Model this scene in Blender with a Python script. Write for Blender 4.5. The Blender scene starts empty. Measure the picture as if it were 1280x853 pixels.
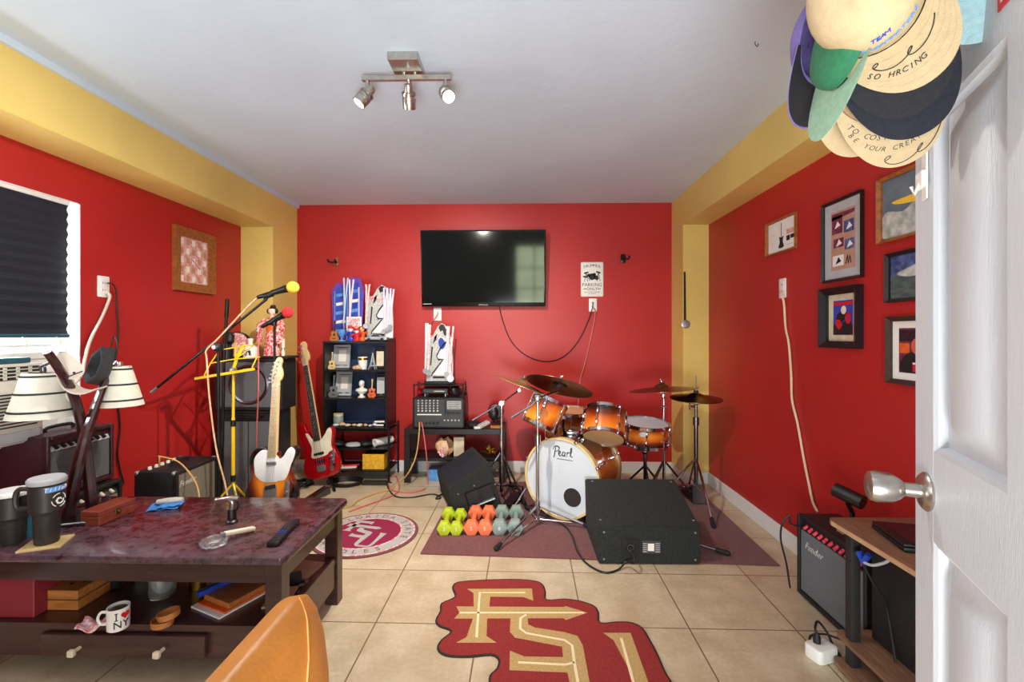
import bpy, bmesh, math, random
from mathutils import Vector as V, Matrix as MX
PI = math.pi; R = math.radians
random.seed(7)
SC = bpy.context.scene; COL = SC.collection
# ---------------------------------------------------------------- camera model (room axes: x right, y to the back wall, z up)
WORLD, EXPO, L_SPOT, L_WIN, L_FILL = .42, .8, (32, 108, 20), 70, 55
F, CZ, YAW, HY = 575., 1.25, R(1.39), 419.
CC, SS = math.cos(YAW), math.sin(YAW)
def ray(px, py):
    a = (px-640)/F; b = (HY-py)/F
    return V((a*CC-SS, CC+a*SS, b))
def at(px, py, Y):
    d = ray(px, py); return d*(Y/d.y)+V((0, 0, CZ))
def fl(px, py, z=0.):
    d = ray(px, py); return d*((z-CZ)/d.z)+V((0, 0, CZ))
def wx(px, py, X):
    d = ray(px, py); return d*(X/d.x)+V((0, 0, CZ))
def T(*a): return MX.Translation(V(a[0]) if len(a) == 1 else V(a))
def RX(d): return MX.Rotation(R(d), 4, 'X')
def RY(d): return MX.Rotation(R(d), 4, 'Y')
def RZ(d): return MX.Rotation(R(d), 4, 'Z')
def S3(x, y, z): return MX.Diagonal((x, y, z, 1))
def FR(o, x, y):                                   # frame from origin, x axis, y axis
    x = V(x).normalized(); y = V(y); z = x.cross(y).normalized(); y = z.cross(x)
    m = MX.Identity(4)
    for i, a in enumerate((x, y, z)): m.col[i][:3] = a
    m.col[3][:3] = V(o); return m
def WL(o): return FR(o, (0, 1, 0), (0, 0, 1))      # on the left wall, facing +x
def WR(o): return FR(o, (0, -1, 0), (0, 0, 1))     # on the right wall, facing -x
def WB(o): return FR(o, (1, 0, 0), (0, 0, 1))      # on the back wall, facing -y
def axisM(p0, p1):
    d = (V(p1)-V(p0)).normalized()
    return T(p0) @ d.to_track_quat('Z', 'Y').to_matrix().to_4x4()
# ---------------------------------------------------------------- materials
def lin(c): return tuple(((v/255.)/12.92 if v <= 10 else ((v/255.+.055)/1.055)**2.4) for v in c[:3])+(1.,)
def mat(name, rgb, r=.5, metal=0., var=.1, sc=14., bump=0., bsc=60., coat=0., emit=0., rgb2=None, stretch=None, spec=.5, trans=0., edge=(.35, .65), det=4., sheen=0., alpha=1.):
    m = bpy.data.materials.new(name); m.use_nodes = True; N = m.node_tree.nodes; L = m.node_tree.links
    b = N['Principled BSDF']; b.inputs['Roughness'].default_value = r; b.inputs['Metallic'].default_value = metal
    b.inputs['Coat Weight'].default_value = coat; b.inputs['Coat Roughness'].default_value = .08
    b.inputs['Specular IOR Level'].default_value = spec; b.inputs['Transmission Weight'].default_value = trans
    b.inputs['Sheen Weight'].default_value = sheen; b.inputs['Alpha'].default_value = alpha
    tc = N.new('ShaderNodeTexCoord'); mp = N.new('ShaderNodeMapping'); L.new(tc.outputs['Object'], mp.inputs[0])
    if stretch: mp.inputs['Scale'].default_value = stretch
    n = N.new('ShaderNodeTexNoise'); n.inputs['Scale'].default_value = sc; n.inputs['Detail'].default_value = det; L.new(mp.outputs[0], n.inputs['Vector'])
    cr = N.new('ShaderNodeValToRGB'); c = lin(rgb)
    a2 = lin(rgb2) if rgb2 else tuple(min(1, v*(1+var)) for v in c[:3])+(1,)
    a1 = c if rgb2 else tuple(v*(1-var) for v in c[:3])+(1,)
    cr.color_ramp.elements[0].position, cr.color_ramp.elements[1].position = edge
    cr.color_ramp.elements[0].color = a1; cr.color_ramp.elements[1].color = a2
    L.new(n.outputs['Fac'], cr.inputs[0]); L.new(cr.outputs[0], b.inputs['Base Color'])
    if emit: L.new(cr.outputs[0], b.inputs['Emission Color']); b.inputs['Emission Strength'].default_value = emit
    if bump:
        n2 = N.new('ShaderNodeTexNoise'); n2.inputs['Scale'].default_value = bsc; n2.inputs['Detail'].default_value = 3; L.new(mp.outputs[0], n2.inputs['Vector'])
        bp = N.new('ShaderNodeBump'); bp.inputs['Strength'].default_value = bump; bp.inputs['Distance'].default_value = .004
        L.new(n2.outputs['Fac'], bp.inputs['Height']); L.new(bp.outputs[0], b.inputs['Normal'])
    return m
def burst(name, stops, mode):                      # sunburst lacquer: mode 'z' bands along the drum axis, 'r' radial on a guitar body
    m = mat(name, (200, 100, 20), .22, coat=.8); N = m.node_tree.nodes; L = m.node_tree.links; b = N['Principled BSDF']
    tc = N.new('ShaderNodeTexCoord'); sp = N.new('ShaderNodeSeparateXYZ'); L.new(tc.outputs['Generated'], sp.inputs[0])
    def mth(op, a, c=None):
        k = N.new('ShaderNodeMath'); k.operation = op
        for i, v in enumerate((a, c)):
            if v is None: continue
            if isinstance(v, (int, float)): k.inputs[i].default_value = v
            else: L.new(v, k.inputs[i])
        return k.outputs[0]
    dz = mth('SUBTRACT', sp.outputs[2], .5)
    if mode == 'z': f = mth('MULTIPLY', mth('ABSOLUTE', dz), 2.)
    else:
        dx = mth('SUBTRACT', sp.outputs[0], .5)
        f = mth('MULTIPLY', mth('SQRT', mth('ADD', mth('MULTIPLY', dx, dx), mth('MULTIPLY', dz, dz))), 2.)
    n = N.new('ShaderNodeTexNoise'); n.inputs['Scale'].default_value = 9; L.new(tc.outputs['Object'], n.inputs['Vector'])
    f = mth('ADD', f, mth('MULTIPLY', mth('SUBTRACT', n.outputs['Fac'], .5), .22))
    cr = N.new('ShaderNodeValToRGB'); e = cr.color_ramp.elements
    while len(e) < len(stops): e.new(.5)
    for k, (p, c) in enumerate(stops): e[k].position = p; e[k].color = lin(c)
    L.new(f, cr.inputs[0]); L.new(cr.outputs[0], b.inputs['Base Color']); return m
M = {}
def mk(k, *a, **kw): M[k] = mat(k.replace('_', ' '), *a, **kw)
mk('red_paint', (178, 34, 32), .42, var=.07, sc=1.6, bump=.12, bsc=45)
mk('yellow_paint', (226, 198, 112), .45, var=.06, sc=2.2, bump=.12, bsc=45)
mk('ceiling_paint', (202, 217, 230), .6, var=.05, sc=1.2, bump=.5, bsc=16)
mk('white_paint', (226, 226, 224), .4, var=.03, sc=3)
mk('door_paint', (204, 210, 216), .42, var=.03, sc=30, bump=.15, bsc=90, stretch=(6, 6, .6))
mk('black_vinyl', (22, 22, 24), .55, var=.25, sc=60, bump=.3, bsc=400)
mk('carpet_black', (33, 36, 34), .9, var=.35, sc=90, bump=.6, bsc=350)
mk('black_plastic', (20, 20, 22), .38, var=.15)
mk('black_metal', (24, 24, 26), .35, metal=.4, var=.15)
mk('black_wood', (24, 22, 24), .35, var=.2, sc=20)
mk('navy_back', (40, 58, 92), .4, var=.2, sc=6)
mk('rubber', (16, 16, 17), .75, var=.2)
mk('chrome', (205, 205, 208), .14, metal=1., var=.05)
mk('nickel', (190, 186, 178), .3, metal=1., var=.08, sc=50)
mk('dark_chrome', (110, 110, 114), .25, metal=1., var=.1)
mk('silver', (170, 172, 176), .35, metal=.8, var=.08)
mk('brass', (150, 122, 66), .28, metal=1., var=.25, sc=18, stretch=(1, 1, 1))
mk('cymbal_bronze', (118, 96, 66), .3, metal=1., var=.3, sc=10)
mk('lit_bronze', (206, 176, 122), .42, metal=.85, var=.2, sc=10)  # lighter copy of the cymbal bronze; its lit look is in the colour
mk('grille_bluelit', (26, 30, 40), .7, var=.2, sc=120, bump=.3)  # dark grille; the blue of the window light is put into the colour
mk('gold', (200, 158, 60), .25, metal=1., var=.2, sc=30)
mk('grille_grey', (92, 94, 98), .75, var=.25, sc=220, bump=.5, bsc=500)
mk('grille_silver', (104, 108, 114), .6, var=.2, sc=240, bump=.4, bsc=500)
mk('grille_tan', (120, 112, 98), .8, var=.25, sc=220, bump=.4, bsc=500)
mk('black_redsheen', (56, 18, 27), .5, var=.15, sc=50, bump=.2, bsc=300)  # black surfaces with a red reflection put into the colour
mk('maroon_carpet', (108, 58, 58), .95, var=.2, sc=70, bump=.5, bsc=300, sheen=.2)
mk('garnet_carpet', (140, 38, 36), .95, var=.16, sc=120, bump=.4, bsc=300)
mk('plum_carpet', (140, 26, 66), .95, var=.14, sc=120, bump=.4, bsc=300)
mk('grey_carpet', (176, 172, 168), .95, var=.1, sc=120, bump=.4, bsc=300)
mk('gold_carpet', (184, 152, 98), .95, var=.12, sc=120, bump=.4, bsc=300)
mk('cream_carpet', (232, 214, 170), .95, var=.06, sc=120)
mk('dark_carpet', (42, 32, 24), .95, var=.15, sc=100)
mk('espresso', (62, 37, 33), .3, var=.25, sc=5, stretch=(1, 9, 9), coat=.15)
mk('leather', (204, 132, 58), .4, var=.1, sc=9, bump=.15, bsc=120)
mk('leather_seam', (214, 152, 82), .6, var=.1)
mk('oak', (150, 88, 40), .4, var=.25, sc=6, stretch=(8, 8, 1))
mk('walnut_top', (122, 88, 66), .55, var=.25, sc=9, stretch=(10, 1.2, 4), bump=.1)
mk('edge_tan', (176, 140, 106), .6, var=.1)
mk('cigar_wood', (176, 110, 52), .5, var=.2, sc=10, stretch=(1, 6, 6))
mk('box_wood', (122, 52, 34), .4, var=.2, sc=10, stretch=(6, 1, 6))
mk('maple', (222, 190, 140), .35, var=.08, sc=10, stretch=(5, 5, 1), coat=.3)
mk('rosewood', (60, 38, 28), .5, var=.2, sc=18, stretch=(5, 5, 1))
mk('candy_red', (168, 10, 22), .12, var=.05, coat=1.)
mk('pearl_white', (232, 232, 234), .3, var=.03, coat=.2)
mk('cream', (232, 222, 198), .4, var=.04)
mk('ivory', (214, 200, 170), .5, var=.12, sc=20)
mk('drum_head', (200, 206, 213), .45, var=.02, sc=5)
mk('tan_head', (212, 168, 120), .4, var=.08, sc=5)
mk('hoop_wood', (218, 190, 130), .3, var=.1, sc=18, coat=.4)
mk('cloth_shade', (222, 218, 202), .8, var=.04, sc=30)
mk('shade_band', (40, 44, 42), .6)
mk('lamp_wood', (52, 22, 24), .25, var=.2, sc=8, coat=.5)
mk('strap_white', (208, 194, 178), .5, var=.05, sc=20)
mk('felt_grey', (62, 62, 66), .9, var=.2, sc=60)
mk('blind_cloth', (26, 30, 42), .75, var=.12, sc=40)
mk('ac_plastic', (214, 206, 192), .5, var=.04)
mk('dark_slot', (34, 30, 28), .7)
mk('white_plastic', (236, 234, 228), .35, var=.02)
mk('cord_cream', (224, 200, 168), .5, var=.04)
mk('cord_tan', (196, 152, 84), .5, var=.06)
mk('cord_pink', (206, 100, 96), .5, var=.06)
mk('cord_black', (26, 22, 22), .5, var=.1)
mk('yellow_enamel', (232, 190, 24), .32, var=.06, coat=.3)
mk('foam_yellow', (244, 200, 60), .95, var=.1, sc=140, bump=.5, bsc=300)
mk('foam_red', (214, 44, 52), .95, var=.12, sc=140, bump=.5, bsc=300)
mk('screen', (9, 10, 11), .07, var=.1, spec=.6)
mk('screen_bezel', (10, 10, 11), .2)
mk('lime', (184, 202, 34), .5, var=.05, sc=40)
mk('coral', (244, 122, 78), .5, var=.05, sc=40)
mk('sage', (136, 154, 146), .5, var=.06, sc=40)
mk('ink', (22, 20, 24), .6)
mk('paper', (236, 232, 224), .7, var=.03)
mk('paper_grey', (178, 180, 182), .6, var=.05)
mk('photo_sky', (84, 104, 122), .35, rgb2=(112, 126, 134), sc=9)
mk('photo_foam', (150, 156, 148), .35, rgb2=(208, 210, 198), sc=26, det=8)
mk('photo_sea', (58, 74, 76), .35, rgb2=(96, 112, 108), sc=14, stretch=(1, 4, 1))
mk('photo_tan', (186, 142, 120), .5, var=.1, sc=20)
mk('photo_blue', (40, 52, 100), .4, rgb2=(90, 110, 160), sc=40)
mk('photo_plum', (84, 30, 60), .4, rgb2=(130, 60, 80), sc=40)
mk('photo_dark', (38, 26, 34), .4, var=.3, sc=30)
mk('photo_rose', (206, 132, 116), .5, rgb2=(236, 200, 190), sc=34, det=6)
mk('skin_red', (206, 92, 70), .6, var=.12, sc=30)
mk('bright_red', (206, 28, 34), .45, var=.06)
mk('blue', (34, 66, 170), .35, var=.2, sc=20)
mk('sky_blue', (90, 150, 214), .4, var=.2, sc=30)
mk('purple', (98, 58, 168), .4, var=.15, sc=20)
mk('lilac', (208, 186, 216), .5, var=.08, sc=40)
mk('green', (36, 120, 70), .5, var=.1)
mk('orange', (222, 96, 34), .5, var=.12, sc=40)
mk('pink_cloth', (226, 130, 136), .8, rgb2=(238, 214, 214), sc=60, edge=(.45, .55))
mk('kimono', (206, 64, 66), .75, rgb2=(240, 196, 190), sc=70, edge=(.46, .56))
mk('skin_pale', (240, 218, 200), .6, var=.03)
mk('hair_black', (16, 14, 16), .5)
mk('porcelain', (238, 236, 230), .25, var=.02, coat=.4)
mk('red_box', (128, 30, 40), .6, var=.12, sc=60, stretch=(1, 1, 8))
mk('yellow_box', (226, 172, 40), .6, var=.15, sc=60)
mk('navy_cap', (28, 30, 40), .9, var=.15, sc=120, bump=.3, bsc=400)
mk('charcoal_cap', (34, 34, 38), .9, var=.15, sc=120, bump=.3, bsc=400)
mk('tan_cap', (184, 162, 124), .9, var=.05, sc=60, bump=.25, bsc=300)
mk('tan_cap_dark', (164, 138, 104), .9, var=.06, sc=60, bump=.25, bsc=300)
mk('purple_cap', (104, 90, 150), .9, var=.1, sc=80, bump=.25, bsc=300)
mk('green_cap', (34, 100, 66), .9, var=.1, sc=80, bump=.25, bsc=300)
mk('mint_cap', (142, 176, 150), .9, var=.1, sc=80, bump=.25, bsc=300)
mk('teal_cap', (150, 182, 186), .9, var=.1, sc=80, bump=.25, bsc=300)
mk('clear_glass', (240, 244, 246), .05, trans=.9, var=.02)
mk('clear_bag', (206, 206, 200), .25, rgb2=(240, 238, 230), sc=40, trans=.3)
mk('lamp_glow', (255, 244, 220), .5, emit=14)
mk('steel_tumbler', (54, 50, 48), .45, var=.1, sc=60, metal=.3)
mk('led_red', (190, 20, 50), .4, rgb2=(240, 90, 110), sc=120)
mk('teal', (28, 84, 98), .3, var=.1)
mk('blue_cloth', (52, 120, 190), .8, var=.15, sc=40)
mk('control_grey', (58, 60, 62), .45, var=.1)
mk('label_silver', (160, 162, 160), .4, rgb2=(210, 210, 206), sc=120)
mk('shell_tan', (214, 172, 132), .5, var=.2, sc=30)
mk('hall_paint', (150, 154, 152), .6)
mk('hall_daylight', (225, 240, 200), .5, emit=4., var=.1, sc=3)
mk('daylight', (235, 242, 255), .5, emit=3, var=.01)
M['drum_burst'] = burst('drum sunburst lacquer', [(0, (236, 142, 40)), (.36, (210, 98, 22)), (.64, (112, 38, 12)), (.9, (30, 11, 9))], 'z')
M['guitar_burst'] = burst('guitar sunburst lacquer', [(0, (232, 150, 40)), (.5, (222, 124, 26)), (.74, (120, 40, 14)), (.9, (20, 10, 9))], 'r')
# ---------------------------------------------------------------- mesh builder
def cat(pts, n=6, closed=False):                   # smooth curve through points
    P = [V(p) for p in pts]; out = []; k = len(P)
    if k < 3: return P
    for i in range(k if closed else k-1):
        p0, p1, p2, p3 = (P[(i-1) % k], P[i], P[(i+1) % k], P[(i+2) % k]) if closed else (P[max(i-1, 0)], P[i], P[i+1], P[min(i+2, k-1)])
        for j in range(n):
            t = j/n; out.append(.5*((2*p1)+(p2-p0)*t+(2*p0-5*p1+4*p2-p3)*t*t+(3*p1-p0-3*p2+p3)*t**3))
    if not closed: out.append(P[-1])
    return out
_tc = {}
def txt_mesh(s, size, ext, shear, ax):
    k = (s, size, ext, shear, ax)
    if k in _tc: return _tc[k]
    cu = bpy.data.curves.new('t', 'FONT'); cu.body = s; cu.size = size; cu.extrude = ext; cu.shear = shear
    cu.align_x = ax; cu.align_y = 'CENTER'; cu.resolution_u = 2
    o = bpy.data.objects.new('t', cu); COL.objects.link(o); bpy.context.view_layer.update()
    me = bpy.data.meshes.new_from_object(o.evaluated_get(bpy.context.evaluated_depsgraph_get()))
    bpy.data.objects.remove(o); bpy.data.curves.remove(cu); _tc[k] = me; return me
class B:
    def __init__(s, m=None): s.bm = bmesh.new(); s.i = 0; s.M = m or MX.Identity(4)
    def mt(s, i): s.i = i; return s
    def _end(s, vs, m=None):
        X = s.M @ m if m is not None else s.M
        vs = list(vs); bmesh.ops.transform(s.bm, matrix=X, verts=vs)
        for f in {f for v in vs for f in v.link_faces}: f.material_index = s.i
        return s
    def box(s, c, d, m=None, bev=0., seg=1):
        vs = bmesh.ops.create_cube(s.bm, size=1.)['verts']
        for v in vs: v.co = V((v.co.x*d[0], v.co.y*d[1], v.co.z*d[2]))+V(c)
        if bev:
            g = bmesh.ops.bevel(s.bm, geom=list({e for v in vs for e in v.link_edges}), offset=bev, segments=seg, affect='EDGES', profile=.5)
            vs = {v for f in g['faces'] for v in f.verts} | {v for v in vs if v.is_valid}
        return s._end(vs, m)
    def bb(s, x0, x1, y0, y1, z0, z1, bev=0., m=None, seg=1):
        return s.box(((x0+x1)/2, (y0+y1)/2, (z0+z1)/2), (abs(x1-x0), abs(y1-y0), abs(z1-z0)), m, bev, seg)
    def hexa(s, p, m=None):                        # 8 points: bottom 4 (ccw), top 4
        vs = [s.bm.verts.new(V(q)) for q in p]
        for f in ((3, 2, 1, 0), (4, 5, 6, 7), (0, 1, 5, 4), (1, 2, 6, 5), (2, 3, 7, 6), (3, 0, 4, 7)): s.bm.faces.new([vs[k] for k in f])
        return s._end(vs, m)
    def lathe(s, prof, m=None, n=24, sx=1., sy=1.):
        rings = []; allv = []
        for r, z in prof:
            if r < 1e-6: q = [s.bm.verts.new((0, 0, z))]
            else: q = [s.bm.verts.new((r*sx*math.cos(2*PI*k/n), r*sy*math.sin(2*PI*k/n), z)) for k in range(n)]
            rings.append(q); allv += q
        for a, b in zip(rings, rings[1:]):
            for k in range(n):
                if len(a) == 1 and len(b) == 1: continue
                if len(a) == 1: s.bm.faces.new((a[0], b[k], b[(k+1) % n]))
                elif len(b) == 1: s.bm.faces.new((a[k], a[(k+1) % n], b[0]))
                else: s.bm.faces.new((a[k], a[(k+1) % n], b[(k+1) % n], b[k]))
        return s._end(allv, m)
    def cyl(s, p0, p1, r0, r1=None, n=14):
        r1 = r0 if r1 is None else r1; L = (V(p1)-V(p0)).length
        return s.lathe([(0, 0), (r0, 0), (r1, L), (0, L)], axisM(p0, p1), n)
    def tube(s, pts, r, n=6, closed=False):
        P = [V(p) for p in pts]; rr = r if isinstance(r, (list, tuple)) else [r]*len(P); rings = []; k = len(P); up = None
        for i, p in enumerate(P):
            a = P[i-1] if (i or closed) else p; b = P[(i+1) % k] if (i < k-1 or closed) else p
            d = (b-a).normalized() if (b-a).length > 1e-9 else V((0, 0, 1))
            if up is None: up = d.orthogonal().normalized()
            up = (up-d*up.dot(d)); up = up.normalized() if up.length > 1e-6 else d.orthogonal().normalized(); w = d.cross(up)
            rings.append([s.bm.verts.new(p+rr[i]*(math.cos(2*PI*j/n)*up+math.sin(2*PI*j/n)*w)) for j in range(n)])
        for i in range(k if closed else k-1):
            a, b = rings[i], rings[(i+1) % k]
            for j in range(n): s.bm.faces.new((a[j], a[(j+1) % n], b[(j+1) % n], b[j]))
        if not closed: s.bm.faces.new(rings[0][::-1]); s.bm.faces.new(rings[-1])
        return s._end([v for q in rings for v in q])
    def prism(s, poly, z0, z1, m=None, bev=0.):    # 2D polygon extruded along local z
        P = [V((p[0], p[1], 0)) for p in poly]
        if sum(P[i].x*P[(i+1) % len(P)].y-P[(i+1) % len(P)].x*P[i].y for i in range(len(P))) < 0: P.reverse()
        a = [s.bm.verts.new((p.x, p.y, z0)) for p in P]; b = [s.bm.verts.new((p.x, p.y, z1)) for p in P]; n = len(P)
        f0 = s.bm.faces.new(a[::-1]); f1 = s.bm.faces.new(b)
        for i in range(n): s.bm.faces.new((a[i], a[(i+1) % n], b[(i+1) % n], b[i]))
        f0.normal_update(); f1.normal_update(); vs = set(a+b)
        if bev:
            g = bmesh.ops.bevel(s.bm, geom=list(set(f0.edges)|set(f1.edges)), offset=bev, segments=2, affect='EDGES', profile=.5)
            vs = {v for f in g['faces'] for v in f.verts} | {v for v in vs if v.is_valid}
        for f in {f for v in vs for f in v.link_faces}: f.normal_update()
        bmesh.ops.triangulate(s.bm, faces=[f for f in {f for v in vs for f in v.link_faces} if len(f.verts) > 5])
        return s._end(vs, m)
    def band(s, pts, w, z0, z1, m=None):           # flat ribbon of width w along 2D points, extruded
        P = [V((p[0], p[1])) for p in pts]; l, r = [], []
        for i, p in enumerate(P):
            a, b = P[max(i-1, 0)], P[min(i+1, len(P)-1)]; d = (b-a).normalized(); q = V((-d.y, d.x))*w/2
            l.append(p+q); r.append(p-q)
        for i in range(len(P)-1): s.prism([l[i], l[i+1], r[i+1], r[i]], z0, z1, m)
        return s
    def ring(s, r0, r1, z0, z1, m=None, n=40): return s.lathe([(r0, z0), (r1, z0), (r1, z1), (r0, z1), (r0, z0)], m, n)
    def ball(s, c, r, m=None, n=16):
        r = (r, r, r) if isinstance(r, (int, float)) else r
        vs = bmesh.ops.create_uvsphere(s.bm, u_segments=n, v_segments=max(6, n*2//3), radius=1.)['verts']
        for v in vs: v.co = V((v.co.x*r[0], v.co.y*r[1], v.co.z*r[2]))+V(c)
        return s._end(vs, m)
    def grid(s, fn, nu, nv, th=0., closed=False, m=None):    # surface fn(u,v) -> point; th gives it thickness along its normals
        g = [[V(fn(i/nu, j/nv)) for j in range(nv+1)] for i in range(nu+1)]
        def nrm(i, j):
            a = g[min(i+1, nu)][j]-g[max(i-1, 0)][j]; b = g[i][min(j+1, nv)]-g[i][max(j-1, 0)]
            c = a.cross(b); return c.normalized() if c.length > 1e-12 else V((0, 0, 1))
        A = [[s.bm.verts.new(g[i][j]) for j in range(nv+1)] for i in range(nu+1)]; al = [v for q in A for v in q]
        for i in range(nu):
            for j in range(nv): s.bm.faces.new((A[i][j], A[i+1][j], A[i+1][j+1], A[i][j+1]))
        if th:
            C = [[s.bm.verts.new(g[i][j]-th*nrm(i, j)) for j in range(nv+1)] for i in range(nu+1)]; al += [v for q in C for v in q]
            for i in range(nu):
                for j in range(nv): s.bm.faces.new((C[i][j], C[i][j+1], C[i+1][j+1], C[i+1][j]))
            for i in range(nu):
                s.bm.faces.new((A[i][0], C[i][0], C[i+1][0], A[i+1][0])); s.bm.faces.new((A[i][nv], A[i+1][nv], C[i+1][nv], C[i][nv]))
            for j in range(nv):
                s.bm.faces.new((A[0][j], A[0][j+1], C[0][j+1], C[0][j])); s.bm.faces.new((A[nu][j], C[nu][j], C[nu][j+1], A[nu][j+1]))
        return s._end(al, m)
    def text(s, t, size, m=None, ext=.0004, shear=0., ax='CENTER'):
        me = txt_mesh(t, size, ext, shear, ax); n0 = len(s.bm.verts); s.bm.from_mesh(me); s.bm.verts.ensure_lookup_table()
        return s._end(list(s.bm.verts)[n0:], m)
# ---------------------------------------------------------------- objects
ROOT = {}
def rootm(o):
    while o.parent is not None: o = o.parent
    return ROOT.get(o.name, MX.Identity(4))
def ob(name, b, mats, parent=None, world=True, origin=None, ang=.6):
    me = bpy.data.meshes.new(name); bmesh.ops.recalc_face_normals(b.bm, faces=b.bm.faces[:])
    if parent is not None and world: b.bm.transform(rootm(parent).inverted())
    if parent is None:
        if origin is None:
            xs = [v.co for v in b.bm.verts]; lo = V([min(c[k] for c in xs) for k in range(3)]); hi = V([max(c[k] for c in xs) for k in range(3)])
            origin = V(((lo.x+hi.x)/2, (lo.y+hi.y)/2, lo.z))
        b.bm.transform(T(-V(origin)))
    for f in b.bm.faces: f.smooth = True
    b.bm.to_mesh(me); b.bm.free(); me.set_sharp_from_angle(angle=ang)
    for k in (mats if isinstance(mats, (list, tuple)) else [mats]): me.materials.append(M[k])
    o = bpy.data.objects.new(name, me); COL.objects.link(o)
    if parent is not None: o.parent = parent
    else: o.location = origin; ROOT[o.name] = T(origin)
    return o
def tag(o, label, cat_, group=None):
    o['label'] = label; o['category'] = cat_
    if group: o['group'] = group
    return o
def thing(name, label, cat_, m=None, group=None):  # an Empty at the thing's base; m = location or matrix
    o = bpy.data.objects.new(name, None); COL.objects.link(o); o.empty_display_size = .05
    m = MX.Identity(4) if m is None else (m if isinstance(m, MX) else T(m))
    o.matrix_world = m; ROOT[o.name] = m.copy(); return tag(o, label, cat_, group)
def solo(name, b, mats, label, cat_, group=None, **kw): return tag(ob(name, b, mats, **kw), label, cat_, group)
def struct(name, b, mats, parent=None):
    o = ob(name, b, mats, parent)
    if parent is None: o['kind'] = 'structure'
    return o
def dup(root, m, label=None, group=None):
    r = root.copy(); COL.objects.link(r); r.matrix_world = m; ROOT[r.name] = m.copy()
    if label: r['label'] = label
    if group: r['group'] = group
    for ch in list(root.children):
        c = ch.copy(); COL.objects.link(c); c.parent = r
        for g in list(ch.children):
            d = g.copy(); COL.objects.link(d); d.parent = c
    return r
def cable(name, pts, r, m, label, n=6, smooth=True, cat_='cable'):
    b = B(); b.tube(cat(pts, n) if smooth else [V(p) for p in pts], r, 6); return solo(name, b, m, label, cat_)
def rrect(w, h, r, n=4, cx=0., cy=0.):
    out = []
    for sx, sy, a0 in ((1, 1, 0), (-1, 1, 90), (-1, -1, 180), (1, -1, 270)):
        for k in range(n+1):
            a = R(a0+90*k/n); out.append((cx+sx*(w/2-r)+r*math.cos(a), cy+sy*(h/2-r)+r*math.sin(a)))
    return out
def circ(r, n=24, cx=0., cy=0., sx=1., sy=1.): return [(cx+sx*r*math.cos(2*PI*k/n), cy+sy*r*math.sin(2*PI*k/n)) for k in range(n)]
# ================================================================ the setting
XL, XR, YB, ZC = -2.36, 1.56, 4.2, 2.45
def floor_mat():
    m = mat('beige floor tile', (200, 178, 144), .34, rgb2=(226, 207, 176), sc=7, det=8, edge=(.3, .7)); N = m.node_tree.nodes; L = m.node_tree.links; b = N['Principled BSDF']
    src = b.inputs['Base Color'].links[0].from_socket
    n3 = N.new('ShaderNodeTexNoise'); n3.inputs['Scale'].default_value = 55; n3.inputs['Detail'].default_value = 5
    tc = N.new('ShaderNodeTexCoord'); mp = N.new('ShaderNodeMapping'); L.new(tc.outputs['Object'], mp.inputs[0]); L.new(tc.outputs['Object'], n3.inputs['Vector'])
    mp.inputs['Location'].default_value = (.203+.449*20, -2.427+.4475*20, 0); mp.inputs['Rotation'].default_value = (0, 0, R(.35))
    mx0 = N.new('ShaderNodeMixRGB'); mx0.blend_type = 'MULTIPLY'; mx0.inputs[0].default_value = .35
    L.new(src, mx0.inputs[1]); L.new(n3.outputs['Fac'], mx0.inputs[2])
    br = N.new('ShaderNodeTexBrick'); br.offset = 0.; br.inputs['Scale'].default_value = 1.; br.inputs['Brick Width'].default_value = .449; br.inputs['Row Height'].default_value = .4475
    br.inputs['Mortar Size'].default_value = .0032; br.inputs['Mortar Smooth'].default_value = .2
    L.new(mp.outputs[0], br.inputs['Vector']); L.new(mx0.outputs[0], br.inputs['Color1']); L.new(mx0.outputs[0], br.inputs['Color2']); br.inputs['Mortar'].default_value = lin((120, 98, 74))
    L.new(br.outputs['Color'], b.inputs['Base Color'])
    bp = N.new('ShaderNodeBump'); bp.inputs['Strength'].default_value = .4; bp.inputs['Distance'].default_value = .002; bp.invert = True
    L.new(br.outputs['Fac'], bp.inputs['Height']); L.new(bp.outputs[0], b.inputs['Normal']); return m
M['floor_tile'] = floor_mat()
b = B(); b.bb(-3.2, 3.2, -3.3, 4.4, -.1, 0); o = struct('floor', b, 'floor_tile'); o.data.transform(T(o.location)); o.location = (0, 0, 0)
b = B(); b.bb(XL-.2, XR+.2, .05, 4.4, ZC, ZC+.1); struct('ceiling', b, 'ceiling_paint')
b = B(); b.bb(-2.0875, 1.345, YB, YB+.15, 0, ZC); struct('wall_back', b, 'red_paint')
WY = 2.397                                         # far jamb of the left window
b = B(); b.bb(XL-.15, XL, WY, 4.35, 0, ZC); b.bb(XL-.15, XL, .3, WY, 1.95, ZC); b.bb(XL-.15, XL, .3, WY, 0, .77); b.bb(XL-.15, XL, .05, 1.3, 0, ZC)
struct('wall_left', b, 'red_paint')
b = B(); b.bb(XR, XR+.15, .05, 4.35, 0, ZC); struct('wall_right', b, 'red_paint')
b = B(); b.bb(XL, -2.0875, .05, 4.35, 2.155, ZC); b.bb(XL, -2.0875, 3.79, 4.35, 0, 2.155); struct('trim_1', b, 'yellow_paint')
b = B(); b.bb(1.345, XR, .05, 4.35, 2.178, ZC); b.bb(1.345, XR, 3.906, 4.35, 0, 2.178); struct('trim_2', b, 'yellow_paint')
b = B(); b.bb(-2.0875, -2.068, .05, 4.2, 2.418, ZC); struct('trim_3', b, 'ceiling_paint')
b = B(); b.bb(-2.0875, 1.345, YB-.014, YB, 0, .1, .003); struct('baseboard_back', b, 'white_paint')
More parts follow.
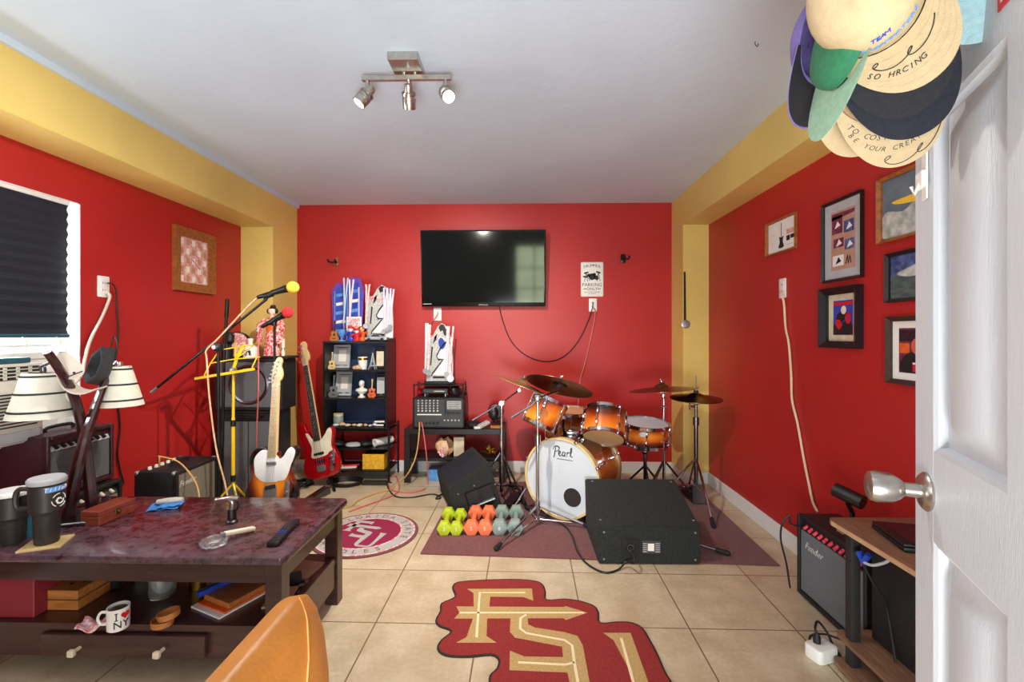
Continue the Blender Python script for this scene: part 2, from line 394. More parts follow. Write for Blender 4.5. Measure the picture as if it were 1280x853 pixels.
b = B(); b.bb(XR-.014, XR, .3, 3.906, 0, .1, .003); b.bb(1.331, 1.345, 3.906-.014, YB-.014, 0, .1, .003); b.bb(1.345, XR-.014, 3.892, 3.906, 0, .1, .003); struct('baseboard_right', b, 'white_paint')
b = B(); b.bb(XL, XL+.014, .3, 3.79, 0, .1, .003); b.bb(XL+.014, -2.0735, 3.776, 3.79, 0, .1, .003); b.bb(-2.0875, -2.0735, 3.79, YB-.014, 0, .1, .003); struct('baseboard_left', b, 'white_paint')
# window in the left wall: frame, sash, bright pane
w = thing('window_1', 'x', 'x', V((XL-.1, 1.85, .77))); del w['label']; del w['category']; w['kind'] = 'structure'
b = B(); b.bb(XL-.15, XL-.001, WY-.006, WY, .77, 1.95); b.bb(XL-.15, XL-.001, 1.3, WY, 1.944, 1.95); b.bb(XL-.15, XL-.001, 1.3, 1.306, .77, 1.95); ob('reveal', b, 'white_paint', w)
b = B(); b.bb(XL-.15, XL+.05, 1.3, WY+.03, .745, .77, .004); ob('sill', b, 'white_paint', w)
b = B(); b.bb(XL-.12, XL-.07, 1.306, WY-.006, 1.13, 1.165, .004); b.bb(XL-.12, XL-.07, WY-.05, WY-.006, .77, 1.944, .004); b.bb(XL-.12, XL-.07, 1.306, WY-.05, 1.19, 1.205, .002); b.bb(XL-.115, XL-.08, 2.07, WY-.05, .77, 1.13, .003); ob('sash', b, 'white_plastic', w)
b = B(); b.bb(XL-.15, XL-.145, 1.306, WY-.006, .77, 1.944); ob('pane', b, 'daylight', w)
# hall behind the camera: far wall with its window, reflected in the television
b = B(); b.bb(-3.2, -.2, -3.3, -3.2, 0, 2.45); b.bb(.75, 3.2, -3.3, -3.2, 0, 2.45); b.bb(-.2, .75, -3.3, -3.2, 0, .5); b.bb(-.2, .75, -3.3, -3.2, 2.05, 2.45); struct('wall_front', b, 'hall_paint')
w = thing('window_2', 'x', 'x', V((.1, -3.25, .7))); del w['label']; del w['category']; w['kind'] = 'structure'
b = B()
for x in (-.18, .275, .73): b.bb(x-.025, x+.025, -3.25, -3.2, .5, 2.05)
for z in (.52, 1.0, 1.5, 2.03): b.bb(-.2, .75, -3.25, -3.2, z-.02, z+.02)
ob('sash', b, 'white_paint', w)
b = B(); b.bb(-.2, .75, -3.29, -3.28, .5, 2.05); ob('pane', b, 'hall_daylight', w)
# ---------------------------------------------------------------- camera, world, lamps
cd = bpy.data.cameras.new('camera'); cam = bpy.data.objects.new('camera', cd); COL.objects.link(cam); SC.camera = cam
cam.location = (0, 0, CZ); cam.rotation_euler = (PI/2, 0, YAW); cd.sensor_width = 36; cd.lens = F/1280*36; cd.shift_y = (HY-426.5)/1280; cd.clip_start = .02
wd = bpy.data.worlds.new('world'); SC.world = wd; wd.use_nodes = True; bg = wd.node_tree.nodes['Background']; bg.inputs[0].default_value = (.95, .97, 1., 1); bg.inputs[1].default_value = WORLD
SC.view_settings.view_transform = 'Standard'; SC.view_settings.look = 'None'; SC.view_settings.gamma = 1.; SC.view_settings.use_curve_mapping = False; SC.view_settings.exposure = EXPO
def spot(name, p, tgt, e, ang, blend=.5, col=(1, .93, .82), r=.015):
    l = bpy.data.lights.new(name, 'SPOT'); l.energy = e; l.spot_size = R(ang); l.spot_blend = blend; l.color = col; l.shadow_soft_size = r
    o = bpy.data.objects.new(name, l); COL.objects.link(o); o.location = p; o.rotation_euler = (V(tgt)-V(p)).to_track_quat('-Z', 'Y').to_euler(); return o
def area(name, p, tgt, e, sx, sy, col=(1, 1, 1)):
    l = bpy.data.lights.new(name, 'AREA'); l.shape = 'RECTANGLE'; l.size = sx; l.size_y = sy; l.energy = e; l.color = col
    o = bpy.data.objects.new(name, l); COL.objects.link(o); o.location = p; o.rotation_euler = (V(tgt)-V(p)).to_track_quat('-Z', 'Y').to_euler(); return o
# ---------------------------------------------------------------- track light on the ceiling
cx, cy = at(508, 84, 2.0).x, 2.0
t = thing('track_light', 'brushed nickel three-head track light on the white ceiling', 'ceiling light', V((cx, cy, ZC)))
b = B(); b.bb(cx-.065, cx+.065, cy-.07, cy+.07, ZC-.035, ZC, .003); ob('canopy', b, 'nickel', t)
zb = ZC-.05
b = B(); b.bb(cx-.21, cx+.19, cy+.03, cy+.05, zb-.014, zb+.008, .002); b.cyl((cx-.02, cy+.04, zb), (cx-.02, cy+.04, ZC-.03), .008); b.cyl((cx+.03, cy+.04, zb), (cx+.03, cy+.04, ZC-.03), .008); ob('bar', b, 'nickel', t)
HEADS = []
for k, (dx, aim) in enumerate(((-.185, V((-.55, -.25, -.85))), (0., V((-.1, .62, -.72))), (.165, V((.3, -.6, -.6))))):
    p = V((cx+dx, cy+.04, zb-.014)); aim.normalize(); q = p+V((0, 0, -.055))
    b = B(); b.cyl(p, q, .009); h = ob('lamp_stem', b, 'nickel', t)
    m = axisM(q-aim*.035, q+aim)
    b = B(m); b.lathe([(0, 0), (.017, 0), (.02, .012), (.02, .03), (.027, .032), (.027, .05), (.03, .055), (.03, .1), (.026, .1), (.022, .085), (0, .085)], n=20)
    for z in (.036, .042, .06, .07): b.ring(.026, .0315, z, z+.003, n=20)
    h = ob('lamp_head', b, 'nickel', t)
    b = B(m); b.lathe([(0, .0865), (.021, .0865), (.024, .096), (0, .098)], n=20); ob('bulb', b, 'lamp_glow', h)
    HEADS.append((q+aim*.085, aim))
h0, h1, h2 = HEADS
spot('spot_left', h0[0], h0[0]+h0[1], L_SPOT[0], 150, .8); spot('spot_middle', h1[0], h1[0]+h1[1], L_SPOT[1], 128, .9); spot('spot_right', h2[0], h2[0]+h2[1], L_SPOT[2], 130, .9)
area('added_fill', (-.1, -.7, .5), (-.3, 1.7, 2.45), L_FILL, .9, .9, (.93, .97, 1))  # added lamp behind the camera, evens out brightness; no such fixture in the room
area('window_daylight', (XL-.13, 1.85, 1.3), (0, 2.2, .6), L_WIN, .9, .9, (.9, .95, 1.))
# small ceiling marks and smoke-detector scar are paint; a hook
p = V((at(944, 52, 1).x*0, 0, 0)); d = ray(944, 52); p = d*((ZC-CZ)/d.z)+V((0, 0, CZ))
b = B(); b.tube(cat([p, p+V((0, 0, -.012)), p+V((.01, 0, -.02)), p+V((.012, 0, -.008))], 4), .0018); solo('ceiling_hook', b, 'dark_chrome', 'small metal screw hook in the white ceiling, left of the hanging caps', 'hook')
# ================================================================ things on the left wall
def frame_ring(b, w, h, bw, z0, z1):
    o = [(-w/2, -h/2), (w/2, -h/2), (w/2, h/2), (-w/2, h/2)]; i = [(-w/2+bw, -h/2+bw), (w/2-bw, -h/2+bw), (w/2-bw, h/2-bw), (-w/2+bw, h/2-bw)]
    for k in range(4):
        q = [o[k], o[(k+1) % 4], i[(k+1) % 4], i[k]]
        zi = z0+(z1-z0)*.55
        b.hexa([(q[0][0], q[0][1], z0), (q[1][0], q[1][1], z0), (q[2][0], q[2][1], z0), (q[3][0], q[3][1], z0), (q[0][0], q[0][1], z1), (q[1][0], q[1][1], z1), (q[2][0], q[2][1], zi), (q[3][0], q[3][1], zi)])
def picture(name, label, m, w, h, bw, fm, depth=.018, mats=('paper',), matbw=0., matm='paper', art=None, cat_='picture'):
    t = thing(name, label, cat_, m)
    b = B(); frame_ring(b, w, h, bw, .001, depth); ob('picture_frame', b, fm, t, False)
    iw, ih = w-2*bw, h-2*bw
    if matbw:
        b = B(); frame_ring(b, iw, ih, matbw, .002, .006); ob('mat_board', b, matm, t, False); iw -= 2*matbw; ih -= 2*matbw
    b = B(); b.bb(-iw/2, iw/2, -ih/2, ih/2, .001, .003)
    if art: art(b, iw, ih)
    ob('print', b, mats, t, False); return t
def outlet(label, m, name='wall_outlet'):
    t = thing(name, label, 'outlet', m)
    b = B(); b.prism(rrect(.072, .118, .006), .001, .006, bev=.0015); ob('cover_plate', b, 'white_plastic', t, False)
    for s in (-1, 1):
        b = B(); b.prism(rrect(.034, .03, .012, cy=s*.02), .005, .008); b.mt(1)
        for x in (-.007, .007): b.bb(x-.0015, x+.0015, s*.02-.004, s*.02+.006, .007, .0085)
        ob('socket', b, ('white_plastic', 'ink'), t, False)
    return t
def art_alphabet(b, w, h):
    rnd = random.Random(3)
    for r in range(5):
        for c in range(5):
            x = -w/2+w*(c+.5)/5; y = h/2-h*(r+.5)/5; b.mt(1+(r*3+c) % 2); b.bb(x-w*.06, x+w*.05, y-h*.07, y+h*.06, .003, .0036)
    b.mt(3); b.band([(-.1*w, .05*h), (.02*w, -.02*h), (.22*w, -.16*h)], .006, .0036, .0042)
p = wx(242, 324, XL)
picture('framed_print', 'wooden framed pink print high on the red left wall', WL((XL, 3.237, 1.776)), .405, .44, .06, 'oak', .03, ('photo_rose', 'paper', 'photo_tan', 'photo_plum'), 0, 'paper', art_alphabet)
p = wx(128.5, 358.5, XL); outlet('white outlet on the left wall beside the window', WL(p)); PO = p
cable('power_cable', [wx(134, 354, XL+.02), wx(143, 358, XL+.03), wx(146, 380, XL+.015), wx(148, 420, XL+.012), wx(143, 470, XL+.012), wx(150, 530, XL+.012), wx(147, 570, XL+.012), wx(155, 605, XL+.012)], .0042, 'cord_black', 'black cord hanging down the red left wall from the outlet', cat_='cable')
cable('power_cable', [wx(134, 366, XL+.02), wx(137, 372, XL+.03), wx(128, 395, XL+.03), wx(113, 425, XL+.05), wx(106, 450, XL+.07), wx(102, 468, XL+.09), wx(92, 482, XL+.08), wx(80, 500, XL+.075)], .0075, 'strap_white', 'thick white cord running from the left wall outlet down to the window', cat_='cable')
# window blind
t = thing('window_blind', 'dark pleated shade drawn over the left window', 'blind', V((XL-.02, 1.85, 1.24)))
b = B(); n = 13; zt, zb_ = 1.93, 1.255; pts = []
for k in range(2*n+1): pts.append((XL-.012-(.011 if k % 2 else 0.), zt-(zt-zb_)*k/(2*n)))
poly = [(x, z) for x, z in pts]+[(x-.004, z) for x, z in reversed(pts)]
for a, c in zip(pts, pts[1:]): b.hexa([(a[0], 1.31, a[1]), (a[0]-.004, 1.31, a[1]), (a[0]-.004, 2.343, a[1]), (a[0], 2.343, a[1]), (c[0], 1.31, c[1]), (c[0]-.004, 1.31, c[1]), (c[0]-.004, 2.343, c[1]), (c[0], 2.343, c[1])])
ob('pleats', b, 'blind_cloth', t)
b = B(); b.bb(XL-.05, XL-.005, 1.31, 2.345, 1.925, 1.944, .002); ob('head_rail', b, 'white_plastic', t)
b = B(); b.bb(XL-.042, XL-.01, 1.31, 2.352, 1.236, 1.257, .004); ob('bottom_rail', b, 'teal', t)
for y in (2.28, 2.12):
    b = B(); b.tube(cat([(XL-.015, y, 1.24), (XL+.005, y+.006, 1.225), (XL-.005, y+.012, 1.2)], 4), .004); ob('cord_cleat', b, 'cord_cream', t)
# window air conditioner
t = thing('air_conditioner', 'cream window air conditioner under the dark blind', 'air conditioner', V((XL, 1.7, .772)))
x0 = -2.2
b = B(); b.bb(XL-.1, x0, 1.31, 2.06, .772, 1.125, .012, seg=2); ob('housing', b, 'ac_plastic', t)
b = B(); b.bb(x0-.004, x0+.003, 1.33, 2.045, 1.055, 1.112); b.mt(1)
for k in range(14): b.bb(x0, x0+.008, 1.34+k*.05, 1.352+k*.05, 1.058, 1.11)
for z in (1.07, 1.085, 1.1): b.bb(x0, x0+.008, 1.33, 2.045, z-.002, z+.002)
ob('vent', b, ('dark_slot', 'ac_plastic'), t)
for k in range(11): pass
b = B()
for k in range(11): b.bb(x0-.002, x0+.002, 1.34, 2.03, .85+k*.014, .856+k*.014)
ob('louvre', b, 'dark_slot', t)
b = B(); b.bb(x0-.002, x0+.01, 1.34, 2.04, .782, .83, .004); ob('control_strip', b, 'paper_grey', t)
b = B(); b.bb(-2.33, -2.215, 1.75, 2.02, 1.126, 1.15, .004); solo('remote_tray', b, 'teal', 'dark teal slim case lying on the air conditioner', 'case')
# ================================================================ coffee table and what is on it
TX0, TX1, TY0, TY1, TZ = -2.055, -.835, 1.588, 2.185, .47
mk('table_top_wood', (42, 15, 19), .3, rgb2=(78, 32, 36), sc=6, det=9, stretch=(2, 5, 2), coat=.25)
def worn_sheen(m):                                       # pale scuffs; bluish tint and front weighting paint in a sheen
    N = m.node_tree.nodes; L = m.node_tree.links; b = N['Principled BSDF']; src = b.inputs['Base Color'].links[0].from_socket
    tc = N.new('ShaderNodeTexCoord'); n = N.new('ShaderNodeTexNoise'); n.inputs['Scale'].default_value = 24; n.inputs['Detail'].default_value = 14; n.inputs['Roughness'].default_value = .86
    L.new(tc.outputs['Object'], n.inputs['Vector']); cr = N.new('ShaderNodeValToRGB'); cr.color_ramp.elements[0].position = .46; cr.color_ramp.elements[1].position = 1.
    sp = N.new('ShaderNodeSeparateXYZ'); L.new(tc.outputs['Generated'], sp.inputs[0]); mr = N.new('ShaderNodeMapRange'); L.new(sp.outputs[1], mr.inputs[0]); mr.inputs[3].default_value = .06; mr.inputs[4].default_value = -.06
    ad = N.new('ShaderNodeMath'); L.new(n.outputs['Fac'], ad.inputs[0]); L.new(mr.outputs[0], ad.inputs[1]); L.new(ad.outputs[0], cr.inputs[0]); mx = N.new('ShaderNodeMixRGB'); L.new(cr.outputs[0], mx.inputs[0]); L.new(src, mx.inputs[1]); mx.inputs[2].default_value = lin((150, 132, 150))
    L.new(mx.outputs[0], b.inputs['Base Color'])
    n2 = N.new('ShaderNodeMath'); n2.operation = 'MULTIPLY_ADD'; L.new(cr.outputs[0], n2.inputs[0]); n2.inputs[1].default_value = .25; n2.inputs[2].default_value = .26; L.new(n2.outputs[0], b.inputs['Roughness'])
worn_sheen(M['table_top_wood'])
t = thing('coffee_table', 'dark espresso coffee table with a scuffed top, shelf and drawer', 'table', V(((TX0+TX1)/2, (TY0+TY1)/2, 0)))
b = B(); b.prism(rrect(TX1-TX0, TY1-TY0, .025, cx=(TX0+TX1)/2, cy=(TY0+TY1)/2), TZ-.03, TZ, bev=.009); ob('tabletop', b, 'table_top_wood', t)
LI = .022
for sx in (0, 1):
    for sy in (0, 1):
        x = TX0+LI+.03 if sx == 0 else TX1-LI-.03; y = TY0+LI+.03 if sy == 0 else TY1-LI-.03
        b = B(); b.bb(x-.03, x+.03, y-.03, y+.03, 0, TZ-.03, .003); ob('leg', b, 'espresso', t)
b = B(); b.bb(TX0+.08, TX1-.08, TY0+.03, TY0+.05, .365, TZ-.03); ob('apron', b, 'espresso', t)
b = B(); b.bb(TX0+.08, TX1-.08, TY1-.05, TY1-.03, .365, TZ-.03); ob('apron', b, 'espresso', t)
for x in (TX0+.04, TX1-.04):
    b = B(); b.bb(x-.01, x+.01, TY0+.08, TY1-.08, .365, TZ-.03); ob('apron', b, 'espresso', t)
SHZ = .212
b = B(); b.bb(TX0+.03, TX1-.03, TY0+.028, TY1-.028, SHZ-.022, SHZ); ob('lower_shelf', b, 'espresso', t)
b = B(); b.bb(TX0+.035, TX1-.035, TY0+.05, TY1-.035, .09, SHZ-.022); b.bb(TX0+.08, TX1-.08, TY0+.035, TY0+.05, .09, SHZ-.022); ob('drawer_case', b, 'espresso', t)
b = B(); dx0, dx1 = at(53, 800, 1.61).x, at(258, 800, 1.61).x; b.bb(dx0, dx1, TY0+.012, TY0+.034, .1, .182, .006, seg=2); d = ob('drawer', b, 'espresso', t)
for px in (93, 199):
    x = at(px, 822, 1.58).x
    b = B(); b.cyl((x, TY0+.012, .137), (x, TY0-.012, .137), .006); b.prism(rrect(.024, .024, .006), 0, .014, WB((x, TY0-.012, .137)), bev=.003); ob('knob', b, 'ivory', d)
b = B(); b.bb(TX1-.06, TX1-.03, TY0+.1, TY1-.1, .09, SHZ+.012); ob('side_rail', b, 'espresso', t)
# --- lamp with two crossed curved arms
lp = fl(103, 648, TZ)
t = thing('table_lamp', 'two-armed table lamp with crossed dark wood arms and cream striped shades', 'lamp', V((lp.x, lp.y, TZ)))
YF, YN = 2.12, 1.9                                # right shade stands further back than the left one
b = B(); b.bb(-.085, .075, -.1, .06, 0, .016, .004, m=T(lp) @ RZ(20)); ob('base', b, 'dark_chrome', t)
def arm(pts, parent, w=.023):
    P = cat(pts, 6); b = B()
    b.tube(P, [w*(1.-.35*k/(len(P)-1)) for k in range(len(P))], 10); return ob('arm', b, 'lamp_wood', parent)
aL = [at(116, 640, 1.97), at(110, 585, 1.96), at(103, 535, 1.945), at(92, 495, 1.9), at(76, 465, 1.82), at(59, 440, 1.76)]
aR = [at(84, 648, 1.9), at(95, 595, 1.9), at(107, 545, 1.91), at(118, 513, 1.97), at(128, 486, 2.03), at(137, 464, 2.1)]
ob_l = arm(aL, t); ob_r = arm(aR, t)
def shade(px, y0, y1, r0, r1, Y, parent):
    c0, c1 = at(px, y0, Y), at(px, y1, Y); h = c0.z-c1.z; m = T(c1)
    b = B(m); b.lathe([(r1, 0), (r0, h), (r0-.003, h), (r1-.003, 0), (r1, 0)], n=36); s = ob('lamp_shade', b, 'cloth_shade', parent)
    for z, e in ((.16*h, .004), (.55*h, .004), (.93*h, .004)):
        r = r1+(r0-r1)*z/h; b = B(m); b.ring(r-.002, r+.0022, z-.004, z+.004); ob('trim_band', b, 'shade_band', s)
    return c0
c0 = shade(54, 466, 521, .066, .115, YN, t)
b = B(); b.tube([at(66, 452, 1.79), at(50, 459, YN), c0], .006); b.cyl(c0+V((0, 0, -.03)), c0+V((0, 0, .025)), .011); b.tube([c0+V((-.07, 0, -.002)), c0+V((.07, 0, -.002))], .0025); ob('bracket', b, 'dark_chrome', t)
c0 = shade(150, 458, 507, .043, .092, YF, t)
b = B(); b.tube([at(133, 468, 2.115), at(146, 452, YF), c0], .006); b.cyl(c0+V((0, 0, -.03)), c0+V((0, 0, .02)), .01); b.tube([c0+V((-.05, 0, -.002)), c0+V((.05, 0, -.002))], .0025); ob('bracket', b, 'silver', t)
# white guitar strap end draped over the lamp, felt pouch hanging on it
t = thing('guitar_strap', 'white leather guitar strap draped over the crossed lamp arms', 'strap', at(95, 490, 1.86))
m = FR(at(89, 461, 1.86), at(97, 474, 1.86)-at(74, 440, 1.86), ray(87, 461).cross(at(97, 474, 1.86)-at(74, 440, 1.86))) @ S3(.85, .85, 1)
b = B(m); out = [(-.082, .022)]+[(-.082, -.022)]+[(.01, -.042), (.045, -.03), (.058, 0), (.045, .03), (.01, .042)]
b.prism([(p.x, p.y) for p in cat([V((x, y, 0)) for x, y in out], 4, True)], -.002, .002); e = ob('strap_end', b, 'strap_white', t)
b = B(m); b.lathe([(0, .0023), (.006, .0023), (.006, -.0023), (0, -.0023)], T(.026, 0, 0), 10); b.box((.034, 0, -.002), (.004, .06, .006)); ob('button_hole', b, 'ink', e)
P = cat([at(76, 452, 1.88), at(80, 470, 1.88), at(87, 483, 1.88), at(98, 490, 1.88), at(112, 491, 1.89), at(126, 486, 1.9)], 5); b = B()
for p, q in zip(P, P[1:]):
    d = (q-p); w_ = V((0, .03, .004)); b.hexa([p-w_, q-w_, q+w_, p+w_, p-w_+V((0, 0, .006)), q-w_+V((0, 0, .006)), q+w_+V((0, 0, .006)), p+w_+V((0, 0, .006))])
ob('strap_loop', b, 'strap_white', t)
t = thing('cloth_pouch', 'dark grey open pouch hanging from the right lamp arm', 'pouch', at(124, 480, 2.0))
A = [at(127, 433, 1.96), at(114, 444, 1.96), at(103, 470, 1.96), at(107, 479, 1.96), at(120, 470, 1.98), at(128, 452, 1.98)]
Bk = [at(146, 436, 2.06), at(138, 437, 2.07), at(128, 470, 2.07), at(128, 483, 2.06), at(136, 474, 2.07), at(141, 458, 2.07)]
b = B(); va = [b.bm.verts.new(p) for p in A]; vb = [b.bm.verts.new(p) for p in Bk]; ia = [b.bm.verts.new(p*.8+V(sum(A, V())/6)*.2) for p in A]; ib = [b.bm.verts.new(p*.4+V(sum(A, V())/6)*.6) for p in Bk]
for k in range(6):
    j = (k+1) % 6
    for q in ((va[k], va[j], vb[j], vb[k]), (ia[j], ia[k], va[k], va[j])): b.bm.faces.new([q[0], q[1], q[2], q[3]])
    b.bm.faces.new((ia[k], ia[j], ib[j], ib[k]))
b.bm.faces.new(vb); b.bm.faces.new(ib[::-1]); ob('pouch_body', b, 'felt_grey', t)
b = B(); b.tube(cat([at(141, 450, 2.06), at(147, 433, 2.06), at(143, 420, 2.08), at(139, 432, 2.1), at(136, 461, 2.115)], 5), .003); ob('cord_loop', b, 'ink', t)
# --- tumbler with handle on a coaster
def tumbler(name, label, p, h, s, body, lid, handle=True, writing=True):
    t = thing(name, label, 'tumbler', V(p))
    m = T(p)
    b = B(m); b.lathe([(0, 0), (.036*s, 0), (.038*s, .004), (.042*s, h*.42), (.046*s, h*.47), (.054*s, h*.5), (.056*s, h*.88), (.05*s, h*.9), (0, h*.9)], n=36); ob('cup_body', b, body, t)
    b = B(m); b.lathe([(0, h*.9), (.057*s, h*.9), (.06*s, h*.92), (.06*s, h*.965), (.055*s, h*.99), (0, h)], n=36); ob('lid', b, lid, t)
    if handle:
        d = V((-.95, -.3, 0)).normalized(); b = B()
        P = cat([V(p)+d*.05*s+V((0, 0, h*.82)), V(p)+d*.085*s+V((0, 0, h*.83)), V(p)+d*.098*s+V((0, 0, h*.76)), V(p)+d*.098*s+V((0, 0, h*.6)), V(p)+d*.085*s+V((0, 0, h*.54)), V(p)+d*.05*s+V((0, 0, h*.55))], 5)
        b.tube(P, .0095*s, 8); ob('handle', b, body, t)
    if writing:
        vd = math.degrees(math.atan2(-p[1], -p[0]))
        def on(z, s_, size, off, shear=0., mt=0, ring=None):
            b = B()
            for k, ch in enumerate(s_):
                a = R(vd+off+(k-(len(s_)-1)/2)*math.degrees(size*.62/(.056*s))); pos = V(p)+V((math.cos(a), math.sin(a), 0))*.0562*s+V((0, 0, z))
                b.text(ch, size, FR(pos, (-math.sin(a), math.cos(a), 0), (0, 0, 1)), .0006, shear)
            return b
        def patch(a0, a1, z0, z1, r):
            b = B(); return b.grid(lambda u, v: V(p)+V((r*math.cos(R(a0+(a1-a0)*u)), r*math.sin(R(a0+(a1-a0)*u)), z0+(z1-z0)*v)), 14, 1, .0005)
        b = patch(vd-6, vd+75, h*.79, h*.865, .0563*s); o = ob('sticker', b, 'sky_blue', t)
        b = on(h*.828, 'Tillofs', .02, 36, .25); b.bm.transform(T((V((math.cos(R(vd+36)), math.sin(R(vd+36)), 0))*.0008))); ob('lettering', b, 'paper', o)
        a = R(vd+40); pos = V(p)+V((math.cos(a), math.sin(a), 0))*.0562*s+V((0, 0, h*.655)); mm = FR(pos, (-math.sin(a), math.cos(a), 0), (0, 0, 1))
        b = B()
        def bend(x, y): aa = a+x/(.056*s); return V(p)+V((math.cos(aa), math.sin(aa), 0))*.057*s+V((0, 0, h*.655+y))
        for k in range(12):
            if k % 3 == 2: continue
            b.tube([bend(.024*math.cos(q), .024*math.sin(q)) for q in [2*PI*(k+j/4)/12 for j in range(5)]], .0016, 4)
        for k in range(5):
            b.tube([bend(.014*math.cos(q+k)*(.4+.15*k), .014*math.sin(q+k)*(.4+.15*k)) for q in [j*.4 for j in range(7)]], .0018, 4)
        ob('emblem', b, 'paper', t)
    return t
cp = fl(58, 681, TZ); tz = .008
b = B(T(cp) @ RZ(24)); b.bb(-.062, .062, -.055, .055, 0, tz, .001); solo('coaster', b, 'hoop_wood', 'square pale wooden coaster under the black tumbler on the coffee table', 'coaster')
hz = CZ-(600-419)*cp.y/575-TZ-tz
tumbler('travel_tumbler', 'black travel tumbler with side handle, blue sticker and white emblem on a coaster', (cp.x+.002, cp.y, TZ+tz), hz, .93, 'steel_tumbler', 'paper_grey')
p = fl(4, 683, TZ); tumbler('travel_tumbler', 'dark cup with a pale lid at the left end of the coffee table', (p.x, p.y+.03, TZ), .2, .95, 'steel_tumbler', 'white_plastic', False, False)
p = fl(24, 676, TZ)
t = thing('lighter_bottle', 'slim teal bottle between the two tumblers', 'bottle', V((p.x, p.y+.03, TZ)))
b = B(T(p.x, p.y+.03, TZ)); b.lathe([(0, 0), (.018, 0), (.019, .01), (.019, .07), (.012, .085), (.012, .1)], n=16); ob('bottle_body', b, 'teal', t)
b = B(T(p.x, p.y+.03, TZ)); b.lathe([(0, .098), (.014, .098), (.013, .125), (0, .127)], n=16); ob('cap', b, 'sky_blue', t)
# --- hinged wooden box
p0, p1 = fl(124, 658, TZ), fl(157, 644, TZ); ang = math.degrees(math.atan2(p1.y-p0.y, p1.x-p0.x))
p2 = fl(100, 657, TZ)
m = T(p0.x, p0.y, TZ) @ RZ(ang)
t = thing('wooden_box', 'small reddish wooden box with brass clasp in front of the lamp', 'box', m)
L_ = .165; b = B(); b.bb(0, L_, 0, .085, 0, .034, .002); ob('box_body', b, 'box_wood', t, False)
b = B(); b.bb(0, L_, 0, .085, .035, .058, .002); ob('lid', b, 'box_wood', t, False)
b = B(); b.bb(.07, .092, -.003, 0, .018, .046, .001); b.ball((.081, -.004, .032), .004); ob('clasp', b, 'brass', t, False)
# --- grey knife on a folded blue cloth
p = fl(207, 634, TZ)
b = B(T(p) @ RZ(20))
b.grid(lambda u, v: (-.06+.12*u, -.05+.1*v, .004+.006*math.sin(7*u+2*v)**2), 14, 10, .003); b.grid(lambda u, v: (-.02+.09*u, -.055+.05*v+.02*u, .012+.006*math.sin(9*u)**2), 10, 6, .003)
solo('folded_cloth', b, 'blue_cloth', 'crumpled blue cloth at the back of the coffee table', 'cloth')
b = B(T(p.x+.005, p.y+.02, TZ+.021) @ RZ(18)); b.lathe([(0, -.055), (.012, -.05), (.016, -.02), (.017, .02), (.013, .05), (0, .055)], RY(90), 16, .8, 1.1); solo('utility_tool', b, 'grey_carpet', 'rounded grey handled tool lying on the blue cloth', 'tool')
# --- torch lighter
p = fl(290, 653, TZ)
t = thing('torch_lighter', 'chrome headed torch lighter with dark base on the coffee table', 'lighter', V(p))
b = B(T(p)); b.lathe([(0, 0), (.022, 0), (.024, .006), (.017, .012), (.016, .05), (.014, .054), (0, .054)], n=18); ob('fuel_base', b, 'black_plastic', t)
b = B(T(p)); b.tube(cat([(0, 0, .05), (.003, 0, .07), (.002, 0, .085), (-.01, 0, .096)], 4), [.013]*4*3+[.012], 12); b.tube([(.03, 0, .098), (.0, 0, .099), (-.03, 0, .095), (-.062, .0, .09)], [.01, .013, .012, .009], 12); b.cyl((-.06, 0, .09), (-.066, 0, .089), .011); ob('torch_head', b, 'nickel', t)
b = B(T(p)); b.tube(cat([(.02, 0, .09), (.026, 0, .07), (.02, 0, .05)], 4), .004); ob('trigger', b, 'black_plastic', t)
# --- white lighter leaning on a glass ashtray
pa, pb = fl(268, 682, TZ), fl(318, 664, TZ)
t = thing('glass_ashtray', 'clear scalloped glass ashtray near the front of the coffee table', 'ashtray', V(pa))
b = B(T(pa)); n = 32; prof = [(0, 0), (.036, 0), (.043, .006), (.046, .022), (.036, .022), (.03, .01), (0, .008)]
b.lathe(prof, n=n)
for v in b.bm.verts:
    a = math.atan2(v.co.y-pa.y, v.co.x-pa.x); rr = math.hypot(v.co.x-pa.x, v.co.y-pa.y)
    if rr > .03: k = 1+.07*math.cos(8*a); v.co.x = pa.x+(v.co.x-pa.x)*k; v.co.y = pa.y+(v.co.y-pa.y)*k
ob('dish', b, 'clear_glass', t)
b = B(T(pa)); b.lathe([(0, .009), (.02, .009), (.012, .012), (0, .013)], n=12); ob('ash', b, 'grey_carpet', t)
d = (pb-pa).normalized(); q0 = pa+d*.035+V((0, 0, .03)); q1 = pb+V((0, 0, .011))
t = thing('wand_lighter', 'white flat lighter leaning on the glass ashtray', 'lighter', V(q1-V((0, 0, .011))))
m = FR(q0, q1-q0, V((0, 0, 1)).cross(q1-q0)); L_ = (q1-q0).length
b = B(m); b.bb(0, L_, -.012, .012, -.007, .007, .004, seg=2); ob('lighter_body', b, 'cream', t)
b = B(m); b.bb(-.012, .001, -.01, .01, -.006, .006, .002); ob('metal_tip', b, 'silver', t)
# --- remote control
p0, p1 = fl(341, 684, TZ), fl(366, 657, TZ); m = FR(p0+V((0, 0, .002)), p1-p0, V((0, 0, 1)).cross(p1-p0)); L_ = (p1-p0).length+.02
t = thing('remote_control', 'black remote control on the right of the coffee table', 'remote control', m)
b = B(); b.bb(-.005, L_, -.022, .022, -.001, .018, .005, seg=2); ob('remote_body', b, 'black_plastic', t, False)
for k in range(9):
    b = B()
    for y in (-.012, 0, .012): b.prism(rrect(.008, .007, .002), 0, .0025, T(.02+k*.014, y, .0175))
    ob('button_row', b, 'blue' if k in (4, 5) else 'control_grey', t, False)
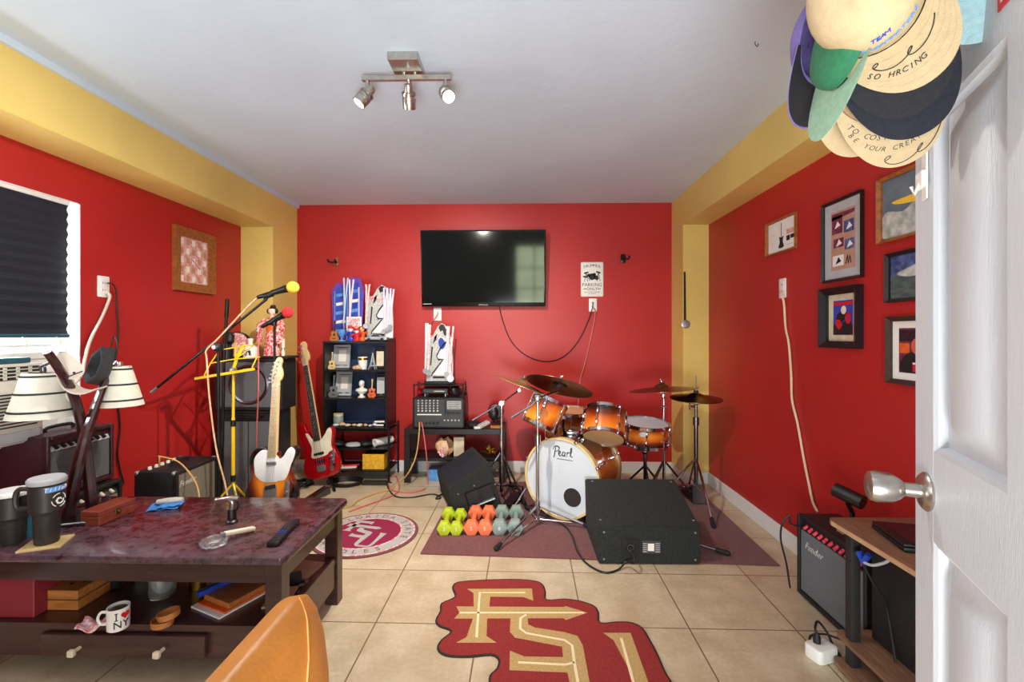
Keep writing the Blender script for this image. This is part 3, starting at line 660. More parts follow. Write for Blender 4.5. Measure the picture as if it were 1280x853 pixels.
# ================================================================ things on the table's lower shelf
z = SHZ+.001
def sx(px, Y): return at(px, 760, Y).x
b = B(); b.bb(sx(0, 1.64)-.06, sx(42, 1.64), 1.64, 1.9, z, z+.148, .003); b.mt(1); solo('storage_box', b, 'red_box', 'dark red box at the left end of the table shelf', 'box')
x0, x1 = at(61, 770, 1.7).x, at(100, 770, 1.7).x
t = thing('cigar_box', 'two-tier tan wooden box on the table shelf beside the red box', 'box', V(((x0+x1)/2, 1.76, z)))
b = B(); b.bb(x0, x1, 1.69, 1.86, z, z+.036, .002); ob('box_body', b, 'cigar_wood', t)
b = B(); b.bb(x0, x1, 1.69, 1.86, z+.04, z+.074, .002); ob('lid', b, 'cigar_wood', t)
b = B(); b.bb((x0+x1)/2-.012, (x0+x1)/2-.002, 1.73, 1.74, z+.074, z+.0755); ob('burnt_mark', b, 'ink', t); b = B(); b.bb((x0+x1)/2+.02, (x0+x1)/2+.03, 1.75, 1.76, z+.074, z+.0755); ob('burnt_mark', b, 'ink', t)
x0 = at(104, 770, 1.8).x; b = B(T(x0, 1.86, z) @ RZ(12)); b.bb(0, .11, -.05, .07, 0, .05, .004); solo('black_case', b, 'black_plastic', 'black case behind the tan wooden box on the table shelf', 'case')
p = fl(123, 784, z); b = B(T(p.x, p.y, z) @ RZ(20))
b.grid(lambda u, v: (-.055+.11*u, -.03+.07*v, .006+.02*math.sin(3*u+2)**2+.006*math.sin(11*u+7*v)), 16, 8, .003); solo('tissue_packet', b, 'pink_cloth', 'crumpled pink and white packet left of the white mug', 'packet')
p = fl(148, 785, z)
t = thing('coffee_mug', 'white mug with a red heart and black letters on the table shelf', 'mug', V((p.x, p.y, z)))
m = T(p.x, p.y, z)
b = B(m); b.lathe([(0, 0), (.036, 0), (.039, .003), (.04, .09), (.0395, .092), (.036, .09), (.035, .008), (0, .007)], n=32); ob('mug_body', b, 'porcelain', t)
b = B(m); b.tube(cat([(-.037, -.01, .07), (-.06, -.016, .072), (-.07, -.02, .048), (-.06, -.016, .024), (-.037, -.01, .022)], 5), .0055, 8); ob('handle', b, 'porcelain', t)
b = B(m); b.lathe([(0, .075), (.0355, .075), (.03, .083), (.012, .086), (0, .08)], n=14); ob('contents', b, 'rosewood', t)
va = math.atan2(-p.y, -p.x)+R(16)
def onmug(x, zz, k): a = va+x/.04; return FR(V((p.x+.0402*math.cos(a), p.y+.0402*math.sin(a), z+zz)), (-math.sin(a), math.cos(a), 0), (0, 0, 1))
b = B()
for ch, x, zz in (('I', -.018, .063), ('N', -.014, .028), ('Y', .014, .028)): b.text(ch, .036, onmug(x, zz, 1) @ S3(1.1, 1.15, 1), .0012)
for ch, x, zz in (('I', -.018, .063),):                                       # slab serifs
    for s in (-1, 1): b.box((0, s*.014, 0), (.011, .003, .003), onmug(x, zz, 1))
ob('lettering', b, 'ink', t)
b = B(); hp = [(.016*math.sin(q)**3, .001*(13*math.cos(q)-5*math.cos(2*q)-2*math.cos(3*q)-math.cos(4*q))) for q in [2*PI*k/28 for k in range(28)]]
b.prism(hp, -.001, .0016, onmug(.012, .064, 1)); ob('heart', b, 'bright_red', t)
for o in t.children: o.data.transform(S3(.84, .84, .84))
q0, q1 = V((sx(139, 1.95), 1.93, z+.008)), V((sx(152, 1.8), 1.82, z+.13)); b = B(); b.tube([q0, q1], [.012, .009], 4); solo('wooden_stick', b, 'cigar_wood', 'tan wooden stick propped behind the white mug', 'stick')
p = V((sx(172, 1.95), 1.98, z)); b = B(); b.ball(p+V((0, 0, .05)), (.05, .045, .05), n=14)
for v in b.bm.verts: v.co += V((math.sin(90*v.co.z), math.sin(80*v.co.x), 0))*.004
solo('crumpled_bag', b, 'paper_grey', 'crumpled grey bag behind the white mug on the table shelf', 'bag')
p = V((sx(198, 1.78), 1.8, z)); t = thing('glass_jar', 'clear jar stuffed with plastic behind the wooden rings', 'jar', p)
b = B(T(p)); b.lathe([(0, 0), (.042, 0), (.046, .01), (.046, .12), (.044, .12), (.044, .01), (0, .006)], n=24); ob('jar_glass', b, 'clear_glass', t)
b = B(T(p)); b.ball((0, 0, .064), (.04, .04, .054), n=18)
for v in b.bm.verts: v.co += V((math.sin(130*v.co.z), math.sin(120*v.co.x), math.sin(110*v.co.y)))*.003
ob('plastic_filling', b, 'clear_bag', t)
p = fl(205, 781, z)
def cup_ring(m, label):
    b = B(m); b.lathe([(.03, 0), (.034, 0), (.036, .02), (.033, .02), (.03, .004), (.03, 0)], n=28); b.lathe([(0, .002), (.03, .002), (.03, .004), (0, .004)], n=28); return solo('wooden_dish', b, 'cigar_wood', label, 'dish', 'wooden dishes on the table shelf', origin=V(m.translation))
cup_ring(T(p.x-.005, p.y, z), 'lower of two small stacked wooden dishes on the table shelf')
cup_ring(T(p.x+.012, p.y+.008, z+.0225) @ RY(-9), 'upper tilted one of two small stacked wooden dishes on the table shelf')
p = V((sx(246, 1.85), 1.86, z)); t = thing('gold_tin', 'shiny gold tin at the back of the table shelf', 'tin', p)
b = B(T(p)); b.lathe([(0, 0), (.034, 0), (.034, .055), (0, .055)], n=24); ob('tin_body', b, 'gold', t)
b = B(T(p)); b.lathe([(0, .055), (.0355, .055), (.0355, .068), (0, .069)], n=24); ob('lid', b, 'gold', t)
# magazines, folder and tray
xa, xb = sx(240, 1.66), sx(326, 1.66)
def sheet(name, x0, x1, y0, y1, zz, th, m, label, rot, cat_):
    b = B(T((x0+x1)/2, (y0+y1)/2, zz) @ RZ(rot)); b.bb(-(x1-x0)/2, (x1-x0)/2, -(y1-y0)/2, (y1-y0)/2, 0, th, .001); return solo(name, b, m, label, cat_)
sheet('paper_tray', xa+.0, xa+.17, 1.67, 1.93, z, .007, 'white_plastic', 'white tray lowest under the magazines on the table shelf', -24, 'tray')
sheet('magazine', xa+.01, xa+.165, 1.69, 1.92, z+.0075, .006, 'orange', 'orange and red magazine lying on the white tray', -22, 'magazine')
sheet('magazine', xa+.02, xa+.17, 1.71, 1.93, z+.014, .02, 'cigar_wood', 'thick brown book topmost on the magazines', -24, 'book')
b = B(T(xa+.03, 1.83, z+.046) @ RZ(-28) @ RX(0)); b.bb(-.012, .012, -.12, .12, -.011, .011, .005, seg=2); solo('ring_binder', b, 'blue', 'glossy blue rolled folder leaning on the brown book', 'folder')
# right end of the shelf, seen from the side
sheet('envelope', -1.0, -.91, 1.72, 1.86, z, .008, 'edge_tan', 'tan envelope on the right end of the table shelf', 8, 'envelope')
sheet('paper_leaflet', -1.03, -.9, 1.93, 2.07, z, .01, 'photo_tan', 'pinkish leaflet at the back right of the table shelf', -12, 'leaflet')
sheet('eyeglass_case', -1.01, -.93, 1.87, 1.93, z, .03, 'black_plastic', 'black case between the envelope and the leaflet', 30, 'case')
b = B(); rnd = random.Random(5)
for k in range(9): p = V((-.895+rnd.uniform(-.02, .012), 1.72+k*.026, z+.004)); b.lathe([(0, 0), (.012, 0), (.012, .003), (0, .003)], T(p), 12)
o = solo('loose_coins', b, 'silver', 'loose coins strewn along the right edge of the table shelf', 'coins'); o['kind'] = 'stuff'
# ================================================================ amplifiers and cabinets at the left
def combo(name, label, m, w, d, h, panel, grille, body, cat_='amplifier', knobs=7, logo=None, top_panel=True, handle=True, corners=True, pm='control_grey', km='silver'):
    """amplifier: local x = width seen from its front, y = back, z = up; origin front left bottom"""
    t = thing(name, label, cat_, m @ T(w/2, d/2, 0)); mm = T(-w/2, -d/2, 0)
    b = B(mm); b.bb(0, w, .02, d, .008, h, .008, seg=2); b.bb(0, .018, 0, .03, .008, h, .004); b.bb(w-.018, w, 0, .03, .008, h, .004); b.bb(.018, w-.018, 0, .03, h-.018, h, .004); b.bb(.018, w-.018, 0, .03, .008, .028, .004)
    for x in (.03, w-.03):
        for y in (.04, d-.04): b.cyl((x, y, 0), (x, y, .012), .012)
    ob('cabinet', b, body, t, False)
    gt = h-.02-panel
    b = B(mm); b.bb(.02, w-.02, .008, .022, .03, gt, .003); g = ob('grille', b, grille, t, False)
    if panel:
        b = B(mm); b.hexa([(.018, .01, gt+.004), (w-.018, .01, gt+.004), (w-.018, .04, gt+.004), (.018, .04, gt+.004), (.018, .035, h-.018), (w-.018, .035, h-.018), (w-.018, .05, h-.018), (.018, .05, h-.018)]); p = ob('control_panel', b, pm, t, False)
        for k in range(knobs):
            x = .05+(w-.1)*k/(knobs-1); z = gt+panel*.5; b = B(mm); b.cyl((x, .024, z), (x, .004, z-.012), .009, .0075, 12); ob('knob', b, km, p, False)
    if handle:
        b = B(mm); b.tube(cat([(w*.3, d*.5, h), (w*.32, d*.5, h+.018), (w*.5, d*.5, h+.022), (w*.68, d*.5, h+.018), (w*.7, d*.5, h)], 4), .008); ob('handle', b, 'black_vinyl', t, False)
    if corners:
        for x in (0, w):
            for y in (.012, d):
                b = B(mm); b.ball((x+(.012 if x == 0 else -.012), y+(.01 if y < .1 else -.012), h-.01), (.018, .018, .014), n=10); ob('corner_guard', b, 'silver', t, False)
    if logo:
        b = B(mm); b.text(logo, .045, FR((w*.26, .0075, gt-.06), (1, 0, 0), (0, 0, 1)), .002, .35); ob('logo', b, 'label_silver', g, False)
    return t
ML = lambda x, y, z: T(x, y, z) @ RZ(90)            # front faces +x
# small combo on a bigger one, against the left wall
combo('guitar_amplifier', 'black combo amplifier with red reflection put into its colour, standing left of the lamp', ML(-2.1, 1.98, .512), .335, .235, .285, .055, 'grille_grey', 'black_redsheen', knobs=8, pm='label_silver', km='black_plastic', corners=False)
combo('guitar_amplifier', 'low black amplifier underneath the smaller combo, mostly behind the coffee table', ML(-2.07, 1.97, .0), .36, .28, .51, .05, 'grille_tan', 'black_vinyl', knobs=6, corners=False, handle=False, km='cream')
AMP3 = combo('guitar_amplifier', 'black amplifier with pale grille cloth on the floor by the left wall', ML(-1.915, 2.5, 0), .345, .245, .49, 0, 'grille_tan', 'black_vinyl', logo='Fender')
for k in range(5):
    b = B(); y = 2.55+.045*k; b.cyl((-2.11, y, .489), (-2.11, y, .505), .011, .009, 12); ob('knob', b, 'cream', AMP3)
cable('instrument_cable', [(-2.08, 2.58, .495), (-2.07, 2.57, .55), at(200, 571, 2.6), at(222, 577, 2.6), at(238, 593, 2.55), at(247, 610, 2.5), at(252, 640, 2.46), (-1.72, 2.5, .05), (-1.7, 2.6, .006), (-1.75, 2.9, .006)], .0042, 'cord_tan', 'tan cable looping out of the pale-grille amplifier')
# two bass cabinets stacked
p0, p1 = at(268, 600, 3.35), at(352, 600, 3.35)
uz0, uz1 = at(300, 514, 3.35).z, at(300, 449, 3.35).z
def cabinet(label, x0, x1, y0, d, z0, z1, speaker):
    w, h = x1-x0, z1-z0
    t = thing('speaker_cabinet', label, 'speaker', V(((x0+x1)/2, y0+d/2, z0))); m = T(x0, y0, z0)
    b = B(m); b.bb(0, w, .018, d, 0, h, .01, seg=2)
    for q in ((0, .02, 0, h), (w-.02, w, 0, h)): b.bb(q[0], q[1], 0, .02, q[2], q[3], .004)
    b.bb(.02, w-.02, 0, .02, h-.02, h, .004); b.bb(.02, w-.02, 0, .02, 0, .02, .004); ob('cabinet', b, 'black_vinyl', t)
    b = B(m); b.bb(.022, w-.022, .006, .017, .022, h-.022, .002); g = ob('grille', b, 'grille_grey' if speaker else 'black_vinyl', t)
    if speaker:
        b = B(m); b.lathe([(.125, .0), (.14, .004), (.15, .0)], FR((w*.5, .0058, h*.5), (1, 0, 0), (0, 0, 1)), 40); ob('speaker_ring', b, 'dark_chrome', g)
    else:
        for x in (.03, w*.52): 
            b = B(m); b.bb(x, x+w*.44, .002, .007, .06, h-.08, .003); ob('front_panel', b, 'grille_grey', t)
        b = B(m); b.tube([(w*.25, .004, h-.04), (w*.25, -.02, h-.04), (w*.75, -.02, h-.04), (w*.75, .004, h-.04)], .008); ob('handle', b, 'black_plastic', t)
    for x in (.012, w-.012):
        for z in (.012, h-.012):
            b = B(m); b.box((x, .012, z), (.034, .03, .034), None, .008, 2); ob('corner_guard', b, 'black_plastic', t)
    return t
cabinet('square black speaker cabinet on top of the taller black cabinet by the yellow pillar', p0.x, p1.x, 3.35, .22, uz0+.004, uz1, True)
cabinet('tall black cabinet underneath the square speaker cabinet, standing on the floor', p0.x+.01, at(347, 600, 3.36).x, 3.36, .2, 0, uz0, False)
ct = uz1
# --- on top of the cabinets
b = B(); b.bb(at(324, 446, 3.38).x, at(361, 446, 3.38).x, 3.37, 3.55, ct+.001, ct+.02, .003); solo('doll_stand', b, 'black_wood', 'flat black board under the kimono doll on the upper speaker cabinet', 'stand')
def doll():
    p = V((at(340, 446, 3.44).x, 3.44, ct+.021)); h = at(340, 384, 3.44).z-p.z
    t = thing('kimono_doll', 'doll in a red and white kimono with dark hair on the upper speaker cabinet', 'doll', p); k = h/.36; m = T(p) @ S3(k, k, k)
    b = B(m); b.lathe([(0, 0), (.062, 0), (.058, .03), (.05, .1), (.042, .17), (.036, .2), (.045, .24), (.05, .265), (.035, .28), (.014, .287), (0, .287)], n=28, sy=.75); ob('kimono', b, 'kimono', t)
    b = B(m); b.lathe([(.037, .185), (.043, .19), (.043, .225), (.037, .23)], n=28, sy=.78); ob('sash', b, 'orange', t)
    for s in (-1, 1):
        b = B(m); b.tube(cat([(s*.045, 0, .268), (s*.075, -.012, .225), (s*.075, -.03, .185)], 5), [.018, .02, .022, .024, .025, .027, .028, .029, .03, .03, .03], 10); b.hexa([(s*.06, -.045, .09), (s*.095, -.035, .09), (s*.095, -.02, .09), (s*.06, -.03, .09), (s*.05, -.05, .2), (s*.1, -.035, .2), (s*.1, -.01, .2), (s*.05, -.02, .2)]); ob('sleeve', b, 'kimono', t)
        b = B(m); b.ball((s*.07, -.055, .185), (.01, .012, .013), n=8); ob('hand', b, 'skin_pale', t)
    b = B(m); b.lathe([(0, .28), (.011, .28), (.012, .3), (.02, .306), (.027, .325), (.024, .345), (0, .352)], n=18); b.ball((0, -.0265, .322), (.003, .003, .004), n=6); hd = ob('head', b, 'skin_pale', t)
    b = B(m); b.ball((0, .009, .334), (.03, .027, .03), n=16); b.ball((0, .016, .362), (.02, .02, .016), n=12); b.ball((.03, .006, .33), (.012, .014, .02), n=10); b.ball((-.03, .006, .33), (.012, .014, .02), n=10); ob('hair', b, 'hair_black', hd)
    b = B(m)
    for s in (-1, 1): b.ball((s*.009, -.0245, .327), (.0035, .002, .002), n=6)
    b.mt(1); b.ball((0, -.0255, .312), (.004, .002, .002), n=6); ob('face_paint', b, ('ink', 'bright_red'), hd)
doll()
p = V((at(314, 446, 3.42).x, 3.41, ct)); h = at(314, 423, 3.41).z-ct
t = thing('sake_bottle', 'white bottle with black brush characters left of the kimono doll', 'bottle', p)
b = B(T(p)); b.lathe([(0, 0), (.044, 0), (.05, .006), (.05, h*.5), (.046, h*.58), (.022, h*.68), (.017, h*.72), (.017, h*.86), (.02, h*.87)], n=24); ob('bottle_body', b, 'porcelain', t)
b = B(T(p)); b.lathe([(0, h*.86), (.019, h*.86), (.02, h*.98), (0, h)], n=16); ob('cap', b, 'paper', t)
b = B(T(p+V((.008, -.0505, h*.3))))
for q in ([(-.02, .02), (-.012, .01)], [(-.018, .0), (-.014, -.024)], [(-.004, .024), (-.006, -.02)], [(-.012, .006), (.006, .01)], [(.012, .02), (.014, -.018)], [(.006, .004), (.022, .008)], [(.02, .016), (.024, -.02)]): b.tube([(x, 0, z) for x, z in q], .0028, 5)
ob('brush_characters', b, 'ink', t)
p = V((at(284, 446, 3.41).x, 3.41, ct)); b = B(T(p)); b.lathe([(0, 0), (.04, 0), (.042, .085), (.038, .085), (.036, .01), (0, .008)], n=20); solo('dark_cup', b, 'black_plastic', 'dark cup on the upper speaker cabinet beside the white bottle', 'cup')
p = V((at(287, 425, 3.5).x, 3.5, ct)); b = B(T(p)); b.lathe([(0, 0), (.03, 0), (.02, .02), (.014, .1), (.035, .13), (.034, .17), (.015, .2), (0, .2)], n=16); solo('dark_ornament', b, 'hair_black', 'small black rounded ornament standing behind the dark cup', 'ornament')
p = V((at(297, 425, 3.535).x, 3.535, ct)); t = thing('hand_drum', 'round pink hand drum with a black rim leaning behind the white bottle', 'hand drum', p)
m = T(p+V((0, 0, .1))) @ RX(80); b = B(m); b.ring(.094, .101, -.018, .018, n=44); ob('rim', b, 'ink', t)
b = B(m); b.lathe([(0, .012), (.095, .012), (.095, .015), (0, .015)], n=44); ob('drum_skin', b, 'pink_cloth', t)
p = V((at(354, 446, 3.42).x, 3.42, ct+.02)); b = B(T(p)); b.lathe([(0, 0), (.012, 0), (.014, .03), (.006, .045), (.005, .055), (.012, .06), (.012, .13), (0, .13)], n=12); solo('small_figurine', b, ('skin_pale'), 'tiny pale figurine at the right of the kimono doll', 'figurine')
# ================================================================ stands
def mic(parent_label, name, tail, head, ballc, rb, foam, label):
    t = thing(name, label, 'microphone', V(tail)); d = (V(head)-V(tail)).normalized(); L = (V(head)-V(tail)).length
    b = B(axisM(tail, head)); b.lathe([(0, 0), (.011, 0), (.013, .02), (.015, L*.5), (.02, L*.85), (.024, L), (0, L)], n=18); b.box((0, .016, L*.55), (.008, .004, .02)); ob('microphone_body', b, 'black_plastic', t)
    b = B(); b.ball(ballc, (rb, rb, rb), n=22); ob('windscreen', b, foam, t); return t
def tripod_base(b, x, y, z0, r, n=3, a0=20, tr=.008):
    for k in range(n):
        a = R(a0+120*k); b.tube([(x, y, z0+.07), (x+r*math.cos(a), y+r*math.sin(a), .012)], tr, 8)
# boom stand with the yellow microphone
Y = 2.75; pv = at(273, 434, Y); px_, py_ = pv.x, pv.y
t = thing('microphone_stand', 'tall black boom stand holding the yellow microphone', 'microphone stand', V((px_, py_, 0)))
b = B(); b.cyl((px_, py_, .1), (px_, py_, .62), .012); b.cyl((px_, py_, .58), (px_, py_, .66), .017); b.cyl((px_, py_, .62), (px_, py_, pv.z), .009); ob('pole', b, 'black_metal', t)
b = B(); b.cyl((px_, py_, .1), (px_, py_, .17), .02); ob('hub', b, 'black_plastic', t)
for k in range(3):
    b = B(); a = R(30+120*k); b.tube([(px_, py_, .14), (px_+.26*math.cos(a), py_+.26*math.sin(a), .012)], .008, 8); lg = ob('leg', b, 'black_metal', t)
    b = B(); e = V((px_+.26*math.cos(a), py_+.26*math.sin(a), .012)); b.ball(e, (.014, .014, .012), n=10); ob('rubber_foot', b, 'rubber', lg)
e0, e1 = at(189, 491, 2.72), at(331, 376, 2.78)
b = B(); b.tube([e0, e1], .0078, 10); ob('boom_arm', b, 'black_metal', t)
b = B(); b.tube([e0, e0+(e1-e0)*.055], .0095, 10); ob('boom_weight', b, 'silver', t)
b = B(); b.box(pv, (.05, .04, .05), None, .01, 2); k_ = ob('clutch', b, 'black_plastic', t)
b = B(); b.cyl(pv+V((0, -.02, 0)), pv+V((0, -.045, 0)), .012); ob('clutch_knob', b, 'silver', k_)
b = B(); b.tube([e1, at(334, 371, 2.78), at(337, 367, 2.78)], .011, 8); b.tube([at(330, 371, 2.78), at(341, 367.5, 2.78)], .017, 12); ob('clip', b, 'black_plastic', t)
mic('', 'microphone', at(322, 372, 2.78), at(358, 361, 2.78), at(366, 359.5, 2.78), .037, 'foam_yellow', 'black microphone with yellow foam windscreen on the boom stand')
cable('microphone_cable', [at(322, 372, 2.78), at(312, 381, 2.77), at(296, 398, 2.75), at(272, 424, 2.72), at(258, 438, 2.71), at(258.5, 450, 2.71), at(262, 500, 2.7), at(270, 560, 2.69), at(280, 600, 2.69), at(290, 640, 2.69), (-1.66, 2.74, .006), (-1.5, 2.9, .006)], .005, 'shell_tan', 'tan cable running along the boom arm and down to the floor')
# straight stand with the red microphone
Y = 3.0; q = at(343, 404, Y); t = thing('microphone_stand', 'straight black stand behind the white-fronted guitar holding the red microphone', 'microphone stand', V((q.x, q.y, 0)))
b = B(); b.cyl((q.x, q.y, .02), (q.x, q.y, .75), .011); b.cyl((q.x, q.y, .72), (q.x, q.y, .8), .016); b.cyl((q.x, q.y, .75), q, .008); ob('pole', b, 'black_metal', t)
b = B(); b.lathe([(0, 0), (.125, 0), (.125, .012), (.03, .024), (0, .024)], T(q.x, q.y, 0), 32); ob('round_base', b, 'black_metal', t)
b = B(); b.tube([q+V((0, 0, -.02)), q+V((0, 0, .015))], .013, 8); b.tube([at(337, 404.5, Y), at(347, 398, Y)], .017, 12); ob('clip', b, 'black_plastic', t)
mic('', 'microphone', at(327, 409, Y), at(354, 394, Y), at(359.5, 391, Y), .036, 'foam_red', 'black microphone with red foam windscreen on the straight stand')
cable('microphone_cable', [at(327, 409, Y), at(324, 416, Y-.01), at(323, 440, Y-.02), at(323, 490, Y-.03), at(321, 540, Y-.05), at(320, 600, Y-.06), (-1.78, 2.9, .03), (-1.72, 2.82, .006), (-1.6, 2.7, .006)], .0045, 'cord_pink', 'pinkish red cable hanging from the red microphone')
# bare stand further back
Y = 3.05; q = at(284.5, 374, Y); q2 = at(280, 450, Y)
t = thing('microphone_stand', 'bare dark pole of a stand rising behind the boom arm', 'microphone stand', V((q2.x-.02, q2.y, 0)))
b = B(); b.tube([(q2.x-.02, q2.y, .02), q2, q], [.011, .01, .01], 8); b.tube([q+(q2-q)*.3, q], .0135, 8); ob('pole', b, 'black_metal', t)
b = B(); b.lathe([(0, 0), (.1, 0), (.1, .012), (.03, .024), (0, .024)], T(q2.x-.02, q2.y, 0), 28); ob('round_base', b, 'black_metal', t)
# yellow folding music stand
Y = 2.9; c = at(291.5, 463, Y); t = thing('music_stand', 'yellow folding wire music stand in front of the speaker cabinets', 'music stand', V((c.x, c.y, 0)))
b = B(); b.cyl((c.x, c.y, .3), (c.x, c.y, .72), .011); b.cyl((c.x, c.y, .7), (c.x+.002, c.y, c.z), .0085); ob('pole', b, 'yellow_enamel', t)
for z in (at(293, 529, Y).z, at(294, 598, Y).z):
    b = B(); b.cyl((c.x, c.y, z-.02), (c.x, c.y, z+.02), .016); ob('collar', b, 'black_plastic', t)
for k in range(3):
    a = R(80+120*k); b = B(); b.tube([(c.x, c.y, .3), (c.x+.25*math.cos(a), c.y+.25*math.sin(a), .01)], .007, 6); b.tube([(c.x, c.y, .12), (c.x+.13*math.cos(a), c.y+.13*math.sin(a), .155)], .005, 6); ob('leg', b, 'yellow_enamel', t)
b = B(); b.cyl(c+V((0, -.02, 0)), c+V((0, .02, 0)), .014); b.ball(c+V((0, -.02, 0)), .012, n=8); ob('hinge', b, 'silver', t)
def bar(pts, w, d, parent, nm='desk_bar'):
    b = B()
    for p, q in zip(pts, pts[1:]):
        p, q = V(p), V(q); m = FR(p, q-p, V((0, 1, 0)).cross(q-p)); L = (q-p).length; b.bb(0, L, -w/2, w/2, -d/2, d/2, .001, m=m)
    return ob(nm, b, 'yellow_enamel', parent)
bar([at(244, 473.5, Y-.06), at(318, 461.5, Y-.02)], .017, .02, t, 'desk_lip')
bar([at(291, 464, Y), at(297, 445, Y+.08), at(306, 431, Y+.14)], .022, .005, t)
bar([at(255, 470, Y-.04), at(264, 453, Y+.03), at(273, 440, Y+.08)], .008, .005, t); bar([at(315, 460, Y-.02), at(321, 447, Y+.04)], .008, .005, t)
bar([at(262, 454.5, Y+.03), at(294, 449, Y+.05), at(325, 446.5, Y+.05)], .008, .004, t); bar([at(279, 437, Y+.09), at(303, 433, Y+.12), at(318, 431.5, Y+.13)], .008, .004, t)
bar([at(294, 450, Y+.05), at(294.5, 435, Y+.1), at(294, 424, Y+.15)], .01, .004, t); bar([at(295, 449, Y+.06), at(312, 436, Y+.13), at(325, 424.5, Y+.18)], .006, .004, t)
b = B(); b.ring(.012, .0165, -.003, .003, T(c+V((.022, -.01, -.02))) @ RX(90), 20); ob('ring_pull', b, 'brass', t)
# ================================================================ guitars
def spl(pts, n=5): return [(p.x, p.y) for p in cat([V((x, y, 0)) for x, y in pts], n, True)]
FG = FR((0, 0, 0), (1, 0, 0), (0, 0, 1))            # drawing plane x,z ; extrusion toward the front (-y)
def guitar(name, label, m, body, th, bodym, pick, pickm, scale, bz, neck0, w0, w1, head, headm, board, nst, tuner_pos, pickups, extras, frets, pins):
    t = thing(name, label, 'guitar', m); f = FG
    b = B(f); b.prism(spl(body), -th, 0, bev=.006); ob('body', b, bodym, t, False)
    if pick:
        b = B(f); b.prism(spl(pick, 4), .0003, .0028, bev=.0006); ob('pickguard', b, pickm, t, False)
    nz = bz+scale
    b = B(f); b.prism([(-w0/2, neck0), (w0/2, neck0), (w1/2, nz), (-w1/2, nz)], -.016, .003, bev=.002); nk = ob('neck', b, headm, t, False)
    b = B(f); b.prism([(-w0/2, neck0), (w0/2, neck0), (w1/2, nz), (-w1/2, nz)], .0032, .0075, bev=.001); fb = ob('fretboard', b, board, nk, False)
    b = B(f)
    for k in range(1, frets+1):
        z = bz+scale*2**(-k/12.)
        z = nz-(scale-scale*2**(-k/12.))
        if z < neck0: break
        wk = w1+(w0-w1)*(nz-z)/(nz-neck0); b.bb(-wk/2, wk/2, z-.0011, z+.0011, .0075, .0087)
    ob('fret_wires', b, 'silver', nk, False)
    b = B(f)
    for k in (3, 5, 7, 9, 12, 15, 17):
        z = nz-(scale-scale*(2**(-k/12.)+2**(-(k-1)/12.))/2)
        for x in ((-.008, .008) if k == 12 else (0,)): b.lathe([(0, .0076), (.0032, .0076), (.0032, .0079), (0, .0079)], T(x, z, 0), 8)
    o = ob('fret_markers', b, 'ink' if board == 'maple' else 'pearl_white', nk, False)
    b = B(f); b.prism(spl(head, 4), -.012, .003, bev=.002); hd = ob('headstock', b, headm, t, False)
    b = B(f); b.bb(-w1/2, w1/2, nz-.002, nz+.003, .003, .011); ob('nut', b, 'cream', nk, False)
    for (x, z, s) in tuner_pos:
        b = B(f); b.cyl((x, z, .003), (x, z, .018), .004); b.cyl((x, z, .003), (x, z, .005), .007); b.cyl((x, z, -.008), (x+s*.028, z, -.008), .003); b.ball((x+s*.036, z, -.008), (.009, .007, .003), n=8); ob('tuner', b, 'silver', hd, False)
    b = B(f)
    for k in range(nst):
        xs = (k-(nst-1)/2); x0 = xs*pins/(nst-1); x1 = xs*(w1-.008)/(nst-1); tz = tuner_pos[min(k, len(tuner_pos)-1)]
        b.tube([(x0, bz, .012), (x1, nz, .0115), (tz[0], tz[1], .014)], .0007 if nst > 4 else .0011, 4)
    ob('strings', b, 'silver', t, False)
    for (nm, x, z, w, h, d, mm, rot) in pickups:
        b = B(f @ T(x, z, 0) @ RZ(rot)); b.prism(rrect(w, h, min(w, h)*.3), .002, d, bev=.0015); ob(nm, b, mm, t, False)
    for (x, z, mm) in extras:
        b = B(f); b.cyl((x, z, .002), (x, z, .02), .0095, .009, 14); ob('knob', b, mm, t, False)
    return t
tele = [(0, 0), (.09, .004), (.15, .05), (.165, .115), (.142, .18), (.122, .23), (.132, .28), (.156, .335), (.158, .378), (.135, .4), (.105, .385), (.078, .345), (.05, .325), (.03, .33), (.026, .365), (-.026, .378), (-.06, .395), (-.11, .39), (-.148, .345), (-.148, .29), (-.13, .23), (-.146, .175), (-.168, .115), (-.152, .045), (-.09, .003)]
tpick = [(-.1, .225), (-.112, .27), (-.115, .33), (-.075, .375), (-.03, .375), (.032, .345), (.05, .325), (.075, .34), (.1, .378), (.125, .392), (.148, .372), (.145, .335), (.125, .285), (.11, .235), (.085, .2), (.045, .195), (.035, .19), (-.045, .19)]
thead = [(-.021, .76), (.021, .76), (.024, .79), (.036, .805), (.044, .83), (.04, .86), (.03, .89), (.036, .925), (.022, .945), (.002, .94), (-.012, .915), (-.022, .87), (-.03, .82)]
br = at(338, 619, 2.72); m = T(br) @ RZ(-6) @ RY(-3.2) @ RX(-9) @ T(0, 0, -.115)
TG = guitar('electric_guitar', 'sunburst electric guitar with white pickguard and maple neck behind the coffee table', m, tele, .045, 'guitar_burst', tpick, 'pearl_white', .648, .115, .335, .056, .042, thead, 'maple', 'maple', 6,
    [(-.02+.0068*k, .79+.0245*k, -1) for k in range(6)], [('bridge_plate', 0, .125, .086, .1, .006, 'silver', 0), ('bridge_pickup', 0, .16, .07, .024, .009, 'black_plastic', 12), ('neck_pickup', 0, .3, .064, .02, .01, 'silver', 0), ('control_plate', .108, .12, .03, .15, .004, 'silver', 0)], [(.108, .13, 'silver'), (.108, .09, 'silver')], 21, .054)
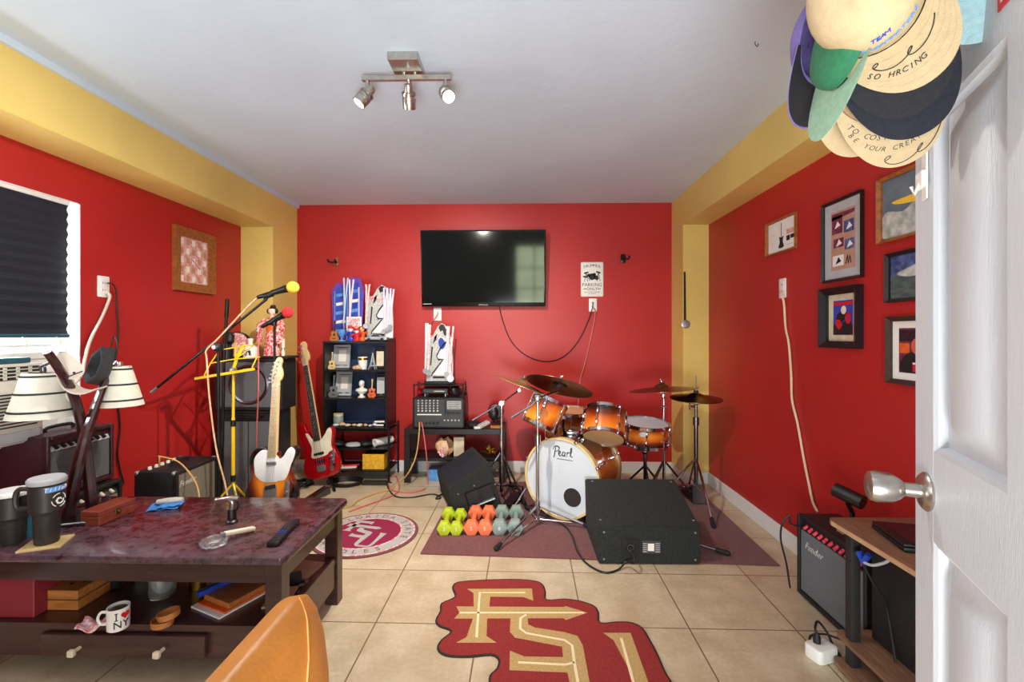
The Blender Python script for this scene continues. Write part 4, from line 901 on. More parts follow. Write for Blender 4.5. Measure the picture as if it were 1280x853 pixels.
bass = [(0, 0), (.08, -.002), (.142, .03), (.168, .1), (.152, .17), (.132, .23), (.138, .28), (.156, .33), (.152, .375), (.132, .39), (.104, .365), (.075, .325), (.045, .302), (-.03, .305), (-.06, .335), (-.088, .4), (-.105, .455), (-.13, .475), (-.158, .455), (-.165, .4), (-.15, .33), (-.128, .26), (-.132, .2), (-.158, .14), (-.168, .08), (-.142, .02), (-.07, -.002)]
bpick = [(-.07, .17), (-.06, .25), (-.08, .32), (-.1, .375), (-.075, .375), (-.04, .32), (.03, .305), (.075, .335), (.11, .375), (.135, .378), (.145, .35), (.13, .29), (.12, .24), (.125, .2), (.09, .19), (.06, .17)]
bhead = [(-.021, .94), (.021, .94), (.026, .97), (.044, .985), (.052, 1.01), (.046, 1.05), (.034, 1.08), (.04, 1.115), (.028, 1.145), (.004, 1.15), (-.018, 1.135), (-.022, 1.09), (-.026, 1.03), (-.034, .985)]
br = at(402, 585, 3.72); m = T(br) @ RZ(-10) @ RY(-15) @ RX(-7) @ T(0, 0, -.08)
BG = guitar('bass_guitar', 'candy red bass guitar with cream pickguard standing left of the bookcase', m, bass, .042, 'candy_red', bpick, 'cream', .864, .08, .3, .062, .04, bhead, 'maple', 'rosewood', 4,
    [(-.022, .985, -1), (-.018, 1.03, -1), (-.012, 1.075, -1), (-.008, 1.115, -1)], [('bridge_plate', 0, .075, .08, .05, .008, 'silver', 0), ('bridge_pickup', 0, .135, .09, .018, .01, 'black_plastic', 0), ('neck_pickup', 0, .195, .09, .02, .01, 'black_plastic', 0), ('control_plate', .112, .115, .03, .16, .004, 'silver', -16)], [(.105, .155, 'silver'), (.115, .12, 'silver'), (.125, .085, 'black_plastic')], 20, .057)
def gstand(label, m, wid=.14, hz=.1, top=.55):
    t = thing('guitar_stand', label, 'guitar stand', m)
    b = B(); b.tube([(0, .16, .05), (0, .13, top)], .009, 8); ob('post', b, 'black_metal', t, False)
    for s in (-1, 1):
        b = B(); b.tube([(0, .15, .12), (s*.16, -.1, .011)], .009, 8); ob('leg', b, 'black_metal', t, False)
        b = B(); b.tube(cat([(0, .14, hz+.02), (s*wid*.6, .06, hz), (s*wid*.6, -.04, hz-.01), (s*wid*.6, -.05, hz+.03)], 4), .009, 8); ob('cradle_arm', b, 'rubber', t, False)
    b = B(); b.tube([(0, .15, .12), (0, .3, .011)], .009, 8); ob('leg', b, 'black_metal', t, False); return t
g = at(338, 612, 2.72); gstand('black guitar stand under the sunburst guitar', T(g.x, g.y, 0), .13, .165, .45)
g = at(402, 585, 3.72); gstand('black guitar stand under the red bass', T(g.x-.01, g.y+.0, 0), .14, .055, .4)
# little gig-bag, coiled cables and a pedal on the floor in front of the bass
p = fl(433, 606); b = B()
for k in range(4):
    b.tube([(p.x+(.11+.008*k)*math.cos(a), p.y+(.085+.006*k)*math.sin(a), .008+.009*k) for a in [2*PI*j/28 for j in range(28)]], .006, 6, True)
solo('coiled_cable', b, 'cord_black', 'coil of black cable on the floor in front of the red bass', 'cable')
p = fl(378, 606); b = B()
for k in range(3):
    b.tube([(p.x+(.09-.01*k)*math.cos(a), p.y+(.07-.01*k)*math.sin(a), .008+.011*k) for a in [2*PI*j/28 for j in range(28)]], .007, 6, True)
solo('coiled_cable', b, 'cord_black', 'second coil of black cable left of the first, under the red bass', 'cable')
p = fl(397, 622); b = B(T(p) @ RZ(-20)); b.hexa([(-.035, -.1, 0), (.035, -.1, 0), (.035, .1, 0), (-.035, .1, 0), (-.033, -.1, .02), (.033, -.1, .02), (.033, .1, .055), (-.033, .1, .055)]); solo('effect_pedal', b, 'dark_chrome', 'grey wah pedal on the floor by the back edge of the coffee table', 'pedal')
# ================================================================ wire rack and bookcase against the back wall
def xat(px, Y): return at(px, 500, Y).x
def zat(py, Y): return at(600, py, Y).z
YF_ = 3.9
bx0, bx1 = xat(403.5, YF_), xat(484, YF_); bz0, bz1 = zat(538, YF_), zat(427, YF_); bd = 4.17-YF_
# rack
rx0, rx1, ry0, ry1 = xat(412, 3.88), xat(497, 4.14), 3.87, 4.16
t = thing('wire_rack', 'black metal shoe rack with three shelves carrying the black bookcase', 'rack', V(((rx0+rx1)/2, 4.0, 0)))
tz = [zat(589, 3.88), zat(562, 3.88), bz0-.004]
for x in (rx0, rx1):
    for y in (ry0, ry1):
        b = B(); b.cyl((x, y, 0), (x, y, tz[2]+.03), .009); ob('post', b, 'black_metal', t)
for z in tz:
    b = B(); b.bb(rx0, rx1, ry0, ry1, z-.008, z, .002); b.tube([(rx0, ry0, z+.025), (rx1, ry0, z+.025)] if False else [(rx1, ry0, z+.03), (rx1, ry1, z+.03)], .005); b.tube([(rx0, ry0, z+.03), (rx0, ry1, z+.03)], .005); ob('rack_shelf', b, 'black_metal', t)
# bookcase
t = thing('bookcase', 'black bookcase with three compartments standing on the wire rack', 'bookcase', V(((bx0+bx1)/2, 4.03, bz0)))
for x in (bx0+.009, bx1-.009):
    b = B(); b.bb(x-.009, x+.009, YF_, 4.17, bz0, bz1, .001); ob('side_panel', b, 'black_wood', t)
b = B(); b.bb(bx0, bx1, 4.16, 4.17, bz0, bz1); ob('back_panel', b, 'navy_back', t)
sz = [bz0, zat(500, YF_)-.008, zat(464, YF_)-.008, bz1-.016]
for z in sz:
    b = B(); b.bb(bx0+.018, bx1-.018, YF_+.002, 4.16, z, z+.016, .001); ob('board', b, 'black_wood', t)
S1, S2, S3z, TOPZ = sz[2]+.016, sz[1]+.016, sz[0]+.016, bz1
def mini_guitar(label, px, Y, z, h, col, headc='maple'):
    t = thing('miniature_guitar', label, 'miniature guitar', V((xat(px, Y), Y, z))); k = h/.3; m = T(xat(px, Y), Y, z) @ RX(-8) @ S3(k, k, k) @ FG
    out = [(0, 0), (.05, .006), (.066, .04), (.05, .075), (.04, .09), (.052, .115), (.046, .14), (.02, .15), (-.02, .15), (-.046, .14), (-.052, .115), (-.04, .09), (-.05, .075), (-.066, .04), (-.05, .006)]
    b = B(m); b.prism(spl(out, 3), -.018, .004); ob('body', b, col, t)
    b = B(m); b.bb(-.008, .008, .14, .25, -.002, .009); b.prism([(-.009, .25), (.009, .25), (.015, .3), (-.015, .3)], -.002, .006); ob('neck', b, headc, t)
    b = B(m); b.lathe([(0, .0045), (.018, .0045), (.018, .006), (0, .006)], T(0, .095, 0), 14); b.bb(-.02, .02, .035, .045, .004, .008); ob('sound_hole', b, 'ink', t)
    return t
def frame_stand(label, px0, px1, py0, py1, Y, z, fm, pm, lean=-10, rot=0, lab=None):
    w = xat(px1, Y)-xat(px0, Y); h = zat(py0, Y)-zat(py1, Y); x = (xat(px0, Y)+xat(px1, Y))/2
    m = T(x, Y, z+.004) @ RZ(rot) @ RX(lean) @ FR((0, 0, 0), (1, 0, 0), (0, 0, 1)) @ T(0, h/2, 0); t = thing('photo_frame', label, 'photo frame', T(x, Y, z))
    b = B(m); frame_ring(b, w, h, min(w, h)*.14, -.005, .008); ob('picture_frame', b, fm, t)
    b = B(m); b.bb(-w*.37, w*.37, -h*.37, h*.37, -.004, .002); ob('print', b, pm, t)
    if lab: b = B(m); b.bb(-w*.18, w*.25, -h*.22, h*.28, .002, .0035); ob('card', b, lab, t)
    b = B(m); b.bb(-.012, .012, -h*.45, h*.3, -.012, -.005); ob('back_strut', b, fm, t); return t
mini_guitar('cream miniature guitar on the top compartment of the bookcase', 414.5, 3.95, S1, zat(440, 3.95)-zat(462, 3.95), 'hoop_wood')
frame_stand('grey frame with a white card behind the cream miniature guitar', 416, 437, 432.5, 462, 4.05, S1, 'paper_grey', 'paper_grey', lab='paper')
mini_guitar('silver blue miniature guitar on the middle compartment of the bookcase', 416.5, 3.95, S2, zat(470, 3.95)-zat(498.5, 3.95), 'silver', 'silver')
frame_stand('grey frame with a white card behind the silver blue miniature guitar', 419, 439, 468, 498, 4.05, S2, 'paper_grey', 'paper_grey', lab='paper')
frame_stand('small black frame with pale print at the right of the top compartment', 469, 481, 437, 462, 4.0, S1, 'black_wood', 'ivory', rot=14)
frame_stand('small black frame with grey print at the right of the middle compartment', 469.5, 482, 471, 499, 4.0, S2, 'black_wood', 'paper_grey', rot=14)
mini_guitar('orange miniature guitar on the middle compartment beside the white bust', 464.5, 3.96, S2, zat(475.5, 3.96)-zat(498.5, 3.96), 'orange')
# bust
p = V((xat(452, 3.97), 3.97, S2)); k = (zat(478, 3.97)-zat(499, 3.97))/.14
t = thing('white_bust', 'small white bust on the middle compartment of the bookcase', 'bust', p); m = T(p) @ S3(k, k, k)
b = B(m); b.lathe([(0, 0), (.03, 0), (.03, .008), (.016, .014), (.014, .03), (0, .03)], n=20); ob('pedestal', b, 'porcelain', t)
b = B(m); b.lathe([(0, .028), (.024, .03), (.05, .055), (.047, .07), (.018, .08), (.014, .09), (.014, .096), (0, .096)], n=20, sy=.6); b.ball((0, -.004, .114), (.02, .023, .027), n=16); b.ball((0, -.026, .112), (.004, .006, .006), n=8); ob('figure', b, 'porcelain', t)
b = B(m); b.ball((0, .004, .122), (.023, .024, .022), n=14); b.ball((0, .016, .105), (.018, .012, .025), n=10); ob('hair', b, 'porcelain', t)
# little things on shelf 1
def stick_tower(label, px, Y, z, h):
    b = B(T(xat(px, Y), Y, z)); k = h
    for s in (-1, 1):
        for q in (-1, 1): b.tube(cat([(s*.028, q*.028, 0), (s*.014, q*.014, k*.35), (s*.006, q*.006, k*.7), (0, 0, k)], 4), .0035, 4)
    for z_ in (.2, .45): w = .034*(1-z_*1.3); b.bb(-w*.75, w*.75, -w*.75, w*.75, k*z_, k*z_+.006)
    return solo('miniature_tower', b, 'paper_grey', label, 'ornament')
stick_tower('pale miniature lattice tower on the top compartment', 466, 3.96, S1, zat(441, 3.96)-zat(462, 3.96))
p = V((xat(453.5, 3.98), 3.98, S1)); h = zat(447, 3.98)-zat(462.5, 3.98)
b = B(T(p)); b.lathe([(0, 0), (.034, 0), (.042, h), (.039, h), (.031, .006), (0, .006)], n=20); t = solo('white_cup', b, 'porcelain', 'white cup with a gold band on the top compartment', 'cup')
b = B(T(p)); b.lathe([(.0395, h*.75), (.0412, h*.75), (.0422, h*.92), (.0405, h*.92), (.0395, h*.75)], n=20); ob('gold_band', b, 'gold', t)
for i, (px, r, lab) in enumerate(((443, .02, 'first tan stone from the left'), (446.5, .024, 'second, slightly larger tan stone'), (449.5, .016, 'small tan stone right in front of the white cup'))):
    p = V((xat(px, 3.93), 3.935, S1)); b = B(T(p)); b.ball((0, 0, r*.8), (r, r*.8, r*.85), n=10); solo('tan_stone', b, 'shell_tan', lab+' on the top bookcase compartment', 'stone')
# shelf 3: shells, jar
p = V((xat(423, 4.02), 4.02, S3z)); t = thing('storage_jar', 'grey green glass jar at the left of the lowest compartment', 'jar', p)
b = B(T(p)); b.lathe([(0, 0), (.04, 0), (.043, .01), (.043, .07), (.038, .08), (0, .08)], n=20); ob('jar_body', b, 'sage', t)
b = B(T(p)); b.lathe([(0, .08), (.042, .08), (.042, .1), (0, .1)], n=20); ob('lid', b, 'ivory', t)
rnd = random.Random(11); XS = [(420, 'pearl_white'), (428, 'shell_tan'), (435, 'ivory'), (443, 'shell_tan'), (450, 'ivory'), (457, 'shell_tan'), (463, 'paper_grey'), (469, 'pearl_white')]
names = ['leftmost', 'second', 'third', 'fourth', 'fifth', 'sixth', 'seventh', 'eighth']
for k, (px, mm) in enumerate(XS):
    Y = 3.94+.02*(k % 2); r = rnd.uniform(.018, .03); p = V((xat(px, Y), Y, S3z))
    b = B(T(p) @ RZ(rnd.uniform(0, 180))); b.lathe([(0, -r*1.3), (r*.5, -r*.9), (r*.85, -r*.2), (r*.6, r*.2), (r*.7, r*.5), (r*.3, r*.9), (0, r*1.2)], T(0, 0, r*.6) @ RX(90), 14, 1, .7)
    solo('sea_shell', b, mm, f'sea shell on the lowest bookcase compartment, {names[k]} from the left', 'shell', 'shells on the lowest compartment')
for k, (z0, lab) in enumerate(((0, 'lower of two black and white game cassettes'), (.03, 'upper of two black and white game cassettes'))):
    x = xat(475, 3.98); b = B(T(x, 4.0, S3z+z0) @ RZ(8*k)); b.bb(-.05, .045, -.05, .05, 0, .026, .003); b.mt(1); b.bb(-.045, .04, -.0515, -.05, .006, .02)
    solo('plastic_case', b, ('black_plastic', 'paper'), lab.replace('game cassettes', 'plastic cases')+' at the right of the lowest compartment', 'case')
# rack contents
z = tz[1]; p = V((xat(468, 3.95), 3.95, z+.034)); q = V((xat(490, 4.1), 4.09, z+.034)); b = B(); b.lathe([(.012, 0), (.034, 0), (.034, (q-p).length), (.012, (q-p).length), (.012, 0)], axisM(p, q), 20); solo('paper_roll', b, 'paper', 'white paper roll on the upper rack shelf under the bookcase', 'roll')
def lump(name, px, Y, z, sx_, sy_, sz_, mm, label, cat_, seed=1):
    b = B(T(xat(px, Y), Y, z)); b.ball((0, 0, sz_*.8), (sx_, sy_, sz_), n=14); rr = random.Random(seed); a1, a2 = rr.uniform(40, 80), rr.uniform(40, 80)
    for v in b.bm.verts:
        w = v.co-V((xat(px, Y), Y, z)); v.co += V((math.sin(a1*w.z+1), math.sin(a2*w.x), .5*math.sin(a1*w.y)))*min(sx_, sz_)*.22
        if v.co.z < z: v.co.z = z
    return solo(name, b, mm, label, cat_)
lump('black_pouch', 422, 3.96, z, .06, .05, .03, 'black_vinyl', 'black crumpled pouch at the left of the upper rack shelf', 'pouch', 2)
lump('pale_cloth', 441, 3.95, z, .07, .05, .02, 'paper_grey', 'pale grey cloth on the upper rack shelf', 'cloth', 3)
lump('black_glove', 457, 3.97, z, .05, .05, .03, 'black_vinyl', 'black glove-like bundle beside the white paper roll', 'bundle', 4)
z = tz[0]; x0, x1 = xat(453, 3.9), xat(480, 3.9); h = zat(569, 3.9)-zat(588, 3.9)
b = B(); b.bb(x0, x1, 3.9, 4.08, z, z+h, .002); b.mt(1); b.bb(x0+.006, x1-.006, 3.906, 4.074, z+h-.004, z+h+.001); solo('cardboard_box', b, ('yellow_box', 'dark_slot'), 'small open yellow box on the lowest rack shelf', 'box')
b = B(T(xat(433, 3.97), 3.97, z) @ RZ(12)); b.bb(-.11, .09, -.05, .05, 0, .008, .001); solo('booklet', b, 'paper', 'white booklet with red stripe left of the yellow box', 'booklet')
b = B(T(xat(436, 3.97), 3.97, z+.0085) @ RZ(14)); b.bb(-.05, .09, -.012, .012, 0, .012, .004); solo('red_marker', b, 'bright_red', 'red marker lying on the white booklet', 'marker')
lump('dark_bag', 423, 4.05, z, .05, .05, .04, 'ink', 'dark bag at the back left of the lowest rack shelf', 'bag', 6)
b = B(); b.bb(xat(452, 3.8), xat(484, 3.8), 3.79, 3.86, 0, .025, .003); solo('floor_tray', b, 'dark_slot', 'flat dark tray on the floor in front of the wire rack', 'tray')
# ---------------------------------------------------------------- trophies
def ribbon(b, pts, w=.016):                        # striped ribbon: coloured edges, white middle
    for k, (x0, x1) in enumerate(((-.5, -.18), (-.18, .18), (.18, .5))):
        b.mt(k % 2)
        for p, q in zip(pts, pts[1:]):
            p, q = V(p), V(q); l, r = V((w*x0, 0, 0)), V((w*x1, 0, 0)); h = V((0, .0015, 0)); b.hexa([p+l, p+r, p+r+h, p+l+h, q+l, q+r, q+r+h, q+l+h])
def medal_trophy(label, o, w, h, splash):
    """clear and white acrylic trophy plate: black dome, white bolt-like figure, grey strip; hung with medal ribbons"""
    t = thing('acrylic_trophy', label, 'trophy', V(o)); m = T(o) @ FR((0, 0, 0), (1, 0, 0), (0, 0, 1)) @ S3(w, h, 1)
    b = B(T(o)); b.bb(-w*.48, w*.52, -.035, .035, 0, .026, .003); ob('base', b, 'black_plastic', t)
    y0 = .026/h; out = [(-.42, y0), (.46, y0), (.47, .3), (.44, .72), (.3, .86), (.2, .97), (.08, 1.0), (-.06, .93), (-.2, .8), (-.4, .78)]
    b = B(m); b.prism(out, -.005, .005); p = ob('plate', b, 'label_silver', t)
    b = B(m); b.prism([(-.02, .93), (.06, .98), (.16, .97), (.25, .88), (.27, .78), (.17, .8), (.12, .88), (.04, .86)], .005, .008); ob('black_dome', b, 'ink', p)
    b = B(m); b.prism([(-.26, y0+.01), (-.24, .14), (-.02, .3), (.14, .41), (-.02, .4), (-.08, .47), (.02, .56), (.16, .66), (.3, .7), (.44, .66), (.46, y0+.01)], .005, .009); ob('white_figure', b, 'pearl_white', p)
    b = B(m); b.tube([(-.24, .13, .009), (-.22, .17, .009), (-.02, .3, .009), (.15, .41, .009), (-.02, .4, .009), (-.08, .46, .009), (.02, .56, .009), (.16, .66, .009), (.3, .69, .009)], .017, 4); ob('outline', b, 'ink', p)
    b = B(m); b.prism([(-.34, .16), (-.2, .3), (-.12, .62), (-.24, .68), (-.36, .5)], .005, .008); ob('grey_strip', b, 'label_silver', p)
    b = B(m); b.prism([(-.3, .3), (-.26, .31), (-.2, .6), (-.25, .62)], .008, .009); ob('dark_lettering', b, 'ink', p)
    b = B(m); b.prism([(-.2, .66), (-.1, .72), (-.06, .82), (-.15, .78)], .005, .009); ob('black_square', b, 'ink', p)
    b = B(m); b.prism([(-.38, .8), (.1, .78), (.38, .7), (.38, .66), (.08, .73), (-.38, .75)], .006, .009); ob('red_band', b, 'pink_cloth', p)
    if splash: b = B(m); b.prism(spl([(-.02, .7), (.06, .76), (.16, .72), (.22, .64), (.12, .57), (.02, .6)], 3), .009, .012); ob('blue_splash', b, 'blue', p)
    b = B(m); b.bb(-.24, .22, y0+.02, y0+.1, .009, .012); b.mt(1); b.bb(-.2, .18, y0+.045, y0+.08, .012, .013); ob('name_plate', b, ('label_silver', 'ink'), p)
    return t
def medal(label, o, x, z1, z0, col, disc, r=.022, lean=.03, off=-.03):
    t = thing('medal', label, 'medal', V((o[0]+x, o[1]+off, z0))); b = B(); y = o[1]+off
    ribbon(b, [(o[0]+x+lean, y, z1), (o[0]+x+lean*.4, y-.003, (z0+z1)/2), (o[0]+x, y-.004, z0+r)]); ribbon(b, [(o[0]+x-lean*.4+.012, y+.003, z1), (o[0]+x+.003, y+.001, (z0+z1)/2), (o[0]+x, y-.001, z0+r)]); ob('ribbon', b, (col, 'paper'), t)
    b = B(); b.lathe([(0, -.003), (r, -.003), (r, .003), (0, .003)], FR((o[0]+x, y-.008, z0), (1, 0, 0), (0, 0, 1)), 20); b.ring(r*.75, r, .003, .005, FR((o[0]+x, y-.008, z0), (1, 0, 0), (0, 0, 1)), 20); ob('medallion', b, disc, t); return t
Y = 4.04; o = (xat(474, Y), Y, TOPZ); h = zat(356, Y)-TOPZ
medal_trophy('white and black acrylic trophy with ribbons on the bookcase, right of the blue trophies', o, .27, h, False)
for k, (x, r_, lab) in enumerate(((.05, .02, 'left'), (.085, .018, 'middle'), (.115, .02, 'right'))):
    medal(f'{lab} of three medals on pale ribbons at the right of the bookcase top', (o[0], o[1]-.012*k, 0), x, zat(360+k, Y), zat(415-3*k, Y), 'lilac', 'silver', r_)
medal('medal on a pink and white ribbon between the blue and white trophies', (o[0], o[1]-.02, 0), -.1, zat(356, Y), zat(408, Y), 'pink_cloth', 'silver', .022)
# blue guitar-neck award
def blue_award(label, px0, px1, py0, Y, tilt):
    w = xat(px1, Y)-xat(px0, Y); h = zat(py0, Y)-TOPZ; x = (xat(px0, Y)+xat(px1, Y))/2
    t = thing('acrylic_trophy', label, 'trophy', V((x, Y, TOPZ))); m = T(x, Y, TOPZ) @ FR((0, 0, 0), (1, 0, 0), (0, 0, 1)) @ S3(w, h, 1)
    b = B(T(x, Y, TOPZ)); b.bb(-w*.45, w*.45, -.03, .03, 0, .02, .003); ob('base', b, 'blue', t)
    out = [(-.4, .02), (.4, .02), (.5, .8), (.3, .92 if tilt > 0 else .98), (-.1, 1.), (-.5, .86 if tilt > 0 else .8)]
    b = B(m); b.prism(out, -.006, .004); p = ob('plate', b, 'purple', t)
    b = B(m); b.prism([(.78*a, .06+.86*c) for a, c in out], .004, .007); ob('blue_face', b, 'blue', p)
    for x in (-.3, .26): b = B(m); b.bb(x-.03, x+.03, .05, .84, .007, .0095); ob('light_streak', b, 'sky_blue' if x < 0 else 'lilac', p)
    for k in range(5):
        z = .14+.15*k; b = B(m); b.prism([(-.26+.02*k, z), (.2, z+.02), (.22, z+.07), (-.24, z+.05)], .007, .009); ob('white_lettering', b, 'paper' if k % 2 else 'sky_blue', p)
    return t
blue_award('blue and purple acrylic award, leftmost on top of the bookcase', 415, 435, 352, 4.1, 1)
blue_award('taller blue and purple acrylic award in the middle of the bookcase top', 430, 455, 346, 4.05, -1)
for k, (px, py) in enumerate(((430, 347), (437, 349))):
    medal(('left' if k == 0 else 'right')+' of two pale blue ribbons hanging over the blue awards', (xat(px, 3.99), 3.99, 0), 0, zat(py, 3.99), zat(402+3*k, 3.99), 'sky_blue' if k == 0 else 'lilac', 'silver', .018, .035, 0)
mini_guitar('tiny wooden model guitar head at the left end of the bookcase top', 417.5, 3.96, TOPZ, zat(400, 3.96)-zat(426.5, 3.96), 'cigar_wood', 'rosewood')
p = V((xat(427, 3.95), 3.95, TOPZ)); b = B(T(p)); b.lathe([(0, 0), (.035, 0), (.03, .008), (.008, .016), (.008, .03), (.03, .06), (.034, .085), (.022, .1), (0, .105)], n=20); solo('glass_globe', b, 'sky_blue', 'blue glass globe on a foot at the left of the bookcase top', 'ornament')
def figurine(label, px, Y, h, c1, c2, c3):
    p = V((xat(px, Y), Y, TOPZ)); t = thing('figurine', label, 'figurine', p); k = h/.1; m = T(p) @ S3(k, k, k)
    b = B(m); b.lathe([(0, 0), (.03, 0), (.032, .006), (.026, .012), (.022, .03), (.026, .05), (.016, .066), (0, .066)], n=16, sy=.8); b.tube([(-.02, 0, .055), (-.04, -.012, .04)], .009, 8); b.tube([(.02, 0, .055), (.042, -.008, .06)], .009, 8); ob('body', b, c1, t)
    b = B(m); b.ball((0, -.002, .08), (.019, .019, .02), n=14); b.ball((0, -.021, .078), (.004, .004, .004), n=6); ob('head', b, c2, t)
    b = B(m); b.lathe([(.021, .086), (.021, .09), (.015, .1), (0, .103)], n=14); b.lathe([(0, .086), (.028, .086), (.028, .089), (0, .089)], n=14); ob('hat', b, c3, t); return t
figurine('small red and white figurine on the bookcase top, left of the model car', 446, 3.94, .11, 'bright_red', 'pearl_white', 'bright_red')
figurine('small figurine with gold hat on the bookcase top behind the model car', 452, 3.99, .13, 'orange', 'shell_tan', 'gold')
figurine('small blue figurine in front of the taller blue award', 438.5, 3.96, .13, 'blue', 'pearl_white', 'bright_red')
b = B(); b.bb(xat(433, 4.0), xat(452, 4.0), 3.998, 4.004, TOPZ, zat(396, 4.0), .001); b.mt(1); b.bb(xat(435, 4.0), xat(450, 4.0), 3.996, 3.998, TOPZ+.09, zat(398, 4.0)); solo('greeting_card', b, ('paper', 'pink_cloth'), 'white and pink card standing behind the figurines on the bookcase', 'card')
def model_car(label, x, y, z, L):
    t = thing('model_car', label, 'model car', V((x, y, z))); k = L/.2; m = T(x, y, z) @ S3(k, k, k)
    prof = [(-.1, .012), (.1, .012), (.1, .034), (.06, .04), (.03, .058), (-.03, .06), (-.055, .042), (-.098, .038)]
    b = B(m @ FR((0, .04, 0), (1, 0, 0), (0, 0, 1))); b.prism(prof, 0, .08, bev=.004); ob('car_body', b, 'silver', t)
    b = B(m @ FR((0, 0, 0), (1, 0, 0), (0, 0, 1))); b.prism([(-.045, .044), (.045, .044), (.028, .056), (-.028, .057)], -.041, .041); ob('windows', b, 'ink', t)
    for sx_ in (-1, 1):
        for sy in (-1, 1):
            b = B(m); b.cyl((sx_*.06, sy*.042, .016), (sx_*.06, sy*.028, .016), .016, n=14); ob('wheel', b, 'rubber', t)
    return t
model_car('silver model car at the front right of the bookcase top', xat(471, 3.94), 3.94, TOPZ, .19)
# ================================================================ mixer bench
YB0 = 3.86
tx0, tx1 = xat(505, YB0), xat(631, YB0); th = zat(537, YB0)
t = thing('media_bench', 'low black wooden bench carrying the mixer', 'bench', V(((tx0+tx1)/2, 4.0, 0)))
b = B(); b.bb(tx0, tx1, YB0, 4.17, th-.045, th, .002); ob('bench_top', b, 'black_wood', t)
for x in (tx0+.025, tx1-.025):
    for y in (YB0+.025, 4.145):
        b = B(); b.bb(x-.025, x+.025, y-.025, y+.025, 0, th-.045, .002); ob('leg', b, 'black_wood', t)
lz = zat(574, YB0); b = B(); b.bb(tx0+.02, tx1-.02, YB0+.01, 4.15, lz-.025, lz, .002); ob('lower_shelf', b, 'black_wood', t)
# mixer head
def mixer():
    Y = 3.88; x0, x1 = xat(516, Y), xat(580, Y); z0, z1 = th+.006, zat(497.5, Y); w, h = x1-x0, z1-z0; t = thing('powered_mixer', 'grey faced powered audio mixer on the black bench', 'mixer', V(((x0+x1)/2, 4.0, th))); m = FR((x0, Y, z0), (1, 0, 0), (0, 0, 1))
    b = B(); b.bb(x0, x1, Y+.012, 4.14, z0, z1, .006, seg=2); b.bb(x0, x0+.014, Y-.004, Y+.02, z0, z1, .003); b.bb(x1-.014, x1, Y-.004, Y+.02, z0, z1, .003); b.bb(x0, x1, Y-.004, Y+.02, z1-.014, z1, .003); b.bb(x0, x1, Y-.004, Y+.02, z0, z0+.012, .003)
    for x in (x0+.04, x1-.04): b.cyl((x, 3.93, th), (x, 3.93, z0+.003), .012); b.cyl((x, 4.1, th), (x, 4.1, z0+.003), .012)
    ob('housing', b, 'black_plastic', t)
    b = B(m); b.bb(.014, w-.014, .012, h-.014, -.012, -.004); p = ob('front_panel', b, 'control_grey', t)
    for c in range(6):
        for r in range(5):
            b = B(m); b.lathe([(0, -.004), (.0075, -.004), (.006, .008), (0, .009)], T(w*(.11+.075*c), h*(.9-.085*r), 0), 8); ob('knob', b, 'label_silver' if r < 4 else 'pearl_white', p)
        b = B(m); b.lathe([(.004, -.004), (.012, -.004), (.012, .002), (.004, .002), (.004, -.004)], T(w*(.11+.075*c), h*.16, 0), 10); ob('jack', b, 'ink', p)
    b = B(m); b.bb(w*.08, w*.56, h*.42, h*.455, -.004, -.002); ob('white_strip', b, 'paper', p)
    b = B(m); b.bb(w*.62, w*.645, h*.45, h*.92, -.004, .004); ob('level_meter', b, 'ink', p)
    b = B(m); b.bb(w*.67, w*.94, h*.62, h*.88, -.004, -.001); b.mt(1)
    for k in range(5): b.bb(w*.68, w*.93, h*(.65+.045*k), h*(.665+.045*k), -.001, .001)
    ob('equaliser', b, ('label_silver', 'ink'), p)
    for c in range(5):
        b = B(m); b.lathe([(0, -.004), (.01, -.004), (.008, .008), (0, .009)], T(w*(.69+.055*c), h*.5, 0), 8); ob('knob', b, 'black_plastic', p)
        b = B(m); b.lathe([(0, -.004), (.008, -.004), (.006, .006), (0, .007)], T(w*(.62+.07*c), h*.25, 0), 8); ob('knob', b, 'label_silver', p)
    return z1, x0, x1
mz, mx0, mx1 = mixer()
# wire shelf over the mixer, box under it, trophy on top
Y = 3.95; sx0, sx1 = xat(518, Y), xat(579, Y); wz = zat(481.5, Y)
t = thing('wire_shelf', 'small black wire shelf standing on the mixer', 'shelf', V(((sx0+sx1)/2, 4.02, mz)))
b = B(); b.bb(sx0, sx1, Y-.02, 4.12, wz-.006, wz, .001); ob('shelf_top', b, 'black_metal', t)
for x in (sx0, sx1):
    for y in (Y-.015, 4.115): b = B(); b.cyl((x, y, mz), (x, y, wz+.012), .006); ob('leg', b, 'black_metal', t)
x0, x1 = xat(528, Y), xat(560, Y); t = thing('audio_unit', 'slim black audio unit with silver feet under the small wire shelf', 'audio unit', V(((x0+x1)/2, 4.02, mz)))
b = B(); b.bb(x0, x1, Y-.005, 4.09, mz+.025, mz+.07, .003); ob('housing', b, 'black_plastic', t)
for x in (x0+.02, x1-.025):
    b = B(); b.cyl((x, Y+.02, mz), (x, Y+.02, mz+.026), .009); b.cyl((x, 4.07, mz), (x, 4.07, mz+.026), .009); ob('foot', b, 'silver', t)
b = B(); b.bb(x0+.01, x1-.01, Y-.007, Y-.004, mz+.035, mz+.06); b.mt(1); b.bb(x0+.1, x1-.03, Y-.008, Y-.006, mz+.042, mz+.05); ob('front_panel', b, ('control_grey', 'label_silver'), t)
lump('tape_roll', 525, 4.08, mz, .03, .03, .03, 'bright_red', 'red round thing behind the left leg of the wire shelf', 'tape roll', 8); lump('dark_speaker', 570, 4.0, mz, .04, .035, .055, 'black_plastic', 'dark rounded gadget under the right end of the wire shelf', 'gadget', 9)
o = (xat(549, 4.03), 4.03, wz); h = zat(404, 4.03)-wz
medal_trophy('white and black acrylic trophy with a blue splash on the wire shelf above the mixer', o, .265, h, True)
